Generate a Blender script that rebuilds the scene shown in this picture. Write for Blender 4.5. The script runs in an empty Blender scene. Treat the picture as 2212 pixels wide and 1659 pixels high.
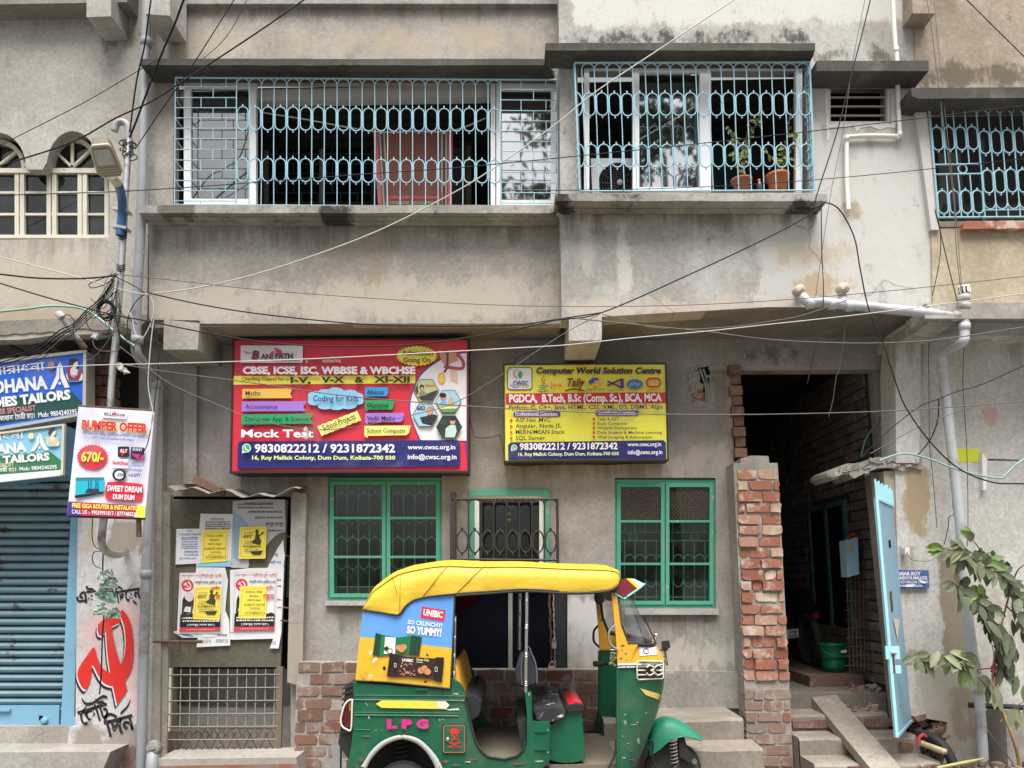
import bpy, math, random
from mathutils import Vector, Matrix
from mathutils.geometry import tessellate_polygon
random.seed(7)
SC = bpy.context.scene
COL = SC.collection
# ---------------------------------------------------------------- camera
CAM_H, PITCH, ROLL, FOCAL, PCY = 1.62, math.radians(6.8), math.radians(-1.0), 1662.0, 1057.0
cam_d = bpy.data.cameras.new("camera")
cam = bpy.data.objects.new("camera", cam_d)
COL.objects.link(cam)
CAMP = Vector((0.0, 0.0, CAM_H))
ROT = Matrix.Rotation(math.pi / 2 + PITCH, 3, 'X') @ Matrix.Rotation(ROLL, 3, 'Z')
cam.matrix_world = Matrix.Translation(CAMP) @ ROT.to_4x4()
cam_d.sensor_width = 36.0
cam_d.lens = FOCAL / 2212.0 * 36.0
cam_d.shift_y = (PCY - 829.5) / 2212.0
cam_d.clip_start, cam_d.clip_end = 0.05, 900.0
SC.camera = cam
# ---------------------------------------------------------------- light
SUN_EL, SUN_AZ = 66.0, 188.0
world = bpy.data.worlds.new("World")
SC.world = world
world.use_nodes = True
wn, wl = world.node_tree.nodes, world.node_tree.links
sky = wn.new('ShaderNodeTexSky')
sky.sky_type = 'NISHITA'
sky.sun_disc = False
sky.sun_elevation = math.radians(SUN_EL)
sky.sun_rotation = math.radians(SUN_AZ)
sky.dust_density = 5.0
hs = wn.new('ShaderNodeHueSaturation')
hs.inputs['Saturation'].default_value = 0.22
bg = wn['Background']
wl.new(sky.outputs[0], hs.inputs['Color'])
wl.new(hs.outputs[0], bg.inputs['Color'])
bg.inputs['Strength'].default_value = 0.085
sun_d = bpy.data.lights.new("sun", 'SUN')
sun_d.energy = 2.9
sun_d.angle = math.radians(42)
sun_d.color = (1.0, 0.97, 0.92)
sun = bpy.data.objects.new("sun", sun_d)
COL.objects.link(sun)
az, el = math.radians(12), math.radians(SUN_EL)
sdir = Vector((math.sin(az) * math.cos(el), -math.cos(az) * math.cos(el), math.sin(el)))  # towards the sun
sun.rotation_euler = sdir.to_track_quat('Z', 'Y').to_euler()
SC.view_settings.view_transform = 'Standard'
SC.view_settings.look = 'None'
SC.view_settings.gamma = 1.0
SC.view_settings.use_curve_mapping = False
SC.view_settings.exposure = 1.08
SC.cycles.max_bounces = 8
SC.cycles.transparent_max_bounces = 12

# ---------------------------------------------------------------- measuring
def W(px, py, Y):
    """point of the vertical plane y=Y seen at photo position (px, py)"""
    d = ROT @ Vector(((px - 1106.0) / FOCAL, -(py - PCY) / FOCAL, -1.0))
    return CAMP + d * (Y / d.y)
def Ws(pts, Y):
    return [W(a, b, Y) for a, b in pts]
def px_m(Y):
    return FOCAL / Y
def lerp(a, b, t):
    return a + (b - a) * t
def bil(TL, TR, BL, BR):
    def f(u, v):
        return (lerp(lerp(TL[0], TR[0], u), lerp(BL[0], BR[0], u), v), lerp(lerp(TL[1], TR[1], u), lerp(BL[1], BR[1], u), v))
    return f
def rect(x0, y0, x1, y1):
    return [(x0, y0), (x1, y0), (x1, y1), (x0, y1)]
def ell(cx, cy, rx, ry, n=20, a0=0.0, a1=math.tau):
    k = n if abs(a1 - a0 - math.tau) < 1e-6 else n + 1
    return [(cx + rx * math.cos(a0 + (a1 - a0) * i / n), cy - ry * math.sin(a0 + (a1 - a0) * i / n)) for i in range(k)]
def smooth(pts, n=6):
    """Catmull-Rom through pts (tuples of any length)"""
    out = []
    P = [pts[0]] + list(pts) + [pts[-1]]
    for i in range(1, len(P) - 2):
        for k in range(n):
            t = k / n
            out.append(tuple(0.5 * (2 * b + (c - a) * t + (2 * a - 5 * b + 4 * c - d) * t * t + (3 * b - a - 3 * c + d) * t ** 3)
                             for a, b, c, d in zip(P[i - 1], P[i], P[i + 1], P[i + 2])))
    out.append(tuple(pts[-1]))
    return out

# ---------------------------------------------------------------- mesh builder
ORG = {}
class MB:
    def __init__(s):
        s.v, s.f, s.m, s.t, s.sm, s.mats = [], [], [], [], [], []
    def slot(s, m):
        if m not in s.mats: s.mats.append(m)
        return s.mats.index(m)
    def face(s, pts, m, tint=0.5, smooth=False):
        i = len(s.v)
        s.v += [tuple(p) for p in pts]
        s.f.append(tuple(range(i, i + len(pts)))); s.m.append(s.slot(m)); s.t.append(tint); s.sm.append(smooth)
    def grid(s, rows, m, tint=0.5, smooth=True, close_u=False, close_v=False):
        i0, nr, nc = len(s.v), len(rows), len(rows[0])
        for r in rows: s.v += [tuple(p) for p in r]
        for r in range(nr - (0 if close_v else 1)):
            for c in range(nc - (0 if close_u else 1)):
                a, b = i0 + r * nc + c, i0 + r * nc + (c + 1) % nc
                d, e = i0 + ((r + 1) % nr) * nc + c, i0 + ((r + 1) % nr) * nc + (c + 1) % nc
                s.f.append((a, b, e, d)); s.m.append(s.slot(m)); s.t.append(tint); s.sm.append(smooth)
    def poly(s, pts, m, tint=0.5, holes=()):
        """flat, possibly concave outline, with holes"""
        loops = [[Vector(p) for p in pts]] + [[Vector(p) for p in h] for h in holes]
        flat = [p for l in loops for p in l]
        i = len(s.v)
        s.v += [tuple(p) for p in flat]
        for tri in tessellate_polygon(loops):
            s.f.append(tuple(i + k for k in tri)); s.m.append(s.slot(m)); s.t.append(tint); s.sm.append(False)
    def prism(s, pts, dep, m, tint=0.5, back=True, holes=(), side=None):
        dep = Vector(dep) if not isinstance(dep, (int, float)) else Vector((0, dep, 0))
        P = [Vector(p) for p in pts]
        if len(P) == 4 and not holes: s.face(P, m, tint)
        else: s.poly(P, m, tint, holes)
        if back:
            if len(P) == 4 and not holes: s.face([p + dep for p in reversed(P)], m, tint)
            else: s.poly([p + dep for p in P], m, tint, [[Vector(q) + dep for q in h] for h in holes])
        for L in [P] + [[Vector(q) for q in h] for h in holes]:
            for k in range(len(L)):
                a, b = L[k], L[(k + 1) % len(L)]
                s.face([a, a + dep, b + dep, b], side or m, tint)
    def px(s, pts, Y, dep, m, tint=0.5, **k):
        s.prism(Ws(pts, Y), dep, m, tint, **k)
    def flat(s, pts, Y, m, tint=0.5):
        s.poly(Ws(pts, Y), m, tint)
    def box(s, x0, x1, y0, y1, z0, z1, m, tint=0.5):
        s.prism([(x0, y0, z1), (x1, y0, z1), (x1, y0, z0), (x0, y0, z0)], y1 - y0, m, tint)
    def obox(s, c, ax, ay, az, m, tint=0.5, jit=0.0):
        """box from centre and three half axes"""
        c, ax, ay, az = Vector(c), Vector(ax), Vector(ay), Vector(az)
        P = {}
        for i in (-1, 1):
            for j in (-1, 1):
                for k in (-1, 1):
                    P[i, j, k] = c + ax * i + ay * j + az * k + Vector([random.uniform(-jit, jit) for _ in range(3)])
        for q in (((-1, -1, -1), (1, -1, -1), (1, -1, 1), (-1, -1, 1)), ((-1, 1, -1), (-1, 1, 1), (1, 1, 1), (1, 1, -1)),
                  ((-1, -1, 1), (1, -1, 1), (1, 1, 1), (-1, 1, 1)), ((-1, -1, -1), (-1, 1, -1), (1, 1, -1), (1, -1, -1)),
                  ((1, -1, -1), (1, 1, -1), (1, 1, 1), (1, -1, 1)), ((-1, -1, -1), (-1, -1, 1), (-1, 1, 1), (-1, 1, -1))):
            s.face([P[a] for a in q], m, tint)
    def tube(s, pts, r, m, n=8, tint=0.5, closed=False, caps=True, smooth=True):
        P = [Vector(p) for p in pts]
        R = r if isinstance(r, (list, tuple)) else [r] * len(P)
        N = len(P)
        rows, up = [], None
        for i in range(N):
            a = P[(i - 1) % N] if closed else P[max(i - 1, 0)]
            b = P[(i + 1) % N] if closed else P[min(i + 1, N - 1)]
            d = b - a
            if d.length < 1e-9: d = Vector((0, 0, 1))
            d.normalize()
            if up is None:
                up = Vector((0, 0, 1)) if abs(d.z) < 0.9 else Vector((0, 1, 0))
            side = d.cross(up)
            if side.length < 1e-6: side = d.cross(Vector((1, 0, 0)))
            side.normalize(); up = side.cross(d).normalized()
            rows.append([P[i] + (side * math.cos(math.tau * k / n + math.pi / n) + up * math.sin(math.tau * k / n + math.pi / n)) * R[i] for k in range(n)])
        s.grid(rows, m, tint, smooth, close_u=True, close_v=closed)
        if caps and not closed:
            s.face(rows[0], m, tint); s.face(list(reversed(rows[-1])), m, tint)
    def rod(s, pts, Y, r, m, n=5, **k):
        s.tube([W(a, b, Y) for a, b in pts], r, m, n, **k)
    def cyl(s, c, axis, r, m, n=20, r2=None, tint=0.5, caps=True):
        c, axis = Vector(c), Vector(axis)
        s.tube([c, c + axis], [r, r if r2 is None else r2], m, n, tint, caps=caps)
    def lathe(s, c, axis, prof, m, n=24, tint=0.5):
        """prof: (distance along axis, radius)"""
        c, axis = Vector(c), Vector(axis).normalized()
        s.tube([c + axis * a for a, r in prof], [max(r, 1e-4) for a, r in prof], m, n, tint, caps=False)
    def build(s, name, parent=None, label=None, cat=None, group=None, kind=None, smooth_angle=None):
        if parent is None:
            xs, ys, zs = zip(*s.v)
            o = Vector(((min(xs) + max(xs)) / 2, (min(ys) + max(ys)) / 2, min(zs)))
        else:
            o = ORG[parent.name]
        me = bpy.data.meshes.new(name)
        me.from_pydata([(x - o[0], y - o[1], z - o[2]) for x, y, z in s.v], [], s.f)
        for mm in s.mats: me.materials.append(mm)
        me.polygons.foreach_set('material_index', s.m)
        me.polygons.foreach_set('use_smooth', s.sm)
        at = me.attributes.new('tint', 'FLOAT', 'FACE')
        at.data.foreach_set('value', s.t)
        me.update()
        ob = bpy.data.objects.new(name, me)
        COL.objects.link(ob)
        if parent is None:
            ob.location = o; ORG[ob.name] = o
        else:
            ob.parent = parent; ORG[ob.name] = ORG[parent.name]
        tag(ob, label, cat, group, kind)
        return ob
def tag(o, label=None, cat=None, group=None, kind=None):
    if label: o['label'] = label
    if cat: o['category'] = cat
    if group: o['group'] = group
    if kind: o['kind'] = kind
def thing(name, label, cat, loc=(0, 0, 0), group=None):
    o = bpy.data.objects.new(name, None)
    o.empty_display_size = 0.2
    COL.objects.link(o)
    o.location = loc
    ORG[o.name] = Vector(loc)
    tag(o, label, cat, group)
    return o

# ---------------------------------------------------------------- lettering
_cap = {}
def glyphs(s, bold):
    c = bpy.data.curves.new('lettering', 'FONT')
    c.body = s; c.resolution_u = 2; c.offset = bold
    o = bpy.data.objects.new('lettering', c)
    m = o.to_mesh()
    vs = [(v.co.x, v.co.y) for v in m.vertices]
    fs = [tuple(p.vertices) for p in m.polygons]
    o.to_mesh_clear()
    bpy.data.objects.remove(o); bpy.data.curves.remove(c)
    return vs, fs
CAPH = max(y for x, y in glyphs('H', 0)[0])
def text(mb, s, x, y, w, h, Y, m, ang=0.0, bold=0.02, shear=0.0, plane=None):
    """letters with left end of the baseline at photo position (x, y), w wide, capitals h high"""
    vs, fs = glyphs(s, bold)
    if not vs: return
    x0, x1 = min(v[0] for v in vs), max(v[0] for v in vs)
    ca, sa = math.cos(ang), math.sin(ang)
    i = len(mb.v)
    k = mb.slot(m)
    for a, b in vs:
        u, v = (a - x0) / (x1 - x0) * w, b / CAPH * h
        u += shear * v
        p, q = x + u * ca - v * sa, y - u * sa - v * ca
        mb.v.append(tuple(W(p, q, Y) if plane is None else plane(p, q)))
    for f in fs:
        mb.f.append(tuple(i + q for q in f)); mb.m.append(k); mb.t.append(0.5); mb.sm.append(False)

# ---------------------------------------------------------------- materials
def lin(hexs):
    out = []
    for i in (0, 2, 4):
        c = int(hexs[i:i + 2], 16) / 255
        out.append(c / 12.92 if c <= 0.04045 else ((c + 0.055) / 1.055) ** 2.4)
    return tuple(out)
class NT:
    def __init__(s, name):
        s.mat = bpy.data.materials.new(name); s.mat.use_nodes = True
        s.n, s.l = s.mat.node_tree.nodes, s.mat.node_tree.links
        s.bsdf = s.n['Principled BSDF']
        s.pos = s.n.new('ShaderNodeNewGeometry').outputs['Position']
        s._sep = None
    def link(s, a, b): s.l.new(a, b)
    def val(s, node, key, v):
        if hasattr(v, 'is_linked') or hasattr(v, 'links'): s.l.new(v, node.inputs[key])
        else: node.inputs[key].default_value = v
    def noise(s, scale, detail=4, rough=0.6, stretch=(1, 1, 1), off=(0, 0, 0)):
        mp = s.n.new('ShaderNodeMapping'); mp.inputs['Scale'].default_value = stretch; mp.inputs['Location'].default_value = off
        s.link(s.pos, mp.inputs[0])
        t = s.n.new('ShaderNodeTexNoise'); t.inputs['Scale'].default_value = scale; t.inputs['Detail'].default_value = detail; t.inputs['Roughness'].default_value = rough
        s.link(mp.outputs[0], t.inputs['Vector'])
        return t.outputs['Fac']
    def math(s, op, a, b=0.0, clamp=False):
        q = s.n.new('ShaderNodeMath'); q.operation = op; q.use_clamp = clamp
        s.val(q, 0, a); s.val(q, 1, b)
        return q.outputs[0]
    def ss(s, v, a, b, lo=0.0, hi=1.0):
        q = s.n.new('ShaderNodeMapRange'); q.interpolation_type = 'SMOOTHSTEP'
        s.val(q, 0, v); q.inputs[1].default_value = a; q.inputs[2].default_value = b; q.inputs[3].default_value = lo; q.inputs[4].default_value = hi
        if a > b:
            q.inputs[1].default_value = b; q.inputs[2].default_value = a; q.inputs[3].default_value = hi; q.inputs[4].default_value = lo
        return q.outputs[0]
    def mix(s, f, a, b, mode='MIX'):
        q = s.n.new('ShaderNodeMix'); q.data_type = 'RGBA'; q.blend_type = mode
        s.val(q, 0, f)
        for k, c in ((6, a), (7, b)):
            if isinstance(c, (tuple, list)): q.inputs[k].default_value = (*c[:3], 1)
            else: s.link(c, q.inputs[k])
        return q.outputs[2]
    def xyz(s):
        if s._sep is None:
            q = s.n.new('ShaderNodeSeparateXYZ'); s.link(s.pos, q.inputs[0]); s._sep = q.outputs
        return s._sep
    def attr(s, name='tint'):
        q = s.n.new('ShaderNodeAttribute'); q.attribute_name = name
        return q.outputs['Fac']
    def bump(s, h, strength=0.3, dist=0.01):
        q = s.n.new('ShaderNodeBump'); q.inputs['Strength'].default_value = strength; q.inputs['Distance'].default_value = dist
        s.link(h, q.inputs['Height']); s.link(q.outputs[0], s.bsdf.inputs['Normal'])
    def color(s, c):
        if isinstance(c, (tuple, list)): s.bsdf.inputs['Base Color'].default_value = (*c[:3], 1)
        else: s.link(c, s.bsdf.inputs['Base Color'])
    def rough(s, v): s.val(s.bsdf, 'Roughness', v)

def plain(name, c, rough=0.6, metal=0.0, var=0.12, scale=9.0, dirt=None, dirt_amt=0.0, bump=0.0, spec=0.5, dscale=3.5):
    """painted or plain surface with slight unevenness and optional dirt patches"""
    t = NT(name)
    if isinstance(c, str): c = lin(c)
    n = t.noise(scale, 5)
    col = t.mix(n, tuple(k * (1 - var) for k in c), tuple(min(k * (1 + var), 0.95) for k in c))
    if dirt:
        d = t.ss(t.noise(dscale, 8, 0.7, off=(3, 1, 7)), 0.62 - dirt_amt * 0.35, 0.78 - dirt_amt * 0.2)
        col = t.mix(d, col, lin(dirt) if isinstance(dirt, str) else dirt)
    t.color(col)
    t.bsdf.inputs['Roughness'].default_value = rough
    t.bsdf.inputs['Metallic'].default_value = metal
    t.bsdf.inputs['Specular IOR Level'].default_value = spec
    if bump: t.bump(t.noise(scale * 3, 6), bump, 0.01)
    return t.mat
def ink(name, hexs, rough=0.45, k=0.92):
    """printed or painted flat colour"""
    return plain(name, tuple(c * k for c in lin(hexs)), rough, var=0.10, scale=2.2, dirt=tuple(lerp(c * k, 0.25, 0.28) for c in lin(hexs)), dirt_amt=0.35, dscale=2.4, bump=0.06)
def grey(c, k=0.3):
    g = 0.3 * c[0] + 0.59 * c[1] + 0.11 * c[2]
    return tuple(lerp(v, g, k) for v in c)
def plaster(name, base, dark, light, stains=(), drips=(), bump=0.35, streak=0.35, spots=0.5, gap=(0.42, 0.68), big=0.9, crack=0.0):
    """weathered cement plaster; stains: (x0, x1, z0, z1, softness, colour, amount)"""
    t = NT(name)
    base, dark, light = [grey(lin(c)) for c in (base, dark, light)]
    dark = tuple(lerp(a_, b_, 0.35) for a_, b_ in zip(dark, base))
    a = t.noise(big, 8, 0.62)
    col = t.mix(t.ss(a, 0.36, 0.62), dark, base)
    col = t.mix(t.math('MULTIPLY', t.ss(t.noise(1.9, 9, 0.7, off=(5, 2, 1)), *gap), 0.75), col, light)
    st = t.ss(t.noise(1.0, 6, 0.6, stretch=(7, 7, 0.55)), 0.5, 0.72)
    col = t.mix(t.math('MULTIPLY', st, streak), col, dark)
    sp = t.ss(t.noise(17, 5, 0.65, off=(1, 9, 4)), 0.6, 0.72)
    col = t.mix(t.math('MULTIPLY', sp, spots * 0.45), col, tuple(k * 0.45 for k in dark))
    grit = t.noise(95, 3, 0.6)
    col = t.mix(1.0, col, t.mix(grit, (0.62, 0.62, 0.62), (1.34, 1.34, 1.34)), 'MULTIPLY')
    mid = t.ss(t.noise(24, 6, 0.7, off=(4, 4, 2)), 0.34, 0.66)
    col = t.mix(1.0, col, t.mix(mid, (0.88, 0.88, 0.88), (1.08, 1.08, 1.08)), 'MULTIPLY')
    X, Y_, Z = t.xyz()
    for i, (x0, x1, z0, z1, sf, sc, amt) in enumerate(stains):
        sf = sf * 1.7
        m = t.math('MULTIPLY', t.math('MULTIPLY', t.ss(X, x0 - sf, x0 + sf), t.ss(X, x1 + sf, x1 - sf)),
                   t.math('MULTIPLY', t.ss(Z, z0 - sf, z0 + sf), t.ss(Z, z1 + sf, z1 - sf)))
        n = t.noise(4.5, 9, 0.72, stretch=(1.3, 1, 0.8), off=(i * 3.1, 1, i))
        m = t.ss(t.math('ADD', m, t.math('MULTIPLY', t.math('SUBTRACT', n, 0.5), 3.2)), 0.35, 0.85)
        col = t.mix(t.math('MULTIPLY', m, amt), col, lin(sc) if isinstance(sc, str) else sc)
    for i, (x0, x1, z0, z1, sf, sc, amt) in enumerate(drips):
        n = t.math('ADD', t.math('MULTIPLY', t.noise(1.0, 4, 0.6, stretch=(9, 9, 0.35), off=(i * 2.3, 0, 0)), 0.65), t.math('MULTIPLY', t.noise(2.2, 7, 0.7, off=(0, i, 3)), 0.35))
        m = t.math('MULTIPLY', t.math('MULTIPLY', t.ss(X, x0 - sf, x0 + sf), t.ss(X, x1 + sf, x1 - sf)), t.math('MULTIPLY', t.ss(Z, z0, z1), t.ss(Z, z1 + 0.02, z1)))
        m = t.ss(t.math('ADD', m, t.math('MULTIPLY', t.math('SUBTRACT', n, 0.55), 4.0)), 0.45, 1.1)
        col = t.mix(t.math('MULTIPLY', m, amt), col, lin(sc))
    cr = t.n.new('ShaderNodeTexVoronoi'); cr.feature = 'DISTANCE_TO_EDGE'; cr.inputs['Scale'].default_value = 0.55
    wob = t.n.new('ShaderNodeTexNoise'); wob.inputs['Scale'].default_value = 1.1; wob.inputs['Detail'].default_value = 9
    va = t.n.new('ShaderNodeVectorMath'); va.operation = 'ADD'; t.link(t.pos, va.inputs[0]); wsc = t.n.new('ShaderNodeVectorMath'); wsc.operation = 'SCALE'; wsc.inputs['Scale'].default_value = 0.7; t.link(wob.outputs['Color'], wsc.inputs[0]); t.link(wsc.outputs[0], va.inputs[1]); t.link(t.pos, wob.inputs['Vector']); t.link(va.outputs[0], cr.inputs['Vector'])
    ck = t.math('MULTIPLY', t.ss(cr.outputs['Distance'], 0.0045, 0.001), t.ss(t.noise(0.9, 3, 0.5, off=(9, 9, 9)), 0.54, 0.62))
    col = t.mix(t.math('MULTIPLY', ck, crack), col, tuple(k * 0.35 for k in dark))
    t.color(col)
    t.bsdf.inputs['Roughness'].default_value = 0.92
    t.bsdf.inputs['Specular IOR Level'].default_value = 0.25
    h = t.math('ADD', t.math('MULTIPLY', t.noise(60, 5, 0.7), 0.5), t.math('MULTIPLY', t.noise(9, 6, 0.7), 0.9))
    t.bump(h, bump, 0.012)
    return t.mat
def sbox(x0, y0, x1, y1, Y, sf, sc, amt):
    a, b = W(x0, y1, Y), W(x1, y0, Y)
    return (a.x, b.x, a.z, b.z, sf, sc, amt)
def brickmat(name, cols, dirt, amt=0.4):
    """bricks, each with its own tint, with lime and cement smears"""
    t = NT(name)
    r = t.n.new('ShaderNodeValToRGB')
    t.link(t.attr(), r.inputs[0])
    e = r.color_ramp.elements
    cs = [lin(c) for c in cols]
    e[0].color = (*cs[0], 1); e[1].color = (*cs[-1], 1)
    for i, c in enumerate(cs[1:-1]):
        q = e.new((i + 1) / (len(cs) - 1)); q.color = (*c, 1)
    col = t.mix(t.noise(30, 5, 0.7), t.mix(0.5, r.outputs[0], (0.05, 0.03, 0.025)), r.outputs[0])
    col = t.mix(t.math('MULTIPLY', t.ss(t.noise(6.5, 7, 0.7), 0.5, 0.66), amt), col, lin(dirt))
    t.color(col); t.bsdf.inputs['Roughness'].default_value = 0.95; t.bsdf.inputs['Specular IOR Level'].default_value = 0.2
    t.bump(t.noise(55, 6, 0.7), 0.5, 0.008)
    return t.mat
def glassmat(name, tint=(0.25, 0.27, 0.27), refl=0.1, dust=0.08, rough=0.03, dustc=(0.3, 0.29, 0.26)):
    t = NT(name)
    t.n.remove(t.bsdf)
    tr = t.n.new('ShaderNodeBsdfTransparent'); tr.inputs[0].default_value = (*tint, 1)
    gl = t.n.new('ShaderNodeBsdfGlossy'); gl.inputs['Roughness'].default_value = rough
    df = t.n.new('ShaderNodeBsdfDiffuse'); df.inputs[0].default_value = (*dustc, 1)
    m1, m2 = t.n.new('ShaderNodeMixShader'), t.n.new('ShaderNodeMixShader')
    dm = t.math('MULTIPLY', t.ss(t.noise(4, 8, 0.75), 0.35, 0.75), dust * 2)
    t.link(dm, m1.inputs[0]); t.link(tr.outputs[0], m1.inputs[1]); t.link(df.outputs[0], m1.inputs[2])
    m2.inputs[0].default_value = refl
    t.link(m1.outputs[0], m2.inputs[1]); t.link(gl.outputs[0], m2.inputs[2])
    t.link(m2.outputs[0], t.n['Material Output'].inputs[0])
    return t.mat
def paint_worn(name, base, chip, amt=0.3, rough=0.45, scale=6.0, dark=None, metal=0.0):
    t = NT(name)
    base, chip = [lin(c) if isinstance(c, str) else c for c in (base, chip)]
    col = t.mix(t.noise(2.5, 6), tuple(k * 0.85 for k in base), tuple(min(1, k * 1.12) for k in base))
    if dark:
        col = t.mix(t.math('MULTIPLY', t.ss(t.noise(3.0, 7, 0.7, off=(2, 4, 8)), 0.5, 0.75), 0.6), col, lin(dark))
    du = t.ss(t.noise(1.7, 8, 0.72, off=(4, 7, 2)), 0.46, 0.7)
    col = t.mix(t.math('MULTIPLY', du, 0.22), col, (0.24, 0.21, 0.17))
    ch = t.ss(t.noise(scale, 9, 0.72, off=(8, 3, 1)), 0.72 - amt * 0.25, 0.75 - amt * 0.25)
    col = t.mix(ch, col, chip)
    t.color(col); t.rough(t.math('ADD', rough, t.math('MULTIPLY', t.noise(11, 5), 0.2)))
    t.bsdf.inputs['Metallic'].default_value = metal
    return t.mat

# shared materials
m_black = plain('black_plastic', (0.018, 0.018, 0.02), 0.5)
m_cable = plain('black_cable_sheath', (0.012, 0.012, 0.015), 0.6, spec=0.25)
m_cable_grey = plain('grey_cable_sheath', (0.1, 0.095, 0.09), 0.55)
m_cable_pale = plain('pale_cable_sheath', (0.5, 0.5, 0.46), 0.5)
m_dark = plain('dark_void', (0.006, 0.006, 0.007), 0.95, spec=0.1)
m_white = plain('white_paint', (0.72, 0.72, 0.7), 0.5)
m_paper = plain('white_paper', (0.72, 0.72, 0.74), 0.75, var=0.08)
m_yellow_paper = plain('yellow_paper', lin('f0dc50'), 0.75, var=0.06)
m_inkblack = ink('black_ink', '1a1a18')
m_inkgrey = ink('faded_grey_ink', '6c6c70')
m_inkred = ink('red_ink', 'dc3c46')
m_inkpink = ink('faded_pink_ink', 'e89a98')
m_inkblue = ink('faded_blue_ink', '6c7cc0')
m_chrome = plain('chrome', (0.7, 0.7, 0.7), 0.16, metal=1.0, var=0.05)
m_galv = plain('galvanised_steel', (0.5, 0.5, 0.5), 0.38, metal=0.75, var=0.2, dirt='5a5750', dirt_amt=0.3)
m_rust = plain('rusty_iron', lin('5f4a3c'), 0.9, var=0.4, scale=25, dirt='3a2a22', dirt_amt=0.5)
m_iron = plain('black_painted_iron', (0.022, 0.022, 0.024), 0.5, dirt='4a3a30', dirt_amt=0.2)
m_pvc_grey = plain('grey_pvc_pipe', lin('8f9296'), 0.5, var=0.1, dirt='6b6660', dirt_amt=0.25)
m_pvc_pale = plain('pale_pvc_pipe', lin('b9bcc0'), 0.5, var=0.1, dirt='8d8376', dirt_amt=0.35)
m_pvc_white = plain('white_pvc_pipe', lin('e4e0d8'), 0.45, var=0.06, dirt='b3a894', dirt_amt=0.15)
# ================================================================ ground
YW, YL, YR = 7.0, 6.45, 6.22
m_road = plaster('worn_asphalt', '6a6762', '56534f', '8a857c', bump=0.3, streak=0)
g = MB(); g.face([(-400, -400, 0), (400, -400, 0), (400, 400, 0), (-400, 400, 0)], m_road)
g.build('road', kind='structure')

# ================================================================ concrete house (middle)
m_left = plaster('cement_plaster', '9f988d', '8a8378', 'b3ada3', crack=0.45, stains=[
    sbox(300, 600, 1215, 700, YL, 0.12, 'b3ab9e', 0.8), sbox(700, 560, 1000, 610, YL, 0.3, 'a08c6a', 0.5),
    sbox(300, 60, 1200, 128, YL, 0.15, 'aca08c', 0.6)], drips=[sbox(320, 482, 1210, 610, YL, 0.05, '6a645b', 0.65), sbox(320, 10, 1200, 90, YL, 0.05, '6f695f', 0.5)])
m_right = plaster('pale_cement_plaster', 'aba69d', '96918a', 'c2bfb8', crack=0.4, stains=[
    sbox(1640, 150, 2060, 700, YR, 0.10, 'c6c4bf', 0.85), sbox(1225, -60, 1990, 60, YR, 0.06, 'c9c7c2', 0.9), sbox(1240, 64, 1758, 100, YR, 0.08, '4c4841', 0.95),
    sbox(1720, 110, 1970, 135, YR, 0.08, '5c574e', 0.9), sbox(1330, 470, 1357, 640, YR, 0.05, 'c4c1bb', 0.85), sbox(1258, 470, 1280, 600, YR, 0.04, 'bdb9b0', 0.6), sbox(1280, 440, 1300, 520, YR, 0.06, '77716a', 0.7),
    sbox(1700, 600, 1850, 650, YR, 0.12, 'b09a76', 0.8), sbox(1660, 520, 1860, 575, YR, 0.10, 'b3a283', 0.6), sbox(1225, 640, 1720, 690, YR, 0.06, 'bdb2a4', 0.8),
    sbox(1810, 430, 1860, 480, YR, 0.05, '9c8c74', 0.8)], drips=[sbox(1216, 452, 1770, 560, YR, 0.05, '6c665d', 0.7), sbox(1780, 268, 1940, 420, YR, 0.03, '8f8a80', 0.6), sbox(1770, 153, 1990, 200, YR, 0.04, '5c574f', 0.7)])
m_lower = plaster('ground_floor_plaster', '99928a', '81796f', 'aaa39a', crack=0.45, stains=[
    sbox(1225, 1285, 1300, 1440, YW, 0.06, 'c9c7c4', 0.9), sbox(1225, 1390, 1600, 1460, YW, 0.10, 'b3ada2', 0.8), sbox(1030, 840, 1090, 1000, YW, 0.2, '877d72', 0.6),
    sbox(1310, 960, 1600, 1030, YW, 0.10, 'a9a196', 0.7), sbox(1590, 740, 1720, 800, YW, 0.2, '4e4a45', 0.7), sbox(340, 1000, 420, 1640, YW, 0.1, '857a6d', 0.6),
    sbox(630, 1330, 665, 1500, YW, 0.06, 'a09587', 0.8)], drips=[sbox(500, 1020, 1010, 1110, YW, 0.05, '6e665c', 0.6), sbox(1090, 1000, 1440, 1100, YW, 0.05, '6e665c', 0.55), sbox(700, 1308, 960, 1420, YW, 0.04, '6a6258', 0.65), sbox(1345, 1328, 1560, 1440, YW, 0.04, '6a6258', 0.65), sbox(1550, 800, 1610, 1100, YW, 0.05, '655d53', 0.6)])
m_soffit = plaster('soffit_plaster', '8a8174', '6e665b', '9a9184', stains=[], streak=0)
m_canopy = plaster('mouldy_concrete', '5c5952', '383632', '7d786d', streak=0.6, spots=0.9, gap=(0.5, 0.75))
m_sill = plaster('dirty_sill_concrete', '9b968e', '7c766e', 'bdb8b0', streak=0.5, spots=0.7, stains=[
    sbox(690, 440, 760, 485, 6.27, 0.05, '2c2926', 0.9), sbox(560, 440, 680, 462, 6.27, 0.06, '6a645c', 0.8), sbox(1200, 415, 1240, 460, 6.05, 0.06, '2e2b28', 0.95), sbox(1290, 415, 1400, 440, 6.05, 0.05, '3b3733', 0.9),
    sbox(1700, 440, 1790, 470, 6.1, 0.05, '2c2a27', 0.9), sbox(345, 440, 420, 470, 6.27, 0.03, '5b554e', 0.8)])
m_alu = plain('white_aluminium', (0.86, 0.87, 0.89), 0.35, var=0.06)
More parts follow.
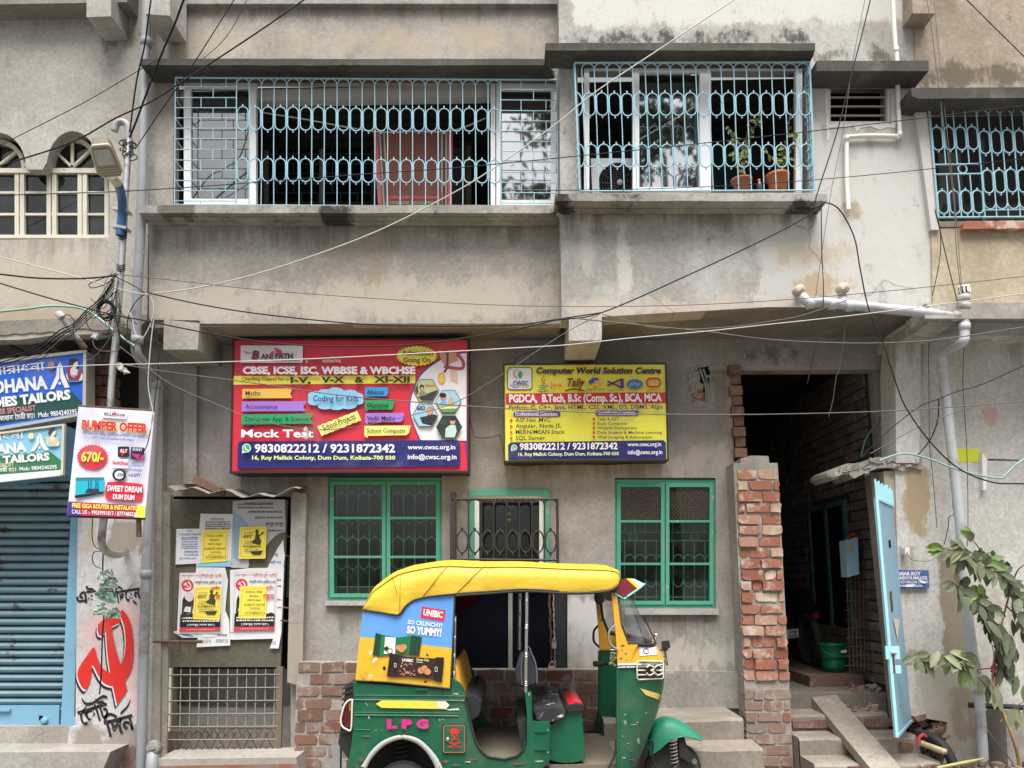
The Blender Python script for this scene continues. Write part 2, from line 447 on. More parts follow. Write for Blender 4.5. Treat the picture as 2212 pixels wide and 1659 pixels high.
m_pane_mirror = glassmat('reflective_glass', (0.25, 0.27, 0.28), refl=0.75, dust=0.05)
m_pane_dim = glassmat('tinted_glass', (0.35, 0.36, 0.36), refl=0.3, dust=0.3, dustc=(0.16, 0.16, 0.16))
m_pane_ground = glassmat('dusty_glass', (0.72, 0.75, 0.73), refl=0.05, dust=0.12, dustc=(0.055, 0.085, 0.075))
m_blue_iron = paint_worn('sky_blue_painted_iron', '93bdcb', '5d5850', 0.3, 0.5, 11)
m_dim_iron = paint_worn('teal_painted_iron', '2f5558', '1c2c2e', 0.35, 0.6, 9)
m_green_wood = paint_worn('sea_green_painted_wood', '4a9c82', 'a39d8c', 0.45, 0.55, 9, dark='35826a')
m_green_iron = paint_worn('green_painted_iron', '6cc39f', '5c7a66', 0.2, 0.6, 8)
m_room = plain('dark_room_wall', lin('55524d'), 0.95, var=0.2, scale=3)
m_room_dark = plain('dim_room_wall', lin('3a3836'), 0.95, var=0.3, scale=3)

house = thing('concrete_house', 'grey cement house with overhanging upper floor and sky blue window grilles above the signboards', 'house', (0.2, 7.2, 0))

def quad_hole(x0, y0, x1, y1, Y):
    return Ws(rect(x0, y0, x1, y1), Y)
# --- ground floor wall
b = MB()
outer = Ws([(300, 640), (1990, 640), (1990, 797), (1592, 800), (1580, 830), (1586, 1000), (1612, 1400), (1625, 1680), (300, 1680)], YW)
GW = {'gate': (366, 1072, 628, 1648), 'lwin': (708, 1028, 955, 1298), 'mwin': (1013, 1058, 1187, 1262), 'door': (985, 1268, 1226, 1448), 'rwin': (1328, 1032, 1546, 1314), 'hole': (1503, 792, 1532, 850)}
b.prism(outer, 0.16, m_lower, holes=[quad_hole(*GW[k], YW) for k in GW if k != 'hole'], back=False)
b.px([(397, 770), (425, 770), (424, 1045), (396, 1045)], 6.94, 0.06, m_lower)
b.px([(630, 1062), (662, 1066), (652, 1482), (620, 1474)], 6.90, 0.10, m_lower)
b.px([(331, 830), (352, 830), (345, 1650), (326, 1650)], 6.90, 0.10, m_lower)
b.px([(352, 1060), (368, 1068), (360, 1650), (345, 1650)], 6.93, 0.07, m_lower)
b.px([(1240, 1444), (1620, 1452), (1622, 1530), (1240, 1530)], 6.95, 0.05, m_lower)
b.build('ground_floor_wall', house)
# --- upper floor walls
b = MB()
b.prism(Ws([(320, -420), (1207, -420), (1216, 699), (433, 699), (431, 692), (322, 690)], YL), 0.12, m_left, holes=[Ws([(376, 168), (1203, 172), (1206, 444), (374, 442)], YL)], back=False)
b.px([(318, -420), (1206, -420), (1206, 8), (318, 8)], 6.39, 0.06, m_left)
b.build('upper_wall', house)
b = MB()
b.prism(Ws([(1203, -420), (1975, -420), (1975, 190), (1995, 210), (2012, 480), (2012, 663), (1660, 663), (1300, 684), (1229, 690), (1213, 690)], YR), 0.22, m_right,
        holes=[Ws([(1246, 132), (1746, 132), (1757, 416), (1256, 416)], YR), Ws(rect(1786, 170, 1925, 268), YR)], back=False)
b.build('bay_wall', house)
# --- soffit, beams
b = MB()
zs = W(800, 699, YL).z
xa, xb = W(322, 690, YL).x, W(1213, 690, YL).x
b.box(xa, xb, YL + 0.02, 7.2, zs + 0.003, zs + 0.14, m_soffit)
zb = W(1500, 672, YR).z
xc, xd = W(1229, 690, YR).x, W(2012, 663, YR).x
b.box(xc, xd, YR + 0.02, 7.2, zb + 0.003, zb + 0.14, m_soffit)
b.build('soffit', house)
b = MB(); b.px([(354, 690), (431, 698), (427, 755), (353, 755)], YL - 0.004, 0.62, m_left); b.build('beam', house)
b = MB(); b.px([(1229, 688), (1300, 681), (1300, 735), (1229, 736)], YR - 0.004, 0.82, m_right); b.build('beam', house)
b = MB(); b.px([(313, -420), (367, -420), (367, 34), (314, 30)], 6.05, 0.34, m_right); b.build('beam', house)
# --- canopies and sills (stepped mouldings)
def moulding(name, layers, back, mat, jag=0.0):
    q = MB()
    for x0, y0, x1, y1, Y in layers:
        n = max(2, int((x1 - x0) / 45))
        top, bot = [], []
        for i in range(n + 1):
            x = lerp(x0, x1, i / n)
            top.append((x, y0 + random.uniform(-jag, jag))); bot.append((x, y1 + random.uniform(-jag, jag)))
        q.prism(Ws(top + bot[::-1], Y), back - Y, mat)
    return q.build(name, house)
moulding('window_canopy', [(303, 127, 1190, 141, 6.20), (312, 141.3, 1194, 152, 6.27), (320, 152.3, 1198, 162, 6.33)], 6.44, m_canopy, 0.6)
moulding('window_canopy', [(1178, 93, 1761, 109, 5.98), (1186, 109.3, 1757, 120, 6.05), (1196, 120.3, 1752, 131, 6.11)], 6.21, m_canopy, 0.7)
moulding('window_canopy', [(1764, 131, 2006, 153, 5.98)], 6.21, m_canopy, 0.6)
moulding('window_sill', [(299, 443, 1200, 460, 6.24), (306, 460.3, 1205, 470, 6.30), (313, 470.3, 1209, 479, 6.36)], 6.44, m_sill, 0.6)
moulding('window_sill', [(1199, 419, 1787, 434, 6.00), (1206, 434.3, 1781, 442, 6.06), (1212, 442.3, 1775, 452, 6.12)], 6.21, m_sill, 0.6)
# --- balcony room behind the grilles
b = MB()
z0, z1 = W(800, 470, YL).z, W(800, 172, YL).z + 0.02
xl, xm, xr = W(370, 300, YL).x, W(1212, 300, YL).x, W(1765, 300, YR).x
b.box(xl, xr, 7.55, 7.62, z0, z1 + 0.1, m_room)
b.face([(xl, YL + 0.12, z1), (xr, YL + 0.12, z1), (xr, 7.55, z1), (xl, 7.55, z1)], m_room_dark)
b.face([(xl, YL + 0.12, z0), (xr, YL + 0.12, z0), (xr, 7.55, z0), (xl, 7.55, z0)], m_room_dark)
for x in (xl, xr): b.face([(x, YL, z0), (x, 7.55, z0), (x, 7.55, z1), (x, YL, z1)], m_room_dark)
for k in range(5):
    yy = 6.8 + k * 0.16
    b.box(xl, xr, yy, yy + 0.06, z1 - 0.05, z1 - 0.01, m_room_dark)
b.box(xl, xm, YL + 0.14, YL + 0.24, W(800, 213, YL + 0.14).z, z1, plain('grey_beam_paint', lin('c4c2bc'), 0.9))
b.build('balcony_room', house)
b = MB()
for (x0, y0, x1, y1) in ((580, 312, 690, 440), (700, 312, 800, 440)):
    b.px(rect(x0, y0, x1, y1), 7.52, 0.02, m_dark)
    for k in range(7):
        b.rod([(x0, y0 + k * 21), (x1, y0 + k * 21)], 7.48, 0.007, m_dim_iron)
        for q in range(3):
            xx = x0 + 18 + q * 36 + (18 if k % 2 else 0)
            if xx < x1: b.rod([(xx, y0 + k * 21), (xx, min(y1, y0 + k * 21 + 21))], 7.48, 0.007, m_dim_iron)
b.px(rect(570, 304, 580, 440), 7.5, 0.05, plain('grey_frame', lin('8d8a84'), 0.7)); b.px(rect(690, 304, 700, 440), 7.5, 0.05, b.mats[-1])
b.build('window', house)
b = MB()
b.px(rect(1535, 318, 1600, 420), 7.5, 0.04, m_dim_iron); b.build('door', house)
b = MB()
b.px(rect(1018, 312, 1068, 444), 7.5, 0.04, m_dark); b.px(rect(1008, 300, 1018, 444), 7.48, 0.06, plain('tan_wood', lin('7d6a50'), 0.8)); b.px(rect(1008, 292, 1072, 302), 7.48, 0.06, b.mats[-1])
b.build('door', house)
# --- upper windows: sashes and panes
def sash(name, outer, bars, Y, pane_rect, pane_mat, dep=0.05):
    q = MB()
    for r in bars: q.px(rect(*r), Y, dep, m_alu)
    w = q.build(name, house)
    for pr in pane_rect:
        q = MB(); q.px(rect(*pr), Y + dep * 0.5, 0.006, pane_mat); q.build('pane', w)
    return w
W1 = sash('window', None, [(390, 170, 1204, 177), (397, 177, 412, 441), (412, 177, 538, 189), (412, 429, 538, 441), (538, 177, 553, 441), (470, 177, 474, 429)][:5], YL + 0.07, [(412, 189, 538, 429)], m_pane_dim)
W2 = sash('window', None, [(1060, 178, 1070, 443), (1072, 178, 1083, 443), (1083, 180, 1190, 191), (1083, 432, 1190, 443), (1190, 178, 1204, 443)], YL + 0.065, [(1083, 191, 1190, 432)], m_pane_mirror)
W3 = sash('window', None, [(1262, 140, 1273, 414), (1367, 140, 1381, 414), (1381, 140, 1512, 153), (1381, 404, 1520, 414), (1512, 140, 1536, 414), (1719, 136, 1733, 414), (1273, 140, 1367, 146), (1536, 140, 1719, 146)], YR + 0.06, [(1381, 153, 1512, 404)], m_pane_mirror)
# --- grilles
def oval_grille(q, x0, dx, n, top, bot, rows, Y, r, tf, mat, arcs=True, nub=True, ow=0.43):
    jit = [(random.uniform(-.9, .9), random.uniform(-.9, .9), random.uniform(-1, 1)) for _ in range(n + 1)]
    sp = lambda pts: [tf(*p) for p in pts]
    for k in range(n + 1):
        x = x0 + dx * k
        q.rod(sp([(x + jit[k][0] * .4, top + (dx / 2 if arcs else 0)), (x + jit[k][1], lerp(top, bot, .5)), (x + jit[k][0], bot)]), Y, r, mat)
    for k in range(n):
        c = x0 + dx * (k + 0.5)
        if arcs: q.rod(sp(ell(c, top + dx / 2, dx / 2, dx / 2, 10, 0, math.pi)), Y, r, mat, caps=False)
        for a, e in rows:
            a, e = a + jit[k][2], e + jit[k][2] * .6
            rr, hh = dx * ow, (e - a) / 2
            st = [(c + rr * math.cos(t), a + rr - rr * math.sin(t)) for t in [math.pi * i / 8 for i in range(9)]] + [(c + rr * math.cos(t), e - rr - rr * math.sin(t)) for t in [math.pi + math.pi * i / 8 for i in range(9)]]
            q.tube([W(*tf(*p), Y - 0.004) for p in st], r * 1.15, mat, 5, closed=True)
            if nub:
                q.rod(sp([(c, a - 5), (c, a)]), Y, r * 1.5, mat); q.rod(sp([(c, e), (c, e + 5)]), Y, r * 1.5, mat)
def brick_grille(q, x0, x1, ys, odd, even, Y, r, tf, mat, top, bot):
    for i, y in enumerate(ys):
        q.rod([tf(x0, y), tf(x1, y)], Y, r, mat)
        y2 = ys[i + 1] if i + 1 < len(ys) else bot
        for x in (odd if i % 2 else even): q.rod([tf(x, y), tf(x, y2)], Y, r * 0.95, mat)
    for x in odd: q.rod([tf(x, top), tf(x, ys[0])], Y, r, mat)
    for x in (x0, x1): q.rod([tf(x, top), tf(x, bot)], Y, r * 1.2, mat)
q = MB()
tf = lambda x, y: (x + (y - 300) * 0.006 * (x - 800) / 400, y + (x - 510) * 0.007 if x > 510 else y)
YG = 6.30
oval_grille(q, 510.5, 27.2, 21, 169, 443, [(231, 281), (342, 392)], YG, 0.0047, tf, m_blue_iron)
brick_grille(q, 378, 510.5, [188, 211, 233, 255, 277.5, 300, 323, 346, 368, 390, 412, 434], (434, 488), (460,), YG, 0.0044, tf, m_blue_iron, 168, 443)
brick_grille(q, 1082, 1204, [190, 212, 235, 257, 279, 301, 323, 346, 368, 390, 412, 434], (1126, 1180), (1153,), YG, 0.0044, tf, m_blue_iron, 168, 443)
q.rod([tf(378, 168), tf(1204, 168)], YG, 0.008, m_blue_iron)
q.rod([tf(378, 442), tf(1204, 442)], YG, 0.006, m_blue_iron)
for y in (168, 211, 255, 300, 346, 390, 434):
    for x in (378, 1204):
        a = W(*tf(x, y), YG); q.tube([a, a + Vector((0, 0.16, 0))], 0.006, m_blue_iron, 5)
q.build('grille', W1)
q = MB()
tf = lambda x, y: (x + (y - 137) * 0.040, y)
YB = 6.07
oval_grille(q, 1256, 27.35, 18, 137, 413, [(201, 250), (312, 361)], YB, 0.0047, tf, m_blue_iron)
for k, c in enumerate([1249]):
    q.rod([tf(1241, 137), tf(1241, 413)], YB, 0.009, m_blue_iron)
    for a, e in ((201, 250), (312, 361)): q.rod([tf(x, y) for x, y in ell(1243, (a + e) / 2, 12, 25, 10, -math.pi / 2, math.pi / 2)], YB, 0.0065, m_blue_iron)
q.rod([tf(1241, 136), tf(1750, 135)], YB, 0.009, m_blue_iron); q.rod([tf(1241, 413), tf(1750, 411)], YB, 0.007, m_blue_iron)
q.rod([tf(1749, 136), tf(1749, 412)], YB, 0.009, m_blue_iron)
for s_ in (1241, 1749):
    for k in range(14):
        y = 140 + k * 20
        a = W(*tf(s_, y), YB); q.tube([a, a + Vector((0, 0.14, 0.05))], 0.007, m_blue_iron, 4)
    for dd in (0.05, 0.1):
        a, e = W(*tf(s_, 137), YB), W(*tf(s_, 412), YB); q.tube([a + Vector((0, dd, 0)), e + Vector((0, dd, 0))], 0.005, m_blue_iron, 4)
q.build('grille', W3)
# --- louvred ventilator
q = MB()
for r in ((1786, 170, 1925, 177), (1786, 177, 1794, 268), (1917, 177, 1925, 268), (1794, 262, 1917, 268)): q.px(rect(*r), YR + 0.02, 0.05, m_white)
lw = q.build('window', house, label='small louvred ventilator window with slanted slats')
for k in range(5):
    y = 189 + k * 19.5
    q = MB()
    a, c = W(1793, y, YR + 0.045), W(1918, y, YR + 0.045)
    q.prism([a, c, c + Vector((0, 0.004, -0.012)), a + Vector((0, 0.004, -0.012))], (0, 0.10, 0.055), plain('louvre_slat', lin('a69f90'), 0.6))
    q.build('slat', lw)
q = MB(); q.px(rect(1790, 172, 1921, 266), YR + 0.2, 0.02, m_dark); q.build('backing', lw)
q = MB()
m_lime = plain('white_mortar_smear', lin('d6d3cd'), 0.9, var=0.2)
for pts in ([(1780, 165), (1932, 165), (1930, 171), (1786, 172)], [(1781, 168), (1787, 172), (1792, 300), (1787, 305)], [(1925, 170), (1934, 168), (1936, 268), (1926, 268)], [(1790, 268), (1936, 268), (1934, 277), (1920, 274), (1900, 280), (1880, 272), (1860, 276), (1850, 285), (1845, 272), (1792, 276)]):
    q.px(pts, YR - 0.006, 0.006, m_lime)
q.build('mortar_surround', house)

# --- ground floor windows
def leaf_window(name, hole, frame_w, Ya, sashes, rails, label):
    x0, y0, x1, y1 = hole
    q = MB()
    fw = frame_w
    q.px(rect(x0, y0 + 4, x1, y0 + 4 + fw), Ya, 0.07, m_green_wood); q.px(rect(x0, y1 - fw, x1, y1), Ya, 0.07, m_green_wood)
    q.px(rect(x0, y0 + 4 + fw, x0 + fw * 0.6, y1 - fw), Ya, 0.07, m_green_wood); q.px(rect(x1 - fw * 0.6, y0 + 4 + fw, x1, y1 - fw), Ya, 0.07, m_green_wood)
    w = q.build(name, house, label=label)
    for sx0, sx1 in sashes:
        q = MB(); Ys = Ya - 0.015; t = 8
        ya, yb = y0 + 4 + fw, y1 - fw
        q.px(rect(sx0, ya, sx0 + t, yb), Ys, 0.04, m_green_wood); q.px(rect(sx1 - t, ya, sx1, yb), Ys, 0.04, m_green_wood)
        q.px(rect(sx0 + t, ya, sx1 - t, ya + t), Ys, 0.04, m_green_wood); q.px(rect(sx0 + t, yb - t, sx1 - t, yb), Ys, 0.04, m_green_wood)
        for r in rails: q.px(rect(sx0 + t, r - 2.5, sx1 - t, r + 2.5), Ys, 0.035, m_green_wood)
        q.build('sash', w)
        ys = [ya + t] + rails + [yb - t]
        q = MB()
        for a, c in zip(ys[:-1], ys[1:]): q.px(rect(sx0 + t - 1, a, sx1 - t + 1, c), Ys + 0.03, 0.004, m_pane_ground)
        q.build('pane', w)
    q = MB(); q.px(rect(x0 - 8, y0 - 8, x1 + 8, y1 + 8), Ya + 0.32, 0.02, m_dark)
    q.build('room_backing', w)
    return w
lw = leaf_window('window', GW['lwin'], 8, YW + 0.03, [(713, 833), (835, 950)], [1119, 1203], 'green two-leaf window with scalloped inner grille')
q = MB()
YI = YW + 0.11
for c0 in (713, 835):
    for k in range(5):
        x = c0 + 13 + k * 24
        q.rod([(x, 1035), (x, 1296)], YI, 0.006, m_green_iron)
        for y, s_ in ((1072, 1), (1168, 1), (1122, -1), (1222, -1)):
            q.rod([(a, e) for a, e in ell(x + 12, y + (7 if s_ > 0 else -7), 12, 14, 8, 0 if s_ > 0 else math.pi, math.pi if s_ > 0 else math.tau)], YI, 0.006, m_green_iron)
            q.rod([(x + 12, y - 7 * s_), (x + 12, y - 12 * s_)], YI, 0.009, m_green_iron)
    q.rod([(c0, 1268), (c0 + 118, 1268)], YI, 0.006, m_green_iron)
q.build('grille', lw)
rw = leaf_window('window', GW['rwin'], 8, YW + 0.03, [(1333, 1436), (1438, 1541)], [1126, 1218], 'green two-leaf window with brown wire mesh in its top panes')
q = MB()
for c0 in (1333, 1438):
    for k in range(4):
        x = c0 + 16 + k * 23
        q.rod([(x, 1128), (x, 1150)], YI, 0.005, m_green_iron); q.rod([(x, 1166), (x, 1216)], YI, 0.005, m_green_iron)
        q.rod([(x, 1222), (x, 1304)], YI, 0.005, m_green_iron)
        q.rod(ell(x + 11, 1208, 10, 10, 8, 0, math.pi), YI, 0.005, m_green_iron)
        q.rod(ell(x + 11, 1250, 11, 18, 8, math.pi, math.tau), YI, 0.005, m_green_iron)
    for y in (1150, 1168, 1290): q.rod([(c0 + 6, y), (c0 + 98, y)], YI, 0.005, m_green_iron)
    q.tube([W(x, y, YI) for x, y in ell(c0 + 34 if c0 < 1400 else c0 + 62, 1159, 9, 9, 14)], 0.005, m_green_iron, 5, closed=True)
q.build('grille', rw)
q = MB(); m_mesh = plain('brown_wire_mesh', lin('5d4a3a'), 0.8, var=0.3, scale=30); m_meshd = plain('brown_mesh_backing', lin('33271e'), 0.9, var=0.5, scale=14)
for c0, c1 in ((1342, 1427), (1447, 1532)):
    q.px(rect(c0, 1046, c1, 1122), YW + 0.055, 0.004, m_meshd)
    for k in range(-9, 12):
        for s_ in (1, -1):
            xa_ = c0 + k * 8.5; ya_, yb_ = 1046, 1122
            pa, pb = (xa_, ya_ if s_ > 0 else yb_), (xa_ + 76, yb_ if s_ > 0 else ya_)
            t0 = max(0, (c0 - pa[0]) / 76); t1 = min(1, (c1 - pa[0]) / 76)
            if t1 - t0 > 0.03: q.rod([(lerp(pa[0], pb[0], t), lerp(pa[1], pb[1], t)) for t in (t0, t1)], YW + 0.046, 0.004, m_mesh, n=3, caps=False)
q.build('wire_mesh', rw)
# middle window: green frame, white sash, black bars
q = MB()
x0, y0, x1, y1 = GW['mwin']
q.px(rect(x0, y0, x1, y0 + 13), YW - 0.02, 0.1, m_green_wood); q.px(rect(x0, y0 + 13, x0 + 12, y1), YW - 0.02, 0.1, m_green_wood); q.px(rect(x1 - 12, y0 + 13, x1, y1), YW - 0.02, 0.1, m_green_wood)
mw = q.build('window', house, label='small green framed window with white inner sash')
q = MB(); q.px(rect(x0 + 12, y0 + 13, x1 - 12, y0 + 23), YW, 0.05, m_white); q.px(rect(x0 + 12, y0 + 23, x0 + 22, y1), YW, 0.05, m_white); q.px(rect(x1 - 22, y0 + 23, x1 - 12, y1), YW, 0.05, m_white); q.build('sash', mw)
q = MB(); q.px(rect(x0 + 22, y0 + 23, x1 - 22, y1), YW + 0.03, 0.004, m_pane_ground); q.build('pane', mw)
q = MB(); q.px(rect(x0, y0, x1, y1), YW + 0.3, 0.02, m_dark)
m_bead = plain('yellow_bead', lin('c79a2a'), 0.4)
for y in (1094, 1110, 1124): q.lathe(W(1100, y, YW + 0.1), (0, -1, 0), [(0, 0.02), (0.02, 0.018), (0.03, 0.001)], m_bead, 10)
q.build('room_backing', mw)
q = MB(); YC = 6.82
q.px(rect(972, 1062, 985, 1262), YC, 0.05, m_iron)
q.rod([(985, 1078), (1205, 1078)], YC, 0.012, m_iron); q.rod([(1204, 1078), (1206, 1262)], YC, 0.012, m_iron); q.rod([(985, 1208), (1205, 1210)], YC, 0.010, m_iron)
for k in range(9):
    x = 985 + k * 27.3
    q.rod([(x, 1078), (x, 1262)], YC, 0.008, m_iron)
    if k < 8:
        q.rod(ell(x + 13.6, 1090, 13, 11, 8, 0, math.pi), YC, 0.007, m_iron)
        q.tube([W(a, c, YC) for a, c in ell(x + 13.6, 1170, 12, 24, 14)], 0.008, m_iron, 5, closed=True)
        q.rod([(x + 13.6, 1140), (x + 13.6, 1146)], YC, 0.012, m_iron); q.rod([(x + 13.6, 1194), (x + 13.6, 1200)], YC, 0.012, m_iron)
for x, y in ((978, 1080), (978, 1200), (1205, 1090), (1205, 1225)):
    a = W(x, y, YC); q.tube([a, a + Vector((0, 0.2, 0))], 0.010, m_iron, 5)
q.build('window_guard', house)
# black double door behind the rickshaw
q = MB(); m_bdoor = plain('blackish_blue_door_paint', (0.004, 0.005, 0.009), 0.3, dirt='101318', dirt_amt=0.2, spec=0.08)
x0, y0, x1, y1 = GW['door']
q.px(rect(x0, y0, 1102, y1), YW + 0.04, 0.04, m_bdoor); q.px(rect(1105, y0, x1, y1), YW + 0.04, 0.04, m_bdoor)
q.px(rect(1196, y0, 1226, y1), YW + 0.028, 0.02, m_iron)
dr = q.build('door', house)
q = MB(); q.px(rect(1098, y0, 1107, y1), YW + 0.025, 0.02, plain('pale_door_strip', lin('9a9a92'), 0.5)); q.build('door_strip', dr)
# sills under ground windows
for r, nm in (((702, 1298, 958, 1308), 's'), ((1350, 1316, 1553, 1328), 's')):
    q = MB(); q.px(rect(*r), YW - 0.05, 0.06, m_right); q.build('window_sill', house)
# broken hole with conduits
q = MB(); m_hole = plain('hole_shade', lin('3a3530'), 0.95, var=0.4, scale=20)
q.px([(1506, 795), (1530, 792), (1534, 803), (1531, 830), (1529, 850), (1518, 846), (1521, 830), (1512, 826), (1513, 808)], YW - 0.006, 0.004, m_dark)
q.px([(1492, 852), (1502, 850), (1510, 840), (1520, 846), (1528, 856), (1522, 866), (1508, 864), (1498, 858)], YW - 0.005, 0.004, plain('exposed_brick_patch', lin('8a5a45'), 0.95, var=0.4, scale=20))
for dx in (0, 7): q.rod(smooth([(1512 + dx, 797), (1518 + dx, 815), (1524 + dx * 0.6, 835), (1526 + dx * 0.7, 866)]), YW - 0.02, 0.010, m_pvc_grey)
for k in range(22):
    a, e = random.uniform(1490, 1540), random.uniform(790, 868)
    if 1510 < a < 1530 and e < 845: continue
    c = W(a, e, YW - 0.004); q.obox(c, (random.uniform(0.008, 0.022), 0, 0.004), (0, 0.008, 0), (0.002, 0, random.uniform(0.006, 0.018)), m_lower, jit=0.006)
q.build('wall_opening', house)
# bricks
m_brick_old = brickmat('weathered_brick', ['7d5e52', '8f6f62', '86695f', '9a8072', '8a5646'], 'a09a90', 0.75)
m_brick_red = brickmat('red_brick', ['a0634f', 'ae745f', '985c49', 'b78670', 'd2b8a2', 'a86a54', 'b27a64'], 'd6cec2', 0.62)
m_mortar = plaster('rough_mortar', 'a0988c', '857d72', 'b4ac9f', streak=0.1, spots=0.9, bump=0.9)
def bricks(q, edges, y0, y1, ch, bl, Y, mat, depth=0.10, proud=0.018, jx=1.5, gap=2.6, miss=0.0):
    k, y = 0, y1
    while y - ch > y0 - ch * 0.4:
        ya, yb = y - ch + gap * random.uniform(0.8, 1.3), y - random.uniform(0, 0.8)
        xl, xr = edges((ya + yb) / 2)
        x = xl - (bl * 0.5 if k % 2 else 0) + random.uniform(-3, 3)
        while x < xr - 5:
            w = bl * random.uniform(0.86, 1.08) * (0.5 if random.random() < 0.12 else 1)
            a, e = max(x, xl), min(x + w - gap, xr + random.uniform(-2, 3))
            if e - a > 7 and random.random() >= miss:
                j = lambda: random.uniform(-jx, jx)
                Yp = Y - random.uniform(0.2, 1.0) * proud
                cc = [random.choice((1.5, 2, 2.5, 3, 6)) for _ in range(4)]
                mx = (a + e) / 2 + random.uniform(-6, 6)
                P = [(a + cc[0], ya + j() * .4), (mx, ya + j() * .7), (e - cc[1], ya + j() * .4), (e + j() * .5, ya + cc[1] * .8), (e + j() * .8, (ya + yb) / 2), (e + j() * .5, yb - cc[2] * .8), (e - cc[2], yb + j() * .4), (mx + 4, yb + j() * .7), (a + cc[3], yb + j() * .4), (a + j() * .5, yb - cc[3] * .8), (a + j() * .8, (ya + yb) / 2), (a + j() * .5, ya + cc[0] * .8)]
                q.px(P, Yp, depth, mat, random.random(), back=False)
            x += w
        y -= ch; k += 1
q = MB()
q.px([(642, 1430), (1000, 1434), (1000, 1680), (634, 1680)], 6.86, 0.16, m_mortar)
q.px([(990, 1447), (1296, 1447), (1300, 1680), (990, 1680)], 6.87, 0.14, m_mortar)
bricks(q, lambda y: (642 - (y - 1430) * 0.03, 1000), 1432, 1660, 26, 58, 6.86, m_brick_old, jx=2.2, gap=4.5, miss=0.06)
bricks(q, lambda y: (1004, 1294), 1449, 1660, 27, 60, 6.87, m_brick_old, jx=2.2, gap=4.8, miss=0.08)
q.build('brick_plinth', house)
# toothed bricks beside the passage
q = MB()
for k in range(9):
    y = 788 + k * 22.4
    dx = k * 1.7 + (0 if k % 2 else -3)
    q.px([(1577 + dx + random.uniform(-1, 1), y), (1603 + dx - (k % 2) * 5, y + random.uniform(-1, 1)), (1604 + dx - (k % 2) * 5, y + 19), (1578 + dx, y + 20)], 6.93 + 0.05 * (k % 2), 0.2, brickmat('tooth_brick', ['75584a', '8c6a58', '96745e'], '8c8278', 0.45) if k == 0 else q.mats[0], random.random())
q.build('brick_quoin', house)
# brick gate pillar
q = MB()
PE = lambda y: (1592 + (y - 1000) * 0.036, 1680 + (y - 1000) * 0.052)
q.px([(1584, 1000), (1680, 1000), (1716, 1690), (1618, 1690)], 6.76, 0.26, m_mortar)
bricks(q, PE, 1002, 1470, 24.2, 50, 6.76, m_brick_red, jx=2.6, gap=4.2, proud=0.04)
bricks(q, PE, 1472, 1680, 24.2, 50, 6.76, brickmat('cement_smeared_brick', ['96766a', 'a38a7c', '958a80', 'a06a58'], 'a8a196', 0.9), jx=2.2, gap=4.2, proud=0.02)
q.px([(1600, 990), (1622, 984), (1660, 985), (1662, 1000), (1600, 1001)], 6.80, 0.2, m_mortar)
q.build('brick_pillar', house)
# ================================================================ tailor shop building (far side of the drain pipe)
YA = 6.5
m_awall = plaster('beige_grey_plaster', 'a7a196', '978f84', 'b4aea4', bump=0.2, streak=0.25, spots=0.4, stains=[
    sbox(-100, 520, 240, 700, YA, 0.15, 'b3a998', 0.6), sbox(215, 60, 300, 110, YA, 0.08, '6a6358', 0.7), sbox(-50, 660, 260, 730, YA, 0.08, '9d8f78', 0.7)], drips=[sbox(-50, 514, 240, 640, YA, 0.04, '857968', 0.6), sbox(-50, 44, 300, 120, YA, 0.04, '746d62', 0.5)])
m_cream = paint_worn('cream_painted_wood', 'c9c4b4', '7d735f', 0.3, 0.6, 9, dark='8f866f')
m_blue_paint = paint_worn('blue_painted_steel', '7aaac4', '5c5148', 0.26, 0.4, 5, dark='5e8ea8')
m_shutter = paint_worn('blue_grey_shutter_paint', '76949f', '564b42', 0.55, 0.45, 3.2, dark='566c74')
m_whitewash = plaster('painted_white_wall', 'c4c0c2', 'b0acaa', 'd0cdce', bump=0.2, streak=0.25, spots=0.4, stains=[
    sbox(225, 1120, 310, 1200, 6.86, 0.06, '8f8577', 0.9), sbox(150, 1560, 320, 1680, 6.86, 0.06, '857b70', 0.8), sbox(270, 1610, 320, 1690, 6.86, 0.05, '6a4636', 0.8),
    sbox(200, 1290, 310, 1380, 6.86, 0.08, 'e0a8a2', 0.45), sbox(270, 1380, 310, 1560, 6.86, 0.06, 'e2b2ae', 0.4), sbox(170, 1330, 220, 1420, 6.86, 0.06, 'e0a8a2', 0.35), sbox(180, 1120, 215, 1200, 6.86, 0.05, 'b9ab90', 0.7)])
shop = thing('tailor_shop_building', 'beige plastered building with cream arched windows above a blue rolling shutter', 'building', (-3.9, 7.2, 0))
b = MB()
arch = lambda cx, rx, ry, sy: [(cx + rx, sy)] + ell(cx, sy, rx, ry, 18, 0, math.pi)[1:-1] + [(cx - rx, sy)]
hole1 = [(236, 513), (236, 365)] + [(214, 365)] + ell(157, 365, 57, 82, 18, 0, math.pi)[1:-1] + [(98, 365), (57, 362)] + ell(-6, 362, 62, 76, 16, 0, math.pi)[1:-1] + [(-70, 362), (-70, 520)]
b.prism(Ws([(-700, -420), (330, -420), (318, 690), (270, 708), (200, 722), (120, 724), (40, 734), (-700, 740)], YA), 0.14, m_awall, holes=[Ws(hole1, YA)], back=False)
for cx, rx, ry, sy in ((157, 57, 82, 365), (-6, 62, 76, 362)):
    o_, i_ = ell(cx, sy, rx + 11, ry + 14, 20, 0, math.pi), ell(cx, sy, rx, ry, 20, 0, math.pi)
    b.prism(Ws(o_ + i_[::-1], YA - 0.012), 0.012, m_awall)
b.px([(52, 352), (100, 352), (92, 366), (58, 366)], YA - 0.03, 0.1, m_awall)
b.build('upper_wall', shop)
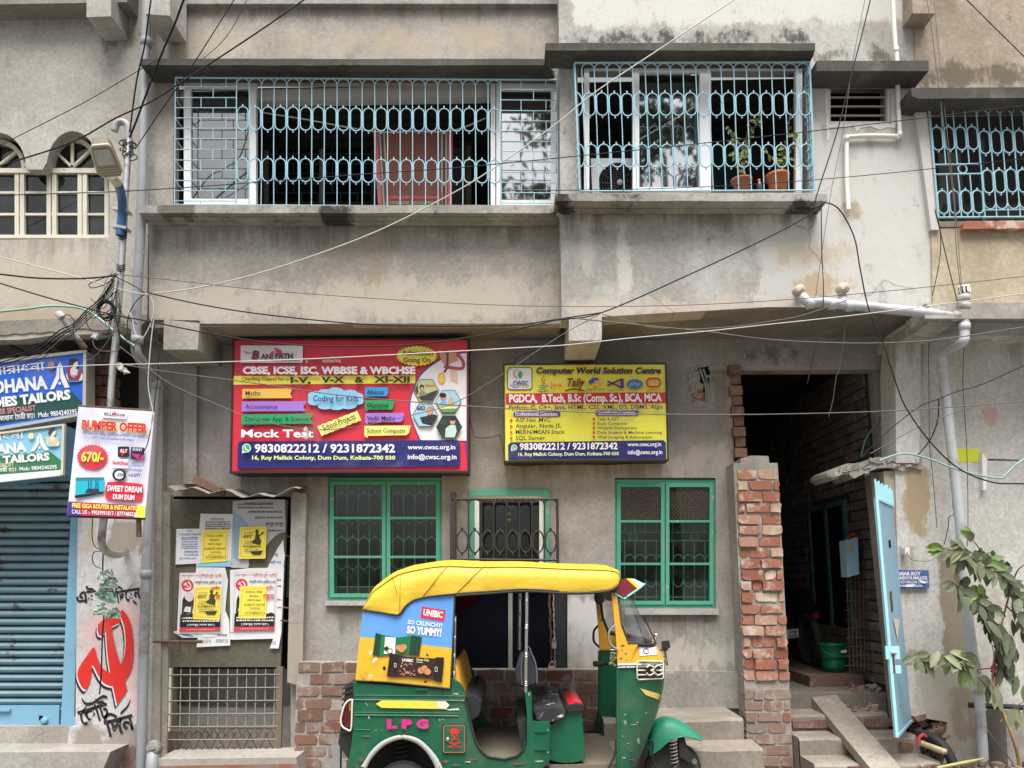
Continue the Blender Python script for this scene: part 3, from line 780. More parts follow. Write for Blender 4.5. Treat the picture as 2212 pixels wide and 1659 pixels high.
# chipped underside strip
b = MB()
pts = [(-700, 737), (-220, 735)]
for k in range(28): pts.append((-220 + k * 19.3, lerp(736, 706, k / 28) + random.uniform(-5, 3)))
b.prism(Ws(pts + [(318, 690), (318, 680), (-700, 722)], YA - 0.01), 0.6, m_soffit)
b.build('soffit', shop)
b = MB(); b.px([(186, -420), (240, -420), (240, 35), (187, 37)], 6.2, 0.32, m_right); b.build('beam', shop)
b = MB()
zz = W(50, 44, YA).z
b.box(W(-250, 0, YA).x, W(300, 0, YA).x, 6.3, YA, zz, zz + 0.5, m_soffit)
b.build('roof_slab', shop)
# windows
m_pane_arch = glassmat('dark_frosted_glass', (0.16, 0.19, 0.19), refl=0.07, dust=0.15, dustc=(0.10, 0.11, 0.11))
Yf = YA + 0.09
b = MB()
for x in (-60, -20, 36, 47.5, 105, 117, 172, 183, 230):
    b.px(rect(x - 4.5, 372, x + 4.5, 508), Yf, 0.05, m_cream)
b.px(rect(-70, 363, 236, 373), Yf - 0.01, 0.06, m_cream); b.px(rect(-70, 507, 236, 514), Yf - 0.01, 0.06, m_cream)
b.px(rect(-70, 413, 236, 418), Yf + 0.01, 0.03, m_cream); b.px(rect(-70, 460, 236, 465), Yf + 0.01, 0.03, m_cream)
w = b.build('window', shop)
for x0, x1 in ((-16, 32), (52, 101), (121, 168), (187, 226)):
    b = MB()
    for y0, y1 in ((373, 413), (418, 460), (465, 507)):
        b.px(rect(x0, y0, x1, y1), Yf + 0.03, 0.004, m_pane_arch)
    b.build('pane', w)
b = MB()
for cx, rx, ry, sy in ((157, 55, 80, 363), (-6, 60, 74, 362)):
    o_, i_ = ell(cx, sy, rx, ry - 12, 20, 0, math.pi), ell(cx, sy, rx - 8, ry - 22, 20, 0, math.pi)
    b.prism(Ws(o_ + i_[::-1], Yf), 0.05, m_cream)
    for ang in (90, 38, 142):
        ca, sa = math.cos(math.radians(ang)), math.sin(math.radians(ang))
        b.rod([(cx, sy), (cx + (rx - 6) * ca, sy - (ry - 20) * sa)], Yf + 0.02, 0.018, m_cream, n=4)
fw = b.build('fanlight', shop)
for cx, rx, ry, sy in ((157, 55, 80, 363), (-6, 60, 74, 362)):
    b = MB(); b.px(ell(cx, sy, rx, ry - 14, 20, 0, math.pi), Yf + 0.04, 0.004, m_pane_arch); b.build('pane', fw)
b = MB(); b.px(rect(-90, 270, 245, 520), Yf + 0.3, 0.02, m_dark); b.build('room_backing', shop)
# shop front: inner wall, shutter, blue frame, painted pilaster, plinth
YS = 7.0
b = MB()
b.px([(-700, 700), (330, 690), (330, 1690), (-700, 1690)], 7.3, 0.05, m_room_dark)
b.box(W(-700, 0, 7).x, W(330, 0, 7).x, YA + 0.05, 7.3, W(0, 722, YA).z, W(0, 700, YA).z, m_room_dark)
b.build('shop_wall', shop)
b = MB()
rows = []
xl_, xr_ = -700, 150
n = 0
y = 1010.0
prof = []
while y < 1530:
    for k, d in enumerate((0, 0.026, 0.034, 0.026, 0.0)):
        prof.append((y + 17.2 * k / 5.2, YS + 0.028 - d))
    prof.append((y + 14.2, YS + 0.11)); prof.append((y + 17, YS + 0.11))
    y += 17.2
for (yy, Y) in prof: rows.append([W(xl_, yy, Y), W(xr_ + 14 - (yy - 1010) * 0.03, yy, Y)])
b.grid(rows, m_shutter, smooth=False)
sh = b.build('rolling_shutter', shop)
b = MB()
b.px([(-700, 1526), (128, 1524), (127, 1568), (-700, 1570)], YS - 0.02, 0.05, m_blue_paint)
b.build('bottom_rail', sh)
b = MB()
b.px(rect(-8, 1532, 20, 1537), YS - 0.05, 0.03, m_blue_paint); b.px(rect(84, 1546, 92, 1556), YS - 0.024, 0.01, m_dark); b.lathe(W(98, 1556, YS - 0.02), (0, -1, 0), [(0, 0.03), (0.03, 0.028), (0.035, 0.015), (0.0351, 0.001)], m_blue_paint, 12)
b.build('lock', sh)
b = MB(); b.px([(154, 1090), (172, 1090), (160, 1548), (164, 1548), (164, 1567), (131, 1568)], 6.93, 0.1, m_blue_paint); b.build('shutter_frame', shop)
b = MB(); b.px([(168, 1085), (330, 1095), (320, 1690), (134, 1690), (150, 1570), (163, 1570)], 6.86, 0.3, m_whitewash); b.build('pilaster', shop)
b = MB()
b.px([(-700, 1570), (150, 1569), (152, 1625), (-700, 1630)], 6.9, 0.3, m_left)
b.px([(-700, 1628), (238, 1624), (212, 1690), (-700, 1690)], 6.55, 0.4, m_left)
b.build('plinth', shop)
b = MB()
b.px([(196, 725), (222, 725), (222, 900), (200, 900)], 6.95, 0.2, m_mortar)
bricks(b, lambda y: (203, 246), 722, 905, 24, 46, 6.88, brickmat('dusty_brick', ['6e4a3e', '7d584a', '8a6a5c', '8f8478'], '8a8076', 0.5), jx=2)
b.build('brick_column', shop)
# hand-painted emblem and words on the pilaster
m_gred = ink('graffiti_red', 'd8281f', 0.7); m_gblack = ink('graffiti_black', '1c1a1c', 0.7); m_gwhite = ink('graffiti_white', 'dedbdd', 0.7)
def c41(pts):   # measured in a 4x enlargement whose corner is (0, 1244.25)
    return [(a * 0.25, 1244.25 + e * 0.25) for a, e in pts]
b = MB(); Yp = 6.855
sick = smooth([(1060, 290), (1120, 380), (1150, 520), (1155, 680), (1140, 800), (1095, 890), (1010, 950), (920, 940), (860, 880), (800, 770), (790, 850), (770, 940), (735, 985), (690, 930), (668, 850), (690, 780), (750, 690), (810, 615), (840, 700), (880, 790), (940, 830), (990, 830), (1040, 770), (1075, 680), (1085, 560), (1075, 450), (1050, 370), (1020, 320)], 4)
ham = [(845, 420), (925, 350), (1010, 320), (1045, 375), (1035, 405), (965, 440), (975, 520), (1010, 660), (1065, 850), (1100, 990), (1060, 1050), (1010, 1115), (985, 1000), (950, 830), (930, 700), (918, 540), (915, 485), (880, 520), (855, 510), (842, 470)]
off = lambda P, dx, dy: [(x + dx, y + dy) for x, y in P]
b.flat(c41(off(sick, -18, 34)), Yp, m_gblack); b.flat(c41(off(ham, -18, 34)), Yp - 0.0005, m_gblack)
b.flat(c41(off(sick, -8, 14)), Yp - 0.001, m_gwhite); b.flat(c41(off(ham, -8, 14)), Yp - 0.0015, m_gwhite)
b.flat(c41(sick), Yp - 0.002, m_gred); b.flat(c41(ham), Yp - 0.0025, m_gred)
b.build('painted_emblem', shop)
b = MB()
text(b, 'এই', 166, 1304, 44, 26, Yp, m_gblack, ang=0.12, bold=0.03)
text(b, 'িচেহ্ন', 252, 1302, 54, 26, Yp, m_gblack, ang=0.16, bold=0.03)
text(b, 'েভাট', 176, 1568, 66, 34, Yp, m_gblack, ang=0.30, bold=0.03)
text(b, 'িদন', 232, 1592, 64, 36, Yp, m_gblack, ang=0.26, bold=0.03)
for st in ([(705, 1060), (740, 1105), (800, 1100), (880, 1045), (925, 1050)], [(1040, 1190), (1100, 1130), (1125, 1070)]):
    S = smooth(st, 4); L = [(x, y - 14) for x, y in S] + [(x, y + 12) for x, y in reversed(S)]
    b.flat(c41(L), Yp - 0.0012, m_gblack)
b.build('painted_lettering', shop)
# ================================================================ stained building beyond the passage, passage, steps
m_brown = plaster('brown_stained_plaster', 'aa9882', '8a7964', 'c0b09a', bump=0.5, streak=0.35, spots=0.8, stains=[
    sbox(1960, 130, 2300, 200, YR, 0.10, '5c5347', 0.85), sbox(1950, -60, 2060, 40, YR, 0.06, '7b6f60', 0.7)])
m_ochre = plaster('ochre_plaster', 'b6a582', '9c8a6a', 'cab996', bump=0.3, streak=0.2, spots=0.8)
m_rlow = plaster('grimy_whitewash', 'c6c2b9', 'b0aaa0', 'd0ccc4', bump=0.2, streak=0.5, spots=0.4, stains=[
    sbox(1990, 1430, 2110, 1640, 6.7, 0.08, 'a39a8c', 0.8), sbox(2040, 1180, 2075, 1420, 6.7, 0.03, '8a7a63', 0.8), sbox(1960, 1400, 2010, 1440, 6.7, 0.04, '8f7f68', 0.7), sbox(1960, 1000, 2005, 1160, 6.7, 0.05, 'a08a66', 0.85),
    sbox(2060, 1480, 2110, 1600, 6.7, 0.04, '8f836f', 0.8), sbox(2130, 880, 2150, 920, 6.7, 0.03, 'c58f80', 0.6)], drips=[sbox(1930, 712, 2300, 900, 6.7, 0.05, '8f887c', 0.6), sbox(1940, 1180, 2060, 1500, 6.7, 0.05, '8c8171', 0.6), sbox(2060, 1270, 2300, 1640, 6.7, 0.05, '9a9284', 0.5)])
stained = thing('stained_building', 'brown stained plaster building with a sky blue grille window beside the white water pipe', 'building', (4.2, 7.2, 0))
b = MB()
b.prism(Ws([(1972, -420), (3000, -420), (3000, 490), (2012, 490), (1998, 210), (1976, 188)], YR - 0.01), 0.16, m_brown, holes=[Ws([(2007, 230), (2400, 222), (2400, 478), (2027, 478)], YR - 0.01)], back=False)
b.px([(1971, 190), (1996, 190), (2030, 496), (2012, 496)], YR - 0.05, 0.2, m_right)
b.build('upper_wall', stained)
b = MB(); b.px([(2012, 494), (3000, 478), (3000, 668), (2015, 662)], YR - 0.02, 0.15, m_ochre); b.build('apron_wall', stained)
b = MB()
for P, Y, d in (([(2000, 655), (3000, 648), (3000, 670), (2010, 668)], YR - 0.10, 0.2), ([(1996, 668), (3000, 668), (3000, 690), (1998, 688)], YR - 0.16, 0.3), ([(2000, 690), (3000, 692), (3000, 702), (2003, 700)], YR - 0.10, 0.3)):
    b.px(P, Y, d, m_sill)
b.build('ledge', stained)
b = MB(); b.px([(1968, 190), (3000, 183), (3000, 206), (1985, 213), (1970, 208)], 5.98, 0.24, m_canopy); b.build('window_canopy', stained)
b = MB(); b.px([(1970, -420), (2020, -420), (2020, 29), (1971, 29)], 6.05, 0.2, m_brown); b.build('bracket', stained)
b = MB(); b.px(rect(2000, 225, 2420, 480), YR + 0.5, 0.03, m_room_dark); b.px([(2030, 330), (2075, 330), (2085, 480), (2030, 480)], YR + 0.4, 0.03, plain('grey_inner_panel', lin('6d6a66'), 0.9)); b.px([(2118, 300), (2126, 300), (2130, 480), (2122, 480)], YR + 0.2, 0.03, m_dim_iron); b.px([(2040, 440), (3000, 440), (3000, 480), (2040, 480)], YR + 0.3, 0.02, plain('dark_inner_boards', lin('2e2c2b'), 0.8)); b.build('room_backing', stained)
# grille window
q = MB()
YQ = YR - 0.06
tf = lambda x, y: (x + (y - 237) * 0.085, y - (x - 2007) * 0.018)
q.rod([tf(2007, 237), tf(2420, 237)], YQ, 0.009, m_blue_iron); q.rod([tf(2007, 470), tf(2400, 474)], YQ, 0.009, m_blue_iron); q.rod([tf(2007, 237), tf(2007, 470)], YQ, 0.010, m_blue_iron)
oval_grille(q, 2007, 25.3, 4, 237, 356, [(275, 325)], YQ, 0.0058, tf, m_blue_iron, arcs=False)
oval_grille(q, 2007, 25.3, 4, 378, 470, [(412, 462)], YQ, 0.0058, tf, m_blue_iron, arcs=False)
q.rod([tf(2007, 356), tf(2108, 356)], YQ, 0.008, m_blue_iron); q.rod([tf(2007, 377), tf(2108, 377)], YQ, 0.008, m_blue_iron); q.tube([W(*tf(a, e), YQ) for a, e in ell(2068, 366.5, 9.5, 9.5, 14)], 0.007, m_blue_iron, 5, closed=True)
oval_grille(q, 2108.2, 25.3, 8, 240, 470, [(284, 334), (369, 419)], YQ, 0.0058, tf, m_blue_iron)
for k in range(8): q.rod([tf(x, y) for x, y in ell(2108.2 + 25.3 * (k + .5), 440, 12.5, 14, 8, math.pi, math.tau)], YQ, 0.006, m_blue_iron)
q.rod([tf(2108, 456), tf(2400, 456)], YQ, 0.006, m_blue_iron)
q.build('window_grille', stained)
b = MB()
for x0, x1, r in ((2083, 2150, 0), (2151, 2250, 1), (2252, 2330, 0)):
    y0 = 478 - (x0 - 2083) * 0.01
    b.px([(x0, y0 + 3), (x0 + 6, y0 - 1), (x1, y0 - 1), (x1 + 1, y0 + 15), (x0 - 2, y0 + 17)], YR - 0.08, 0.12, m_brick_red, 0.2 + 0.3 * r)
b.build('sill_brick', stained)
# lower wall
b = MB()
YV = 6.7
b.prism(Ws([(1985, 712), (3000, 712), (3000, 1700), (2030, 1700), (2040, 1640), (2046, 1560), (1960, 1545), (1940, 1300), (1930, 800), (1934, 730)], YV), 0.25, m_rlow)
b.build('lower_wall', stained)
b = MB()
b.px([(1880, 740), (1934, 730), (1934, 1000), (1900, 1000)], 7.05, 0.3, m_soffit)
b.px([(1934, 735), (1990, 728), (1986, 1000), (1936, 1000)], YV - 0.05, 0.2, m_rlow)
b.build('pier', stained)
zt = W(2100, 702, YR - 0.1).z
b = MB(); b.box(W(1990, 700, YR).x, W(3000, 700, YR).x + 0.3, YR - 0.05, 7.0, zt + 0.01, zt + 0.1, m_rlow); b.build('soffit', stained)
m_white_box = plain('yellow_sprayed_paint', lin('c9cf3a'), 0.7)
b = MB()
b.px([(2065, 968), (2114, 969), (2115, 998), (2068, 997)], YV - 0.004, 0.004, m_white_box)
b.px([(2116, 974), (2121, 974), (2124, 1058), (2118, 1058)], YV - 0.004, 0.004, m_white_box); b.px([(2121, 976), (2132, 992), (2131, 1058), (2124, 1058)], YV - 0.05, 0.05, m_white)
b.px([(2134, 991), (2200, 993), (2200, 995), (2134, 994)], YV - 0.004, 0.004, m_inkblack)
b.build('painted_marking', stained)
b = MB()
b.px([(2128, 1535), (3000, 1540), (3000, 1700), (2120, 1700)], YV - 0.04, 0.1, m_left)
b.px([(2172, 1534), (3000, 1600), (3000, 1700), (2180, 1700)], YV - 0.3, 0.25, m_left)
b.build('low_parapet', stained)
b = MB()   # broken opening at the foot of the wall
b.px([(1960, 1540), (2035, 1556), (2050, 1600), (2040, 1680), (1950, 1680)], YV + 0.3, 0.05, plain('hole_depth', lin('2a1a14'), 0.95, var=0.5, scale=14))
for k in range(26):
    c = W(random.uniform(1975, 2042), random.uniform(1548, 1640), YV + random.uniform(0.02, 0.28))
    b.obox(c, (random.uniform(0.02, 0.06), 0, 0.01), (0, 0.05, 0), (-0.006, 0, random.uniform(0.015, 0.03)), m_brick_old if k % 3 else m_brick_red, random.random() * 0.5, jit=0.012)
b.build('broken_opening', stained)
# --- passage: walls, floor, window
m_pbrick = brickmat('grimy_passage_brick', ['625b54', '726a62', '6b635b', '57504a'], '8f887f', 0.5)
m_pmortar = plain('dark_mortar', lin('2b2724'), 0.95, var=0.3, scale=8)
m_tread = plaster('worn_step_cement', '8f8473', '776c5d', 'a1978a', bump=0.4, streak=0.0, spots=0.7)
passage = thing('passage_walls', 'dark brick passage between the concrete house and the blue gate', 'passage', (2.8, 9.0, 0))
XR, XL_ = W(1903, 1200, 7.1).x, W(1600, 1200, 7.16).x
b = MB()
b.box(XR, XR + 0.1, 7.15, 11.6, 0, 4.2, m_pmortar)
z, k = 0.62, 0
while z < 3.6:
    y = 7.18 - (0.12 if k % 2 else 0)
    while y < 11.4:
        L = 0.245 * random.uniform(0.9, 1.05)
        if not (7.75 < y + L / 2 < 8.75 and 1.08 < z < 2.4):
            p = random.uniform(0.004, 0.02)
            j = lambda: random.uniform(-0.005, 0.005)
            P = [(XR - p, max(7.16, y) + j(), z + 0.082 + j()), (XR - p + j() * .5, y + L - 0.012, z + 0.082 + j()), (XR - p, y + L - 0.012 + j(), z + j()), (XR - p, max(7.16, y), z + j())]
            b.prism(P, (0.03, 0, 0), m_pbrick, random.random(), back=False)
        y += L
    z += 0.096; k += 1
b.build('brick_wall', passage)
b = MB()
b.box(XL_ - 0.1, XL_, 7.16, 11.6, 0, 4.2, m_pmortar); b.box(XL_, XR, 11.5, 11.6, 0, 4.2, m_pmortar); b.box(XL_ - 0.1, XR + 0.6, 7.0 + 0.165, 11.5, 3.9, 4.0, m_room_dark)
b.build('back_wall', passage)
b = MB(); b.box(XR - 0.02, XR + 0.02, 7.78, 8.70, 1.1, 2.36, m_dark)
w = b.build('window', passage)
b = MB()
for y0 in (7.76, 8.22, 8.68): b.box(XR - 0.04, XR, y0 - 0.025, y0 + 0.025, 1.08, 2.38, m_dim_iron)
b.box(XR - 0.04, XR, 7.785, 8.655, 2.33, 2.38, m_dim_iron); b.build('window_frame', w)
b = MB()
for k in range(9): b.rod([(1828 + k * 9, 1215), (1836 + k * 8, 1450)], 7.4, 0.005, m_rust, n=4)
for k in range(12): b.rod([(1826, 1218 + k * 20), (1905, 1216 + k * 20)], 7.4, 0.005, m_rust, n=4)
b.build('wire_grating', passage)
# floor and steps
m_dirt = plaster('passage_dirt', '7f7467', '655b50', '938878', bump=0.6, streak=0, spots=0.9)
b = MB(); b.box(XL_, XR, 7.2, 11.5, 0, 0.55, m_dirt)
b.box(XL_, XR, 8.75, 11.5, 0.55, 0.62, m_dirt); b.box(2.85, XR - 0.002, 7.62, 8.3, 0.55, 0.655, m_brick_old)
b.build('passage_floor', kind='structure')
b = MB()
def step(x0, x1, y0, y1, z1, q, ch=0.02):
    n = 8
    fr = [(lerp(x0, x1, i / n), y0 + random.uniform(-.012, .012), z1 - random.uniform(0, .012)) for i in range(n + 1)]
    q.grid([[(x, y1, z1) for x, y, z in fr], [(x, y + ch, z) for x, y, z in fr], [(x, y, z - ch) for x, y, z in fr], [(x, y + .004, 0) for x, y, z in fr]], m_tread, smooth=False)
    q.face([(x0, y0 + ch, 0), (x0, y1, 0), (x0, y1, z1), (x0, y0 + ch, z1)], m_tread); q.face([(x1, y0 + ch, 0), (x1, y1, 0), (x1, y1, z1), (x1, y0 + ch, z1)], m_tread)
xs0, xs1 = W(1712, 1560, 6.75).x, W(1985, 1560, 6.6).x
step(xs0, xs1 - 0.1, 6.92, 7.2, 0.42, b); step(xs0, xs1, 6.62, 6.92, 0.28, b); step(xs0, xs1, 6.3, 6.62, 0.14, b); step(xs0, xs1, 5.95, 6.3, 0.05, b)
for k in range(16):
    x = random.uniform(xs0 + 0.1, xs1 - 0.1); row = random.choice([(6.91, 0.34), (6.61, 0.2), (6.29, 0.09)])
    b.obox((x, row[0] - 0.002, row[1]), (random.uniform(0.05, 0.1), 0, 0), (0, 0.014, 0), (0, 0, 0.032), m_brick_old, random.random(), jit=0.008)
st = b.build('passage_steps', label='worn brick and cement steps leading up into the passage', cat='steps')
b = MB()
za = 0.49
xs0, xs1 = W(1290, 1530, 6.9).x, W(1610, 1548, 6.41).x
step(xs0, xs1 - 0.02, 6.41, 7.0, za, b); step(xs0 - 0.2, xs1 + 0.04, 6.12, 6.41, 0.32, b); step(xs0 - 0.2, xs1 + 0.14, 5.92, 6.12, 0.16, b)
b.build('house_steps', label='cement steps and landing in front of the green window by the brick pillar', cat='steps')
b = MB()
P0, P1 = W(1752, 1506, 7.2), W(1806, 1501, 7.2)
a0, a1, c0, c1 = P0 + Vector((0, 0.05, 0.02)), P1 + Vector((0, 0.05, 0.02)), Vector((W(1872, 1660, 6.2).x, 6.0, 0.10)), Vector((W(1938, 1660, 6.2).x, 6.0, 0.10))
b.prism([a0, a1, c1, c0], (0, 0, -0.08), m_tread)
b.build('ramp_plank', label='narrow concrete ramp plank laid over the passage steps', cat='ramp')
# broken gate post with slab
b = MB()
m_post = plaster('bare_brown_plaster', 'a8977c', '93826a', 'b8a98f', bump=0.4, spots=0.8)
YP = 6.72
b.px([(1908, 1018), (1996, 1012), (2000, 1180), (1985, 1240), (1975, 1560), (1958, 1560)], YP, 0.14, m_post)
b.px([(1880, 1022), (1908, 1018), (1958, 1560), (1936, 1560)], YP + 0.10, 0.12, m_soffit)
gp = b.build('gate_post', label='brown plastered gate post under a broken cement slab', cat='gate post')
b = MB()
top, bot = [], []
xs_ = [1788, 1800, 1815, 1830, 1845, 1860, 1880, 1895, 1910, 1930, 1950, 1970, 1993]
tp = [1020, 1012, 1008, 1001, 1000, 997, 990, 988, 987, 986, 986, 987, 988]
bt = [1030, 1036, 1028, 1022, 1034, 1026, 1017, 1012, 1008, 1012, 1016, 1010, 1014]
for x, t, e in zip(xs_, tp, bt): top.append((x, t + random.uniform(-2, 2))); bot.append((x, e + random.uniform(-2, 2)))
b.prism(Ws(top + bot[::-1], YP - 0.05), 0.4, m_mortar)
for k in range(40):
    i = random.randrange(len(xs_) - 1); c = W(xs_[i] + random.uniform(0, 15), random.uniform(tp[i] + 4, bt[i] - 2), YP - 0.05)
    b.obox(c, (random.uniform(.01, .03), 0, 0), (0, .012, 0), (0, 0, random.uniform(.008, .02)), m_mortar, jit=0.012)
b.build('slab', gp)
# blue steel gate, standing open
Ya, Yb = 6.18, 6.66
m_gate = paint_worn('pale_blue_gate_paint', '8ab0c4', '6b5a4a', 0.36, 0.45, 6, dark='7c9fb4')
m_gate2 = paint_worn('cyan_gate_edge_paint', 'a5dde6', '5d5148', 0.2, 0.45, 8)
gate = thing('sheet_metal_gate', 'light blue sheet metal gate standing open with a spiked top', 'gate', tuple(W(1936, 1594, Ya) * 0.5 + W(1968, 1558, Yb) * 0.5))
L0, L1, R0, R1 = W(1893, 1077, Ya), W(1937, 1592, Ya), W(1929, 1093, Yb), W(1969, 1557, Yb)
b = MB(); nrm = (R0 - L0).cross(L1 - L0).normalized() * 0.02
b.prism([L0, R0, R1, L1], nrm, m_gate)
b.build('panel', gate)
b = MB()
b.tube([L0, L1], 0.016, m_gate2, 4, smooth=False); b.tube([L0, R0], 0.014, m_gate2, 4, smooth=False); b.tube([L1, R1], 0.014, m_gate, 4, smooth=False)
b.build('frame', gate)
b = MB()
for k in range(11):
    t = k / 10
    p = L0.lerp(R0, t)
    hgt = W(1892, 1034, Ya).z - L0.z
    b.tube([p, p + Vector((0, 0, hgt * random.uniform(0.85, 1.0)))], 0.009, m_gate2, 4, smooth=False)
b.build('spike', gate)
b = MB()
gm = lambda u, v: L0.lerp(R0, u).lerp(L1.lerp(R1, u), v) - nrm * 0.3
for u0, v0, u1, v1 in ((0.5, 0.17, 0.60, 0.205),): b.face([gm(u0, v0), gm(u1, v0), gm(u1, v1), gm(u0, v1)], m_dark)
b.build('slot', gate)
b = MB()
for u0, v0, u1, v1 in ((0.30, 0.40, 0.40, 0.49),): b.face([gm(u0, v0), gm(u1, v0), gm(u1, v1), gm(u0, v1)], m_rust)
b.build('hasp', gate)
b = MB()
b.face([gm(0.35, 0.52), gm(0.75, 0.53), gm(0.5, 0.615)], plain('pale_scrap_paper', lin('cfc9b4'), 0.8))
b.build('torn_paper', gate)
b = MB()
c = gm(0.05, 0.655)
b.obox(c - Vector((0, 0.02, 0)), (0.055, 0, 0), (0, 0.008, 0), (0, 0, 0.05), m_gate2); b.tube([c + Vector((-0.02, -0.035, 0)), c + Vector((0.02, -0.035, 0))], 0.014, m_galv, 8); b.tube([c + Vector((0, -0.03, 0.01)), c + Vector((0.0, -0.03, -0.16))], 0.008, m_rust, 6)
b.obox(c + Vector((0.01, -0.02, -0.13)), (0.045, 0, 0), (0, 0.008, 0), (0, 0, 0.03), m_gate2)
b.build('latch', gate)
# ================================================================ signboards, banner, posters
class Art:
    """printed artwork on the plane y=Y, measured in an enlargement of the photo: corner (ox, oy), scale k"""
    def __init__(s, ox, oy, k, Y):
        s.ox, s.oy, s.k, s.Y, s.lay, s.b = ox, oy, k, Y, 0, MB()
    def P(s, pts): return [(s.ox + a * s.k, s.oy + e * s.k) for a, e in pts]
    def up(s): s.lay += 1; return s.Y - 0.0008 * s.lay
    def poly(s, pts, m): s.b.flat(s.P(pts), s.up(), m)
    def polys(s, lst, m):
        y = s.up()
        for pts in lst: s.b.flat(s.P(pts), y, m)
    def line(s, pts, w, m, closed=False):
        """stroke of width w"""
        y = s.up(); P = list(pts) + ([pts[0]] if closed else [])
        L, R = [], []
        for i, p in enumerate(P):
            a, e = P[max(i - 1, 0)], P[min(i + 1, len(P) - 1)]
            if closed and i in (0, len(P) - 1): a, e = P[-2], P[1]
            dx, dy = e[0] - a[0], e[1] - a[1]; n = math.hypot(dx, dy) or 1
            L.append((p[0] - dy / n * w / 2, p[1] + dx / n * w / 2)); R.append((p[0] + dy / n * w / 2, p[1] - dx / n * w / 2))
        for i in range(len(P) - 1): s.b.face(Ws(s.P([L[i], L[i + 1], R[i + 1], R[i]]), y), m)
    def text(s, t, x, y, w, h, m, ang=0.0, bold=0.02, shear=0.0, out=None, outw=0.03):
        X, Y = s.ox + x * s.k, s.oy + y * s.k
        if out is not None: text(s.b, t, X - h * s.k * 0.04, Y, w * s.k * 1.01 + h * s.k * 0.05, h * s.k, s.up(), out, ang, bold + outw, shear)
        text(s.b, t, X, Y, w * s.k, h * s.k, s.up(), m, ang, bold, shear)
    def done(s, name, parent, label=None):
        o = s.b.build(name, parent, label) if s.b.f else None
        s.b = MB()
        return o
def star(cx, cy, rx, ry, n, d=0.86):
    return [(cx + rx * (1 if i % 2 else d) * math.cos(math.tau * i / (2 * n)), cy + ry * (1 if i % 2 else d) * math.sin(math.tau * i / (2 * n))) for i in range(2 * n)]
def rrect(x0, y0, x1, y1, r, n=4, tl=1, tr=1, br=1, bl=1):
    out = []
    for cx, cy, a, on in ((x1 - r, y0 + r, 0, tr), (x0 + r, y0 + r, 90, tl), (x0 + r, y1 - r, 180, bl), (x1 - r, y1 - r, 270, br)):
        if on: out += ell(cx, cy, r, r, n, math.radians(a), math.radians(a + 90))
        else: out.append({0: (x1, y0), 90: (x0, y0), 180: (x0, y1), 270: (x1, y1)}[a])
    return out
i_red, i_yel, i_navy, i_sky, i_lil, i_grn = ink('sign_red', 'd82a40'), ink('sign_yellow', 'f2ec50'), ink('sign_navy', '1c2170'), ink('sign_sky_blue', '8fd0f6'), ink('sign_lilac', 'a878d8'), ink('sign_green', '18a060')
i_amb, i_wht, i_blk, i_blu, i_gold, i_skin = ink('sign_amber', 'f2c552'), ink('sign_white', 'eceaf0'), ink('sign_black', '17151a'), ink('sign_blue', '2a9fe6'), ink('sign_gold', 'd9a93a'), ink('printed_skin', 'd09a80')
i_pyel, i_wa, i_mar, i_pur = ink('sign_pale_yellow', 'f4f08a'), ink('messenger_green', '20b46a'), ink('sign_maroon', '7a1420'), ink('sign_purple', '5a3a9a')
m_signside = plain('dark_sign_casing', (0.02, 0.017, 0.018), 0.5)
def whatsapp(A, cx, cy, r):
    A.poly([(cx - r * 1.05, cy + r * 1.15), (cx - r * 0.95, cy + r * 0.1), (cx - r * 0.2, cy + r * 0.98)], i_wht); A.poly(ell(cx, cy, r, r, 20), i_wht); A.poly(ell(cx, cy, r * 0.82, r * 0.82, 20), i_wa)
    A.line(smooth([(cx - r * 0.4, cy - r * 0.45), (cx - r * 0.25, cy + r * 0.1), (cx + r * 0.1, cy + r * 0.4), (cx + r * 0.48, cy + r * 0.42)], 4), r * 0.24, i_wht)
# ---------------------------------------------------------------- red coaching sign
YF = 6.74
t = thing('coaching_signboard', 'large red signboard for coaching classes with navy phone strip, under the overhang', 'signboard', tuple(W(755, 1018, YF)))
b = MB(); b.px([(504, 733), (1011, 732), (1011, 1019), (497, 1020)], YF + 0.004, 0.22, i_red, side=m_signside); b.build('panel', t)
b = MB()
for P in ([(502, 731), (1013, 730), (1013, 733), (502, 734)], [(495, 1018), (1013, 1017), (1013, 1021), (495, 1022)], [(502, 734), (505, 734), (499, 1018), (496, 1018)], [(1010, 733), (1013, 733), (1013, 1017), (1010, 1017)]): b.px(P, YF - 0.012, 0.235, m_signside)
b.build('frame', t)
A = Art(493.75, 724.2, 0.18513, YF)
A.poly([(60, 475), (2180, 468), (2180, 562), (55, 578)], i_yel)
# white sweep at the far end, with hand, medal and photographs
B = Art(691.2, 740.6, 0.14881, YF - 0.002)
B.poly([(2128, 130)] + smooth([(1880, 165), (1640, 290), (1440, 470), (1330, 720), (1295, 930), (1330, 1130), (1450, 1400)], 5) + [(2100, 1420), (2135, 1750)], i_pur)
B.poly([(2128, 146)] + smooth([(1900, 180), (1670, 300), (1465, 480), (1350, 720), (1312, 930), (1345, 1130), (1462, 1410)], 5) + [(2125, 1420)], i_wht)
B.poly([(1730, 90), (1790, 140), (1880, 110), (1990, 150), (2010, 260), (1900, 300), (1830, 350), (1780, 290), (1740, 200)], i_skin)
B.poly([(1880, 330), (1990, 380), (2005, 600), (1895, 560)], ink('printed_wrist', 'e0c0a8'))
B.line(smooth([(1990, 160), (2080, 280), (2060, 370), (1900, 360), (1800, 340)], 5), 46, ink('ribbon_rose', 'b04a58')); B.line([(1850, 140), (1850, 360), (1800, 430)], 34, ink('ribbon_dark', '80303c'))
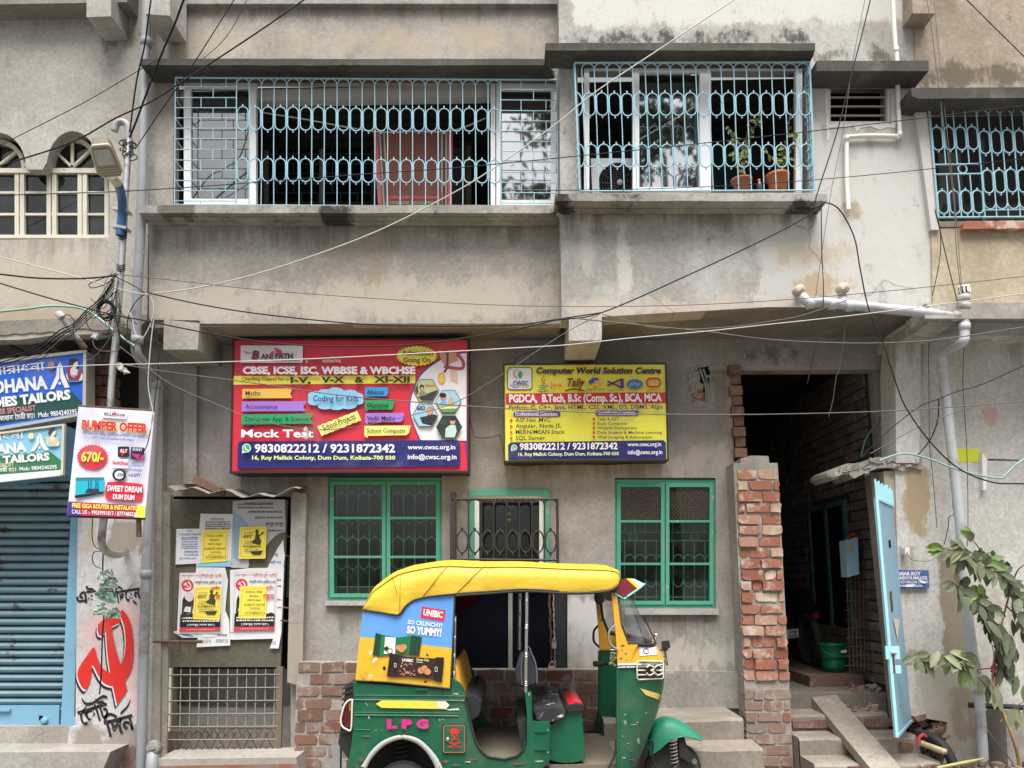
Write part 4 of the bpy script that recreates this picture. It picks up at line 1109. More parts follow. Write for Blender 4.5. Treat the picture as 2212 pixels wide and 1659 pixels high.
B.poly(ell(1765, 520, 55, 88, 20), i_gold); B.poly(ell(1765, 520, 40, 66, 20), ink('medal_light', 'efc95c'))
B.done('picture_strip', t)
B.lay = 12
for (cx, cy), base, fig in (((1540, 692), 'b9c78a', 0), ((1865, 853), 'a8d0ea', 1), ((1528, 1052), '9cc6dc', 2), ((1875, 1222), '26322e', 3)):
    hx = [(cx - 190, cy), (cx - 95, cy - 165), (cx + 95, cy - 165), (cx + 190, cy), (cx + 95, cy + 165), (cx - 95, cy + 165)]
    B.poly(hx, i_blk)
    sh = [(cx + (x - cx) * 0.95, cy + (y - cy) * 0.95) for x, y in hx]
    B.poly(sh, ink('photo_ground_%d' % fig, base))
    if fig == 0:
        B.poly([(cx - 120, cy + 95), (cx + 165, cy - 10), (cx + 170, cy + 10), (cx + 90, cy + 150), (cx - 60, cy + 150)], ink('photo_desk', '3b3733')); B.poly(ell(cx - 62, cy - 42, 34, 46), i_blk); B.poly(ell(cx - 60, cy - 24, 24, 32), i_skin); B.poly([(cx - 110, cy + 60), (cx - 80, cy + 5), (cx - 30, cy + 5), (cx + 10, cy + 60), (cx - 40, cy + 80)], ink('photo_shirt', '8f8078')); B.poly([(cx - 172, cy - 5), (cx - 120, cy - 90), (cx - 112, cy + 20), (cx - 130, cy + 60)], ink('photo_child', '4a3f3a'))
        B.text('School', cx - 10, cy - 60, 130, 32, i_red)
    if fig == 1:
        B.poly(ell(cx - 75, cy - 60, 48, 52), ink('photo_face', 'c98a66')); B.poly(ell(cx - 80, cy - 92, 50, 36), i_blk); B.poly([(cx - 140, cy + 60), (cx - 100, cy - 10), (cx - 40, cy - 10), (cx - 20, cy + 70)], ink('photo_blue_shirt', '7fa4d0')); B.poly([(cx - 10, cy + 60), (cx + 10, cy - 50), (cx + 80, cy - 50), (cx + 80, cy + 60)], ink('photo_blocks', 'd0a888')); B.poly([(cx - 120, cy + 110), (cx + 125, cy + 100), (cx + 92, cy + 155), (cx - 90, cy + 155)], ink('photo_green', '5a9a62')); B.poly([(cx - 140, cy + 70), (cx + 145, cy + 70), (cx + 125, cy + 98), (cx - 120, cy + 108)], ink('photo_table', 'ecdc8c'))
    if fig == 2:
        B.poly([(cx - 80, cy + 30), (cx + 20, cy + 10), (cx + 60, cy - 20), (cx + 150, cy - 10), (cx + 175, cy + 10), (cx + 90, cy + 150), (cx - 40, cy + 120)], ink('photo_coat', '25252c')); B.poly(ell(cx + 70, cy - 70, 50, 62), ink('photo_hair', 'b08a72')); B.poly(ell(cx + 62, cy - 50, 36, 46), i_skin); B.poly([(cx - 118, cy - 132), (cx - 66, cy - 132), (cx - 66, cy - 80), (cx - 118, cy - 80)], i_navy); B.poly([(cx - 60, cy - 132), (cx - 8, cy - 132), (cx - 8, cy - 80), (cx - 60, cy - 80)], i_navy)
        B.text('T', cx - 102, cy - 90, 24, 32, i_wht); B.text('O', cx - 50, cy - 90, 32, 32, i_wht)
    if fig == 3:
        B.poly([(cx - 60, cy + 150), (cx - 50, cy + 20), (cx + 10, cy - 30), (cx + 90, cy - 30), (cx + 110, cy + 60), (cx + 80, cy + 150)], ink('photo_jumper', 'b9d6cc')); B.poly(ell(cx + 50, cy - 85, 40, 50), i_skin); B.poly(ell(cx + 50, cy - 115, 42, 26), i_blk); B.line([(cx - 120, cy - 90), (cx - 60, cy - 90), (cx - 60, cy - 50), (cx - 120, cy - 50)], 6, ink('photo_chalk', '5d7a6c'), True)
    B.done('photograph', t)
# bands and shapes
A.lay = 20
A.poly([(130, 1240), (110, 1270), (100, 1555)] + [(2700, 1530), (2700, 1275), (2670, 1222)], i_navy)
A.poly(rect(140, 120, 866, 322), i_wht)
A.poly([(160, 626), (745, 620), (720, 680), (742, 733), (160, 738)], i_amb)
A.poly([(155, 772), (910, 768), (872, 830), (900, 885), (152, 890)], i_lil)
A.poly([(152, 922), (990, 915), (950, 975), (1000, 1032), (152, 1042)], i_grn)
for pts in ([(175, 738), (232, 738), (232, 765)], [(180, 890), (250, 890), (250, 915)], [(180, 1042), (258, 1042), (258, 1066)]): A.poly(pts, i_navy)
cl = []
for cx, cy, rx, ry, a0, a1 in ((1010, 705, 85, 55, 60, 200), (1010, 775, 85, 45, 160, 300), (1130, 830, 90, 35, 190, 330), (1260, 835, 90, 38, 200, 340), (1400, 815, 100, 48, 220, 360), (1490, 775, 85, 40, 270, 370), (1500, 720, 75, 50, -20, 80), (1420, 680, 90, 45, 0, 130), (1250, 660, 100, 52, 20, 160), (1120, 675, 85, 45, 40, 150)):
    cl += ell(cx, cy, rx, ry, 6, math.radians(a0), math.radians(a1))
A.poly(cl, i_sky)
zz = [(1035, 1058)] + [(1035 + 465 * i / 14, 1058 - 180 * i / 14 + (8 if i % 2 else 0)) for i in range(15)] + [(1550, 995)] + [(1550 - 465 * i / 14, 995 + 185 * i / 14 - (8 if i % 2 else 0)) for i in range(15)]
A.poly(zz, i_pyel)
A.done('colour_band', t)
B.lay = 26
B.poly([(660, 648), (990, 642), (985, 740), (960, 775), (655, 778)], i_blu)
B.poly([(655, 832), (1085, 826), (1055, 960), (1030, 968), (700, 968), (688, 995), (655, 960)], i_grn)
B.poly([(655, 1020), (1220, 1015), (1210, 1110), (1170, 1150), (700, 1155), (690, 1180), (655, 1160)], i_lil)
B.poly([(645, 1205), (1315, 1200), (1290, 1310), (1250, 1340), (695, 1350), (690, 1382), (645, 1350)], i_pyel)
B.poly(star(1405, 190, 310, 152, 30), i_yel)
B.done('colour_tag', t)
A.lay = 36
A.line(smooth([(175, 185), (215, 205), (262, 203)], 4), 10, i_red); A.text('B', 268, 275, 85, 92, i_mar, shear=0.2, bold=0.04); A.text('ANI', 375, 275, 140, 56, i_blk, bold=0.03); A.text('PATH', 545, 272, 205, 58, i_blk, bold=0.04)
A.poly([(490, 205), (520, 175), (525, 190), (515, 290), (505, 300)], i_red); A.poly(smooth([(528, 145), (600, 170), (632, 215), (615, 228), (560, 200), (528, 145)], 4), i_red); A.text('Our focus is your future', 530, 302, 300, 16, i_blk, shear=0.25)
A.text('A', 896, 318, 28, 30, i_wht); A.text('CWSC', 945, 318, 135, 30, i_mar); A.text('INITIATIVE', 1100, 316, 208, 30, i_wht, shear=0.1)
A.text('CBSE, ICSE, ISC, WBBSE & WBCHSE', 165, 448, 2015, 78, i_wht, bold=0.05)
A.text('Coaching Classes for', 152, 528, 495, 38, i_blk, bold=0.012)
A.poly(rect(665, 520, 712, 526), i_blk)
A.text('I-V,', 722, 556, 240, 68, i_blk, bold=0.045); A.text('V-X', 1080, 552, 275, 68, i_blk, bold=0.045); A.text('&', 1470, 552, 110, 68, i_blk, bold=0.045); A.text('XI-XII', 1690, 550, 425, 68, i_blk, bold=0.045)
A.text('Maths', 197, 700, 175, 50, i_blk, bold=0.012); A.text('Accountancy', 193, 856, 380, 48, i_blk, bold=0.012); A.text('Computer App. & Science', 190, 1000, 745, 46, i_blk, bold=0.012)
A.text('Coding for Kids', 985, 770, 530, 66, i_navy, bold=0.015); A.text('School Projects', 1110, 1118, 405, 66, i_blk, ang=0.37, bold=0.015)
A.text('Mock Test', 147, 1188, 845, 84, i_wht, bold=0.03, out=i_blk, outw=0.022)
A.text('9830822212 / 9231872342', 303, 1365, 1640, 92, i_wht, bold=0.03); A.text('16, Roy Mallick Colony, Dum Dum, Kolkata-700 030', 275, 1450, 1670, 44, ink('sign_lime', 'e4f4a0'), bold=0.025)
A.text('www.cwsc.org.in', 2090, 1330, 555, 52, i_wht, bold=0.02); A.text('info@cwsc.org.in', 2090, 1445, 570, 54, i_wht, bold=0.02)
whatsapp(A, 210, 1317, 52)
B.lay = 40
B.text('Abacus', 680, 738, 245, 56, i_blk, bold=0.012); B.text('Olympiad', 680, 932, 310, 58, i_blk, bold=0.012); B.text('Vedic Maths', 680, 1118, 405, 56, i_blk, bold=0.012); B.text('School Computer', 680, 1302, 570, 60, i_blk, bold=0.012)
B.text('Admission', 1185, 180, 455, 72, i_mar, bold=0.012); B.text('Going On', 1208, 282, 400, 68, i_mar, bold=0.012)
A.b.v, A.b.f, A.b.m, A.b.t, A.b.sm = A.b.v, A.b.f, A.b.m, A.b.t, A.b.sm
A.done('lettering', t); B.done('lettering', t)
# ---------------------------------------------------------------- yellow computer-course sign
YF = 6.78
t = thing('computer_course_signboard', 'yellow signboard for computer courses with red and navy bands, smaller than the red one', 'signboard', tuple(W(1266, 996, YF)))
b = MB(); b.px([(1089, 787), (1438, 785), (1443, 993), (1090, 997)], YF + 0.004, 0.18, i_yel, side=m_signside); b.build('panel', t)
b = MB()
for P in ([(1087, 785), (1440, 783), (1440, 786), (1087, 788)], [(1088, 995), (1445, 991), (1445, 995), (1088, 999)], [(1087, 788), (1090, 788), (1091, 995), (1088, 995)], [(1437, 786), (1440, 786), (1445, 991), (1442, 992)]): b.px(P, YF - 0.012, 0.19, m_signside)
b.build('frame', t)
A = Art(1075.3, 768.1, 0.17361, YF)
A.poly([(98, 470), (2085, 458), (2090, 590), (98, 605)], i_red)
A.poly([(130, 1300), (128, 1110), (160, 1080), (2060, 1052), (2090, 1085), (2095, 1280)], i_navy)
A.poly(rrect(118, 145, 430, 430, 40), i_blk); A.poly(rrect(128, 155, 420, 420, 34), i_wht)
A.poly(rrect(195, 695, 778, 760, 22), i_pur); A.poly(rrect(1218, 682, 1755, 748, 22), i_pur)
A.done('colour_band', t)
A.lay = 8
for y in (805, 880, 955, 1028): A.poly(ell(168, y, 17, 17, 14), i_red)
for y in (790, 845, 902, 958, 1015): A.poly(ell(1196, y, 16, 16, 14), i_red)
A.text('Computer World Solution Centre', 470, 222, 1558, 72, ink('sign_plum', '3c2240'), shear=0.18, bold=0.045)
A.line(smooth([(248, 168), (205, 200), (205, 250), (245, 278)], 5), 10, i_red); A.poly(smooth([(278, 185), (305, 230), (278, 278), (250, 240), (278, 185)], 4), i_grn); A.text('CWSC', 185, 372, 190, 58, i_navy, shear=0.1, bold=0.02); A.line(smooth([(155, 358), (200, 398), (270, 385)], 4), 9, i_pur); A.line(smooth([(285, 388), (340, 395), (395, 362)], 4), 9, i_gold)
i_java, i_teal, i_pyb, i_pyo, i_vs = ink('logo_orange', 'd8552a'), ink('logo_teal', '4f7f7c'), ink('logo_blue', '2f5fa4'), ink('logo_peach', 'e8b45c'), ink('logo_violet', '4c2a78')
A.line(smooth([(575, 255), (545, 300), (575, 330), (560, 360)], 4), 12, i_java); A.line(smooth([(600, 290), (570, 320), (585, 350)], 4), 10, i_java)
A.line([(505, 375), (610, 372)], 10, i_teal); A.line([(515, 400), (600, 398)], 12, i_teal); A.line([(520, 420), (595, 418)], 10, i_teal); A.line(smooth([(492, 435), (560, 448), (625, 432)], 4), 12, i_teal); A.line(smooth([(605, 365), (625, 375), (605, 395)], 4), 8, i_teal)
A.text('Java', 648, 392, 150, 62, i_java, bold=0.01); A.text('Tally', 845, 382, 225, 96, i_mar, shear=0.25, bold=0.03); A.line(smooth([(835, 440), (950, 415), (1080, 440)], 5), 18, i_mar); A.line([(1060, 310), (1010, 450)], 12, i_mar)
A.poly(rrect(1160, 275, 1255, 330, 18), i_pyb); A.poly(rrect(1130, 305, 1215, 352, 18), i_pyb); A.poly(rrect(1200, 310, 1298, 355, 18), i_pyo); A.poly(rrect(1175, 340, 1262, 378, 16), i_pyo); A.text('python', 1105, 436, 225, 42, ink('logo_grey', '6b7040'), bold=0.005)
A.line([(1365, 318), (1540, 395), (1540, 290), (1365, 375)], 24, i_vs, True); A.poly([(1525, 280), (1568, 292), (1568, 400), (1525, 412)], i_vs); A.text('Visul Studio', 1352, 440, 230, 22, i_vs, bold=0.01)
A.poly(ell(1705, 355, 100, 62, 24), ink('logo_slate_blue', '4b68ac')); A.text('php', 1640, 372, 130, 52, ink('logo_pale_blue', '93a9d6'), shear=0.2)
A.line(rrect(1855, 285, 2022, 388, 48, 6), 26, i_red, True); A.text('ORACLE', 1845, 438, 192, 24, ink('logo_red', 'b8602c'), bold=0.0)
A.text('PGDCA,  B.Tech, B.Sc (Comp. Sc.), BCA, MCA', 142, 580, 1898, 92, i_wht, ang=0.008, bold=0.04)
A.text('Python, C, C++, Java, HTML, CSS, XML, DS, DBMS, Algo', 138, 672, 1915, 52, i_navy, ang=0.006, bold=0.015)
A.text('Professional Courses:', 218, 738, 525, 36, i_wht, bold=0.01); A.text('Certificate Courses:', 1245, 722, 470, 36, i_wht, bold=0.01); A.poly(rect(218, 744, 745, 749), i_wht); A.poly(rect(1245, 732, 1722, 737), i_wht)
for s_, x, y, w in (('ASP.Net ,MVC', 220, 828, 440), ('Anguler, Node JS,', 222, 900, 570), ('MERN/MEAN Stack', 222, 976, 610), ('SQL Server', 222, 1050, 365)): A.text(s_, x, y, w, 50, i_blk, ang=0.006, bold=0.012)
for s_, x, y, w in (('Tally & GST', 1240, 806, 270), ('Basic Computer', 1240, 862, 380), ('Website Devlopment', 1240, 918, 490), ('Date Science & Machine Learning', 1242, 975, 800), ('Web Scraping & Automation', 1243, 1032, 672)): A.text(s_, x, y, w, 36, i_blk, bold=0.012)
A.text('9830822212 / 9231872342', 272, 1172, 1220, 78, i_wht, ang=0.008, bold=0.03); A.text('16, Roy Mallick Colony, Dum Dum, Kolkata-700 030', 255, 1248, 1250, 40, ink('sign_lime_small', 'e0f0a0'), ang=0.008, bold=0.025)
A.text('www.cwsc.org.in', 1615, 1128, 418, 48, i_wht, ang=0.008, bold=0.02); A.text('info@cwsc.org.in', 1618, 1228, 430, 50, i_wht, ang=0.008, bold=0.02)
whatsapp(A, 203, 1145, 38)
A.done('lettering', t)
# ---------------------------------------------------------------- tailor signs
def tailor(label, corners, Y, dep, colours, k_, ang, loc, text_k, side, withbase):
    (TL, TR, BR, BL) = corners
    blue, green, fr, fade = colours
    t = thing('tailor_signboard', label, 'signboard', tuple(W((TL[0] + TR[0]) / 2, BL[1], Y)), 'signboards above the blue shutter')
    b = MB(); b.px([TL, TR, BR, BL], Y + 0.004, dep, blue, side=side); b.build('panel', t)
    return t
i_tblue, i_tgrn, i_tsky, i_tgrn2, i_tnav = ink('tailor_blue', '1a5fd0'), ink('tailor_dark_green', '0f4a44'), ink('tailor_sky', '86c4e2'), ink('tailor_green', '2f7a4e'), ink('tailor_side_blue', '5d86a6')
i_fade, i_salmon, i_cream = ink('faded_white', 'e2e6e6'), ink('tailor_salmon', 'd88a88'), ink('faded_cream', 'e0dcae')
def hands(A, cx, top, w, h, m, line):
    """two joined palms"""
    A.poly([(cx, top), (cx - w * 0.14, top + h * 0.25), (cx - w * 0.17, top + h * 0.5), (cx - w * 0.5, top + h * 1.03), (cx - w * 0.27, top + h * 1.0), (cx - w * 0.02, top + h * 0.62)], m)
    A.poly([(cx + w * 0.01, top), (cx + w * 0.15, top + h * 0.22), (cx + w * 0.2, top + h * 0.45), (cx + w * 0.5, top + h * 0.95), (cx + w * 0.26, top + h * 0.97), (cx + w * 0.03, top + h * 0.62)], m)
    A.line([(cx, top + 4), (cx + 1, top + h * 0.6)], w * 0.02, line); A.poly(star(cx, top + h * 0.8, w * 0.11, w * 0.11, 5, 0.45), m)
def lady(A, x, y, k, hair, skin, cloth, cloth2):
    """woman seen from behind in a laced blouse"""
    A.poly(smooth([(x + 40 * k, y + 20 * k), (x + 95 * k, y), (x + 135 * k, y + 25 * k), (x + 120 * k, y + 70 * k), (x + 70 * k, y + 110 * k), (x + 30 * k, y + 95 * k), (x + 40 * k, y + 20 * k)], 4), hair)
    A.poly(smooth([(x + 100 * k, y + 60 * k), (x + 140 * k, y + 45 * k), (x + 140 * k, y + 95 * k), (x + 120 * k, y + 130 * k), (x + 190 * k, y + 180 * k), (x + 200 * k, y + 260 * k), (x + 150 * k, y + 285 * k), (x + 40 * k, y + 285 * k), (x, y + 200 * k), (x + 60 * k, y + 130 * k), (x + 100 * k, y + 60 * k)], 4), skin)
    A.poly([(x - 5 * k, y + 130 * k), (x + 45 * k, y + 120 * k), (x + 60 * k, y + 210 * k), (x + 130 * k, y + 210 * k), (x + 150 * k, y + 130 * k), (x + 195 * k, y + 140 * k), (x + 185 * k, y + 190 * k), (x + 150 * k, y + 280 * k), (x + 35 * k, y + 285 * k), (x + 10 * k, y + 190 * k)], cloth)
    for q in range(3): A.line([(x + 52 * k, y + (170 + q * 18) * k), (x + 92 * k, y + (205 + q * 18) * k), (x + 135 * k, y + (165 + q * 18) * k)], 5 * k, cloth2)
    A.poly([(x + 25 * k, y + 282 * k), (x + 150 * k, y + 278 * k), (x + 150 * k, y + 290 * k), (x + 25 * k, y + 294 * k)], i_blu)
m_alframe = plain('grey_aluminium_frame', lin('b9b9b4'), 0.45, metal=0.3)
Y1, Y2 = 6.62, 6.40
t = tailor('bright blue and dark green tailor signboard with aluminium frame, the upper one', [(-190, 805), (184, 757), (184, 895), (-190, 961)], Y1, 0.16, (i_tblue, i_tgrn, None, None), 1, 0.1, None, 1, m_alframe, False)
b = MB()
b.px([(-190, 797), (186, 755), (186, 761), (-190, 806)], Y1 - 0.012, 0.03, m_alframe); b.px([(-190, 952), (178, 892), (178, 897), (-190, 963)], Y1 - 0.012, 0.03, m_alframe); b.px([(180, 762), (186, 762), (185, 892), (178, 892)], Y1 - 0.012, 0.03, m_alframe); b.build('frame', t)
b = MB(); b.px([(-190, 958), (180, 897), (180, 900), (-190, 966)], Y1 + 0.1, 0.06, m_dark); b.build('casing', t)
A = Art(0, 746.1, 0.17857, Y1)
A.poly([(-300, 668), (0, 640), (878, 568), (985, 690), (980, 790), (-300, 985), (-900, 1080), (-900, 760)], i_tgrn)
A.text('আরাধনা', -148, 372, 700, 100, i_fade, ang=0.11, bold=0.01); A.text('ARADHANA', -430, 620, 1015, 148, i_fade, ang=0.10, bold=0.045)
A.b.f  # the last letter is drawn as joined palms
hands(A, 722, 195, 240, 330, i_fade, i_tblue)
A.text('LADIES TAILORS', -265, 772, 1130, 105, i_wht, ang=0.115, bold=0.05); A.text('BLOUSE SPECIALIST', -180, 850, 620, 60, i_salmon, ang=0.11, bold=0.02)
A.text('েপাষাক ৈতরী হয়।  Mob: 9804240395', -30, 915, 965, 58, i_wht, ang=0.09, bold=0.02)
lady(A, 800, 150, 1.0, i_blk, ink('printed_pale_skin', 'd8c8c4'), ink('printed_maroon_blouse', '8a2c44'), i_fade)
A.poly(star(620, 240, 48, 60, 9, 0.7), ink('printed_flower', 'a87868'))
A.done('lettering', t)
t = tailor('sun-faded pale blue and green tailor signboard, a box sign hung below the brighter one', [(-190, 961), (137, 918), (134, 1024), (-190, 1061)], Y2, 0.24, (i_tsky, i_tgrn2, None, None), 1, 0.1, None, 1, i_tnav, True)
b = MB(); b.px([(-190, 958), (139, 915), (139, 919), (-190, 963)], Y2 - 0.012, 0.03, m_cream); b.px([(134, 919), (139, 919), (136, 1026), (131, 1025)], Y2 - 0.012, 0.03, m_cream); b.px([(-190, 1041), (131, 1015), (131, 1027), (-190, 1062)], Y2 - 0.014, 0.03, m_white); b.build('frame', t)
A = Art(0, 746.1, 0.17857, Y2)
A.poly([(-300, 1370), (0, 1335), (615, 1290), (740, 1395), (735, 1505), (-300, 1590), (-900, 1640), (-900, 1430)], i_tgrn2)
A.text('আরাধনা', -330, 1185, 630, 92, i_fade, ang=0.10, bold=0.01); A.text('ARADHANA', -600, 1368, 930, 110, i_fade, ang=0.095, bold=0.045)
hands(A, 478, 1058, 225, 220, i_fade, i_tsky)
A.text('LADIES TAILORS', -440, 1462, 1045, 82, i_wht, ang=0.075, bold=0.05); A.text('BLOUSE SPECIALIST', -360, 1498, 535, 48, i_cream, ang=0.07, bold=0.02); A.text('েপাষাক ৈতরী হয়।  Mob: 9804240395', -240, 1545, 930, 44, i_wht, ang=0.06, bold=0.02)
lady(A, 560, 1000, 0.78, i_blk, ink('faded_skin', 'e4dcc8'), ink('faded_blouse', 'd0c6a0'), i_fade)
A.poly(star(375, 1095, 44, 46, 8, 0.7), i_cream)
A.done('lettering', t)
# ---------------------------------------------------------------- broadband banner on the pole
YB2 = 5.92
t = thing('broadband_banner', 'white broadband banner with a red price star, tied to the silver pole', 'banner', tuple(W(235, 1116, YB2)))
b = MB(); rows = []
f_ = bil((169.5, 878.7), (333.7, 889), (144.5, 1113), (313, 1118.7))
for i in range(9): rows.append([W(*f_(j / 8, i / 8), YB2 + 0.006 + 0.004 * math.sin(i * 1.9 + j * 1.3)) for j in range(9)])
b.grid(rows, ink('banner_white', 'e0def0'), smooth=True); b.build('sheet', t)
b = MB(); b.rod([(145, 1114), (313, 1120)], YB2 + 0.02, 0.012, m_rust, 6); b.rod([(169, 878), (334, 888)], YB2 + 0.02, 0.012, m_rust, 6); b.px(rect(294, 1118, 303, 1160), YB2 + 0.02, 0.02, m_rust); b.build('batten', t)
A = Art(0, 829.5, 0.25, YB2 - 0.003)
a_ = -0.062
A.poly([(592, 1015), (1254, 1052), (1250, 1155), (578, 1135)], ink('banner_crimson', 'b8284c')); A.poly([(592, 1015), (640, 1018), (700, 1140), (578, 1135)], ink('banner_violet', '4a2c90')); A.poly([(1190, 1050), (1254, 1052), (1250, 1155), (1160, 1152)], i_yel)
A.poly(star(798, 632, 138, 112, 26, 0.9), i_red)
A.poly(smooth([(905, 930), (925, 860), (960, 845), (1200, 860), (1235, 890), (1230, 985), (1200, 1015), (960, 1003), (915, 985), (905, 930)], 3), i_red)
A.poly([(880, 235), (1095, 250), (1090, 302), (878, 290)], i_wht)
A.poly([(655, 808), (900, 806), (898, 945), (648, 985)], ink('router_teal', '1fb4cc')); A.poly([(655, 808), (900, 806), (900, 830), (652, 836)], ink('router_dark_teal', '2a7f8c')); A.poly([(645, 962), (895, 928), (895, 945), (648, 988)], i_blk)
A.poly([(735, 940), (755, 905), (850, 905), (862, 935)], ink('router_grey', '2c3440'))
for x in (765, 785, 828, 845): A.line([(x, 908), (x, 835)], 6, i_navy)
A.poly(rrect(1018, 540, 1118, 632, 14), ink('app_black', '22181a')); A.poly([(1035, 560), (1105, 580), (1050, 620)], i_red); A.poly([(1132, 545), (1248, 550), (1245, 656), (1128, 652)], ink('app_violet', '2c1850')); A.poly([(1135, 600), (1245, 612), (1243, 654), (1190, 652)], ink('app_pink', 'b03878'))
A.poly([(970, 645), (1110, 650), (1108, 728), (968, 722)], i_wht); A.poly(ell(1030, 785, 60, 52, 20), i_blk); A.poly(ell(1030, 785, 40, 36, 18), i_wht)
A.done('picture', t)
A.lay = 12
A.text('ALLI', 895, 268, 78, 26, i_blk, ang=a_); A.poly(ell(990, 256, 15, 15), ink('logo_magenta', 'd83a86')); A.text('nce', 1008, 273, 70, 26, i_blk, ang=a_)
A.text('BUMPER OFFER', 705, 385, 570, 72, i_red, ang=a_, bold=0.05, out=i_yel); A.text('Stream the Birightest Shows with Unlimited', 718, 432, 528, 24, i_inkb if False else m_inkblue, ang=a_, bold=0.02); A.text('OTT with Broadband 40 mbps', 795, 472, 360, 24, m_inkblue, ang=a_, bold=0.02)
A.text('670/-', 700, 665, 195, 78, i_yel, ang=-0.03, bold=0.035); A.text('ALT', 1035, 590, 65, 30, i_wht, ang=a_); A.text('SONY', 1145, 575, 85, 22, i_wht, ang=a_); A.text('hoichoi', 972, 692, 135, 34, i_red, ang=a_, bold=0.03)
A.text('Disney+', 1128, 712, 112, 30, m_inkblue, ang=a_, shear=0.2); A.text('hotstar', 1122, 750, 112, 26, m_inkblue, ang=a_); A.text('ZEE5', 1012, 792, 72, 20, i_blk); A.text('+10 OTT', 1110, 802, 102, 26, i_navy, bold=0.04)
A.text('SWEET DREAM', 925, 922, 300, 46, i_wht, ang=-0.05, bold=0.035); A.text('DUM DUM', 975, 992, 185, 40, i_wht, ang=-0.05, bold=0.035)
A.text('FREE GIGA ROUTER & INSTALATION', 622, 1066, 595, 36, i_yel, ang=-0.045, bold=0.03); A.text('CALL US :- 99039991817 / 8777480328', 620, 1118, 565, 34, i_wht, ang=-0.045, bold=0.015)
A.done('lettering', t)
# ---------------------------------------------------------------- nameplate
YN = 6.66
b = MB(); b.px([(1942, 1231), (2006, 1232), (2008, 1270), (1942, 1269)], YN + 0.004, 0.02, ink('nameplate_blue', '4a6aa4'))
t = b.build('nameplate', label='small blue enamel nameplate with white lettering on the whitewashed wall', cat='nameplate')
A = Art(0, 0, 1, YN)
A.text('AMAR ROY', 1937, 1243, 52, 7.5, i_wht, bold=0.04); A.text('SANDHYA MALLICK', 1936, 1251.5, 68, 6.5, i_wht, bold=0.04); A.text('100 ROY MALLICK COLONY', 1937, 1260, 69, 5.5, i_wht, bold=0.02); A.text('KAMALBAGAN', 1944, 1267.5, 48, 4.5, i_wht, bold=0.02)
A.poly([(1985, 1252), (1998, 1256), (2000, 1261), (1990, 1259)], i_wht); A.poly([(1960, 1262), (1978, 1262), (1972, 1268), (1956, 1268)], i_wht)
A.done('lettering', t)
# ---------------------------------------------------------------- sheet metal door with posters
YD = 6.96
m_door = plaster('weathered_door_sheet', '6b6351', '57503f', '7d7562', bump=0.3, streak=0.5, spots=0.6)
m_dullfr = plain('dull_brown_frame', lin('6d6254'), 0.85, var=0.3, scale=15)
m_meshrod = plain('dull_wire_rod', lin('8d887c'), 0.7, var=0.25, scale=20)
dt = thing('sheet_door', 'old olive brown sheet metal door with wire mesh below, covered in posters', 'door', tuple(W(492, 1640, YD)))
b = MB(); b.px([(366, 1078), (622, 1080), (606, 1441), (360, 1441)], YD + 0.03, 0.03, m_door); b.build('panel', dt)
b = MB()
for k in range(12):
    x = 371 + k * 20.3
    b.rod([(x, 1445), (x - 3, 1578)], YD, 0.006, m_meshrod, n=4)
for k in range(6): b.rod([(362, 1458 + k * 28), (606 - k * 1.5, 1457 + k * 28)], YD - 0.008, 0.006, m_meshrod, n=4)
b.build('wire_mesh', dt)
b = MB()
b.px([(360, 1444), (370, 1444), (366, 1580), (356, 1580)], YD - 0.01, 0.04, m_cream); b.px([(597, 1441), (611, 1441), (606, 1632), (594, 1632)], YD - 0.01, 0.04, m_dullfr); b.px([(352, 1626), (606, 1621), (606, 1636), (350, 1641)], YD - 0.01, 0.04, m_dullfr); b.px([(356, 1574), (600, 1572), (600, 1577), (356, 1579)], YD, 0.02, m_dullfr)
b.build('frame', dt)
b = MB()
for k in range(7):
    x = 366 + k * 35
    for s_ in (1, -1):
        P = smooth([(x + 17, 1622), (x + 17 + s_ * 12, 1600), (x + 17 + s_ * 16, 1586), (x + 17 + s_ * 8, 1578), (x + 17 + s_ * 2, 1588), (x + 17 + s_ * 6, 1594)], 4)
        b.rod(P, YD - 0.004, 0.006, m_rust, n=4)
        b.rod(smooth([(x + s_ * 5, 1612), (x + 1, 1619), (x + s_ * 5, 1625)], 3), YD - 0.004, 0.006, m_rust, n=4)
b.build('scrollwork', dt)
b = MB(); b.px([(355, 1440), (640, 1440), (640, 1530), (355, 1530)], 7.5, 0.03, m_left); b.px([(355, 1530), (640, 1530), (640, 1665), (355, 1665)], 7.3, 0.2, m_left); b.build('wall_behind', house)
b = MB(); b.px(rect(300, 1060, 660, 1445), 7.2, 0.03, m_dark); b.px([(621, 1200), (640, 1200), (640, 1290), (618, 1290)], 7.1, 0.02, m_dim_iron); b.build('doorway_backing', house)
b = MB(); b.rod([(331, 1386), (436, 1386)], YD - 0.05, 0.014, m_rust, 8); b.rod([(384, 1386), (384, 1404)], YD - 0.05, 0.016, m_rust, 6); b.px([(379, 1392), (390, 1392), (388, 1408), (382, 1408)], YD - 0.055, 0.012, m_rust); b.build('bolt', dt)
b = MB()
for x, y in ((623, 1158), (622, 1200), (617, 1312), (612, 1340)): b.rod([(x - 6, y), (x + 9, y + 2)], YD - 0.02, 0.008, m_rust, 5)
b.build('hinge', dt)
# door step
b = MB(); b.px([(338, 1640), (640, 1636), (650, 1700), (320, 1700)], 6.6, 0.4, m_left); b.px([(345, 1655), (640, 1650), (640, 1700), (345, 1700)], 6.59, 0.012, plain('red_oxide_floor', lin('8a5546'), 0.8, dirt='7d7468', dirt_amt=0.5)); b.build('door_step', house)
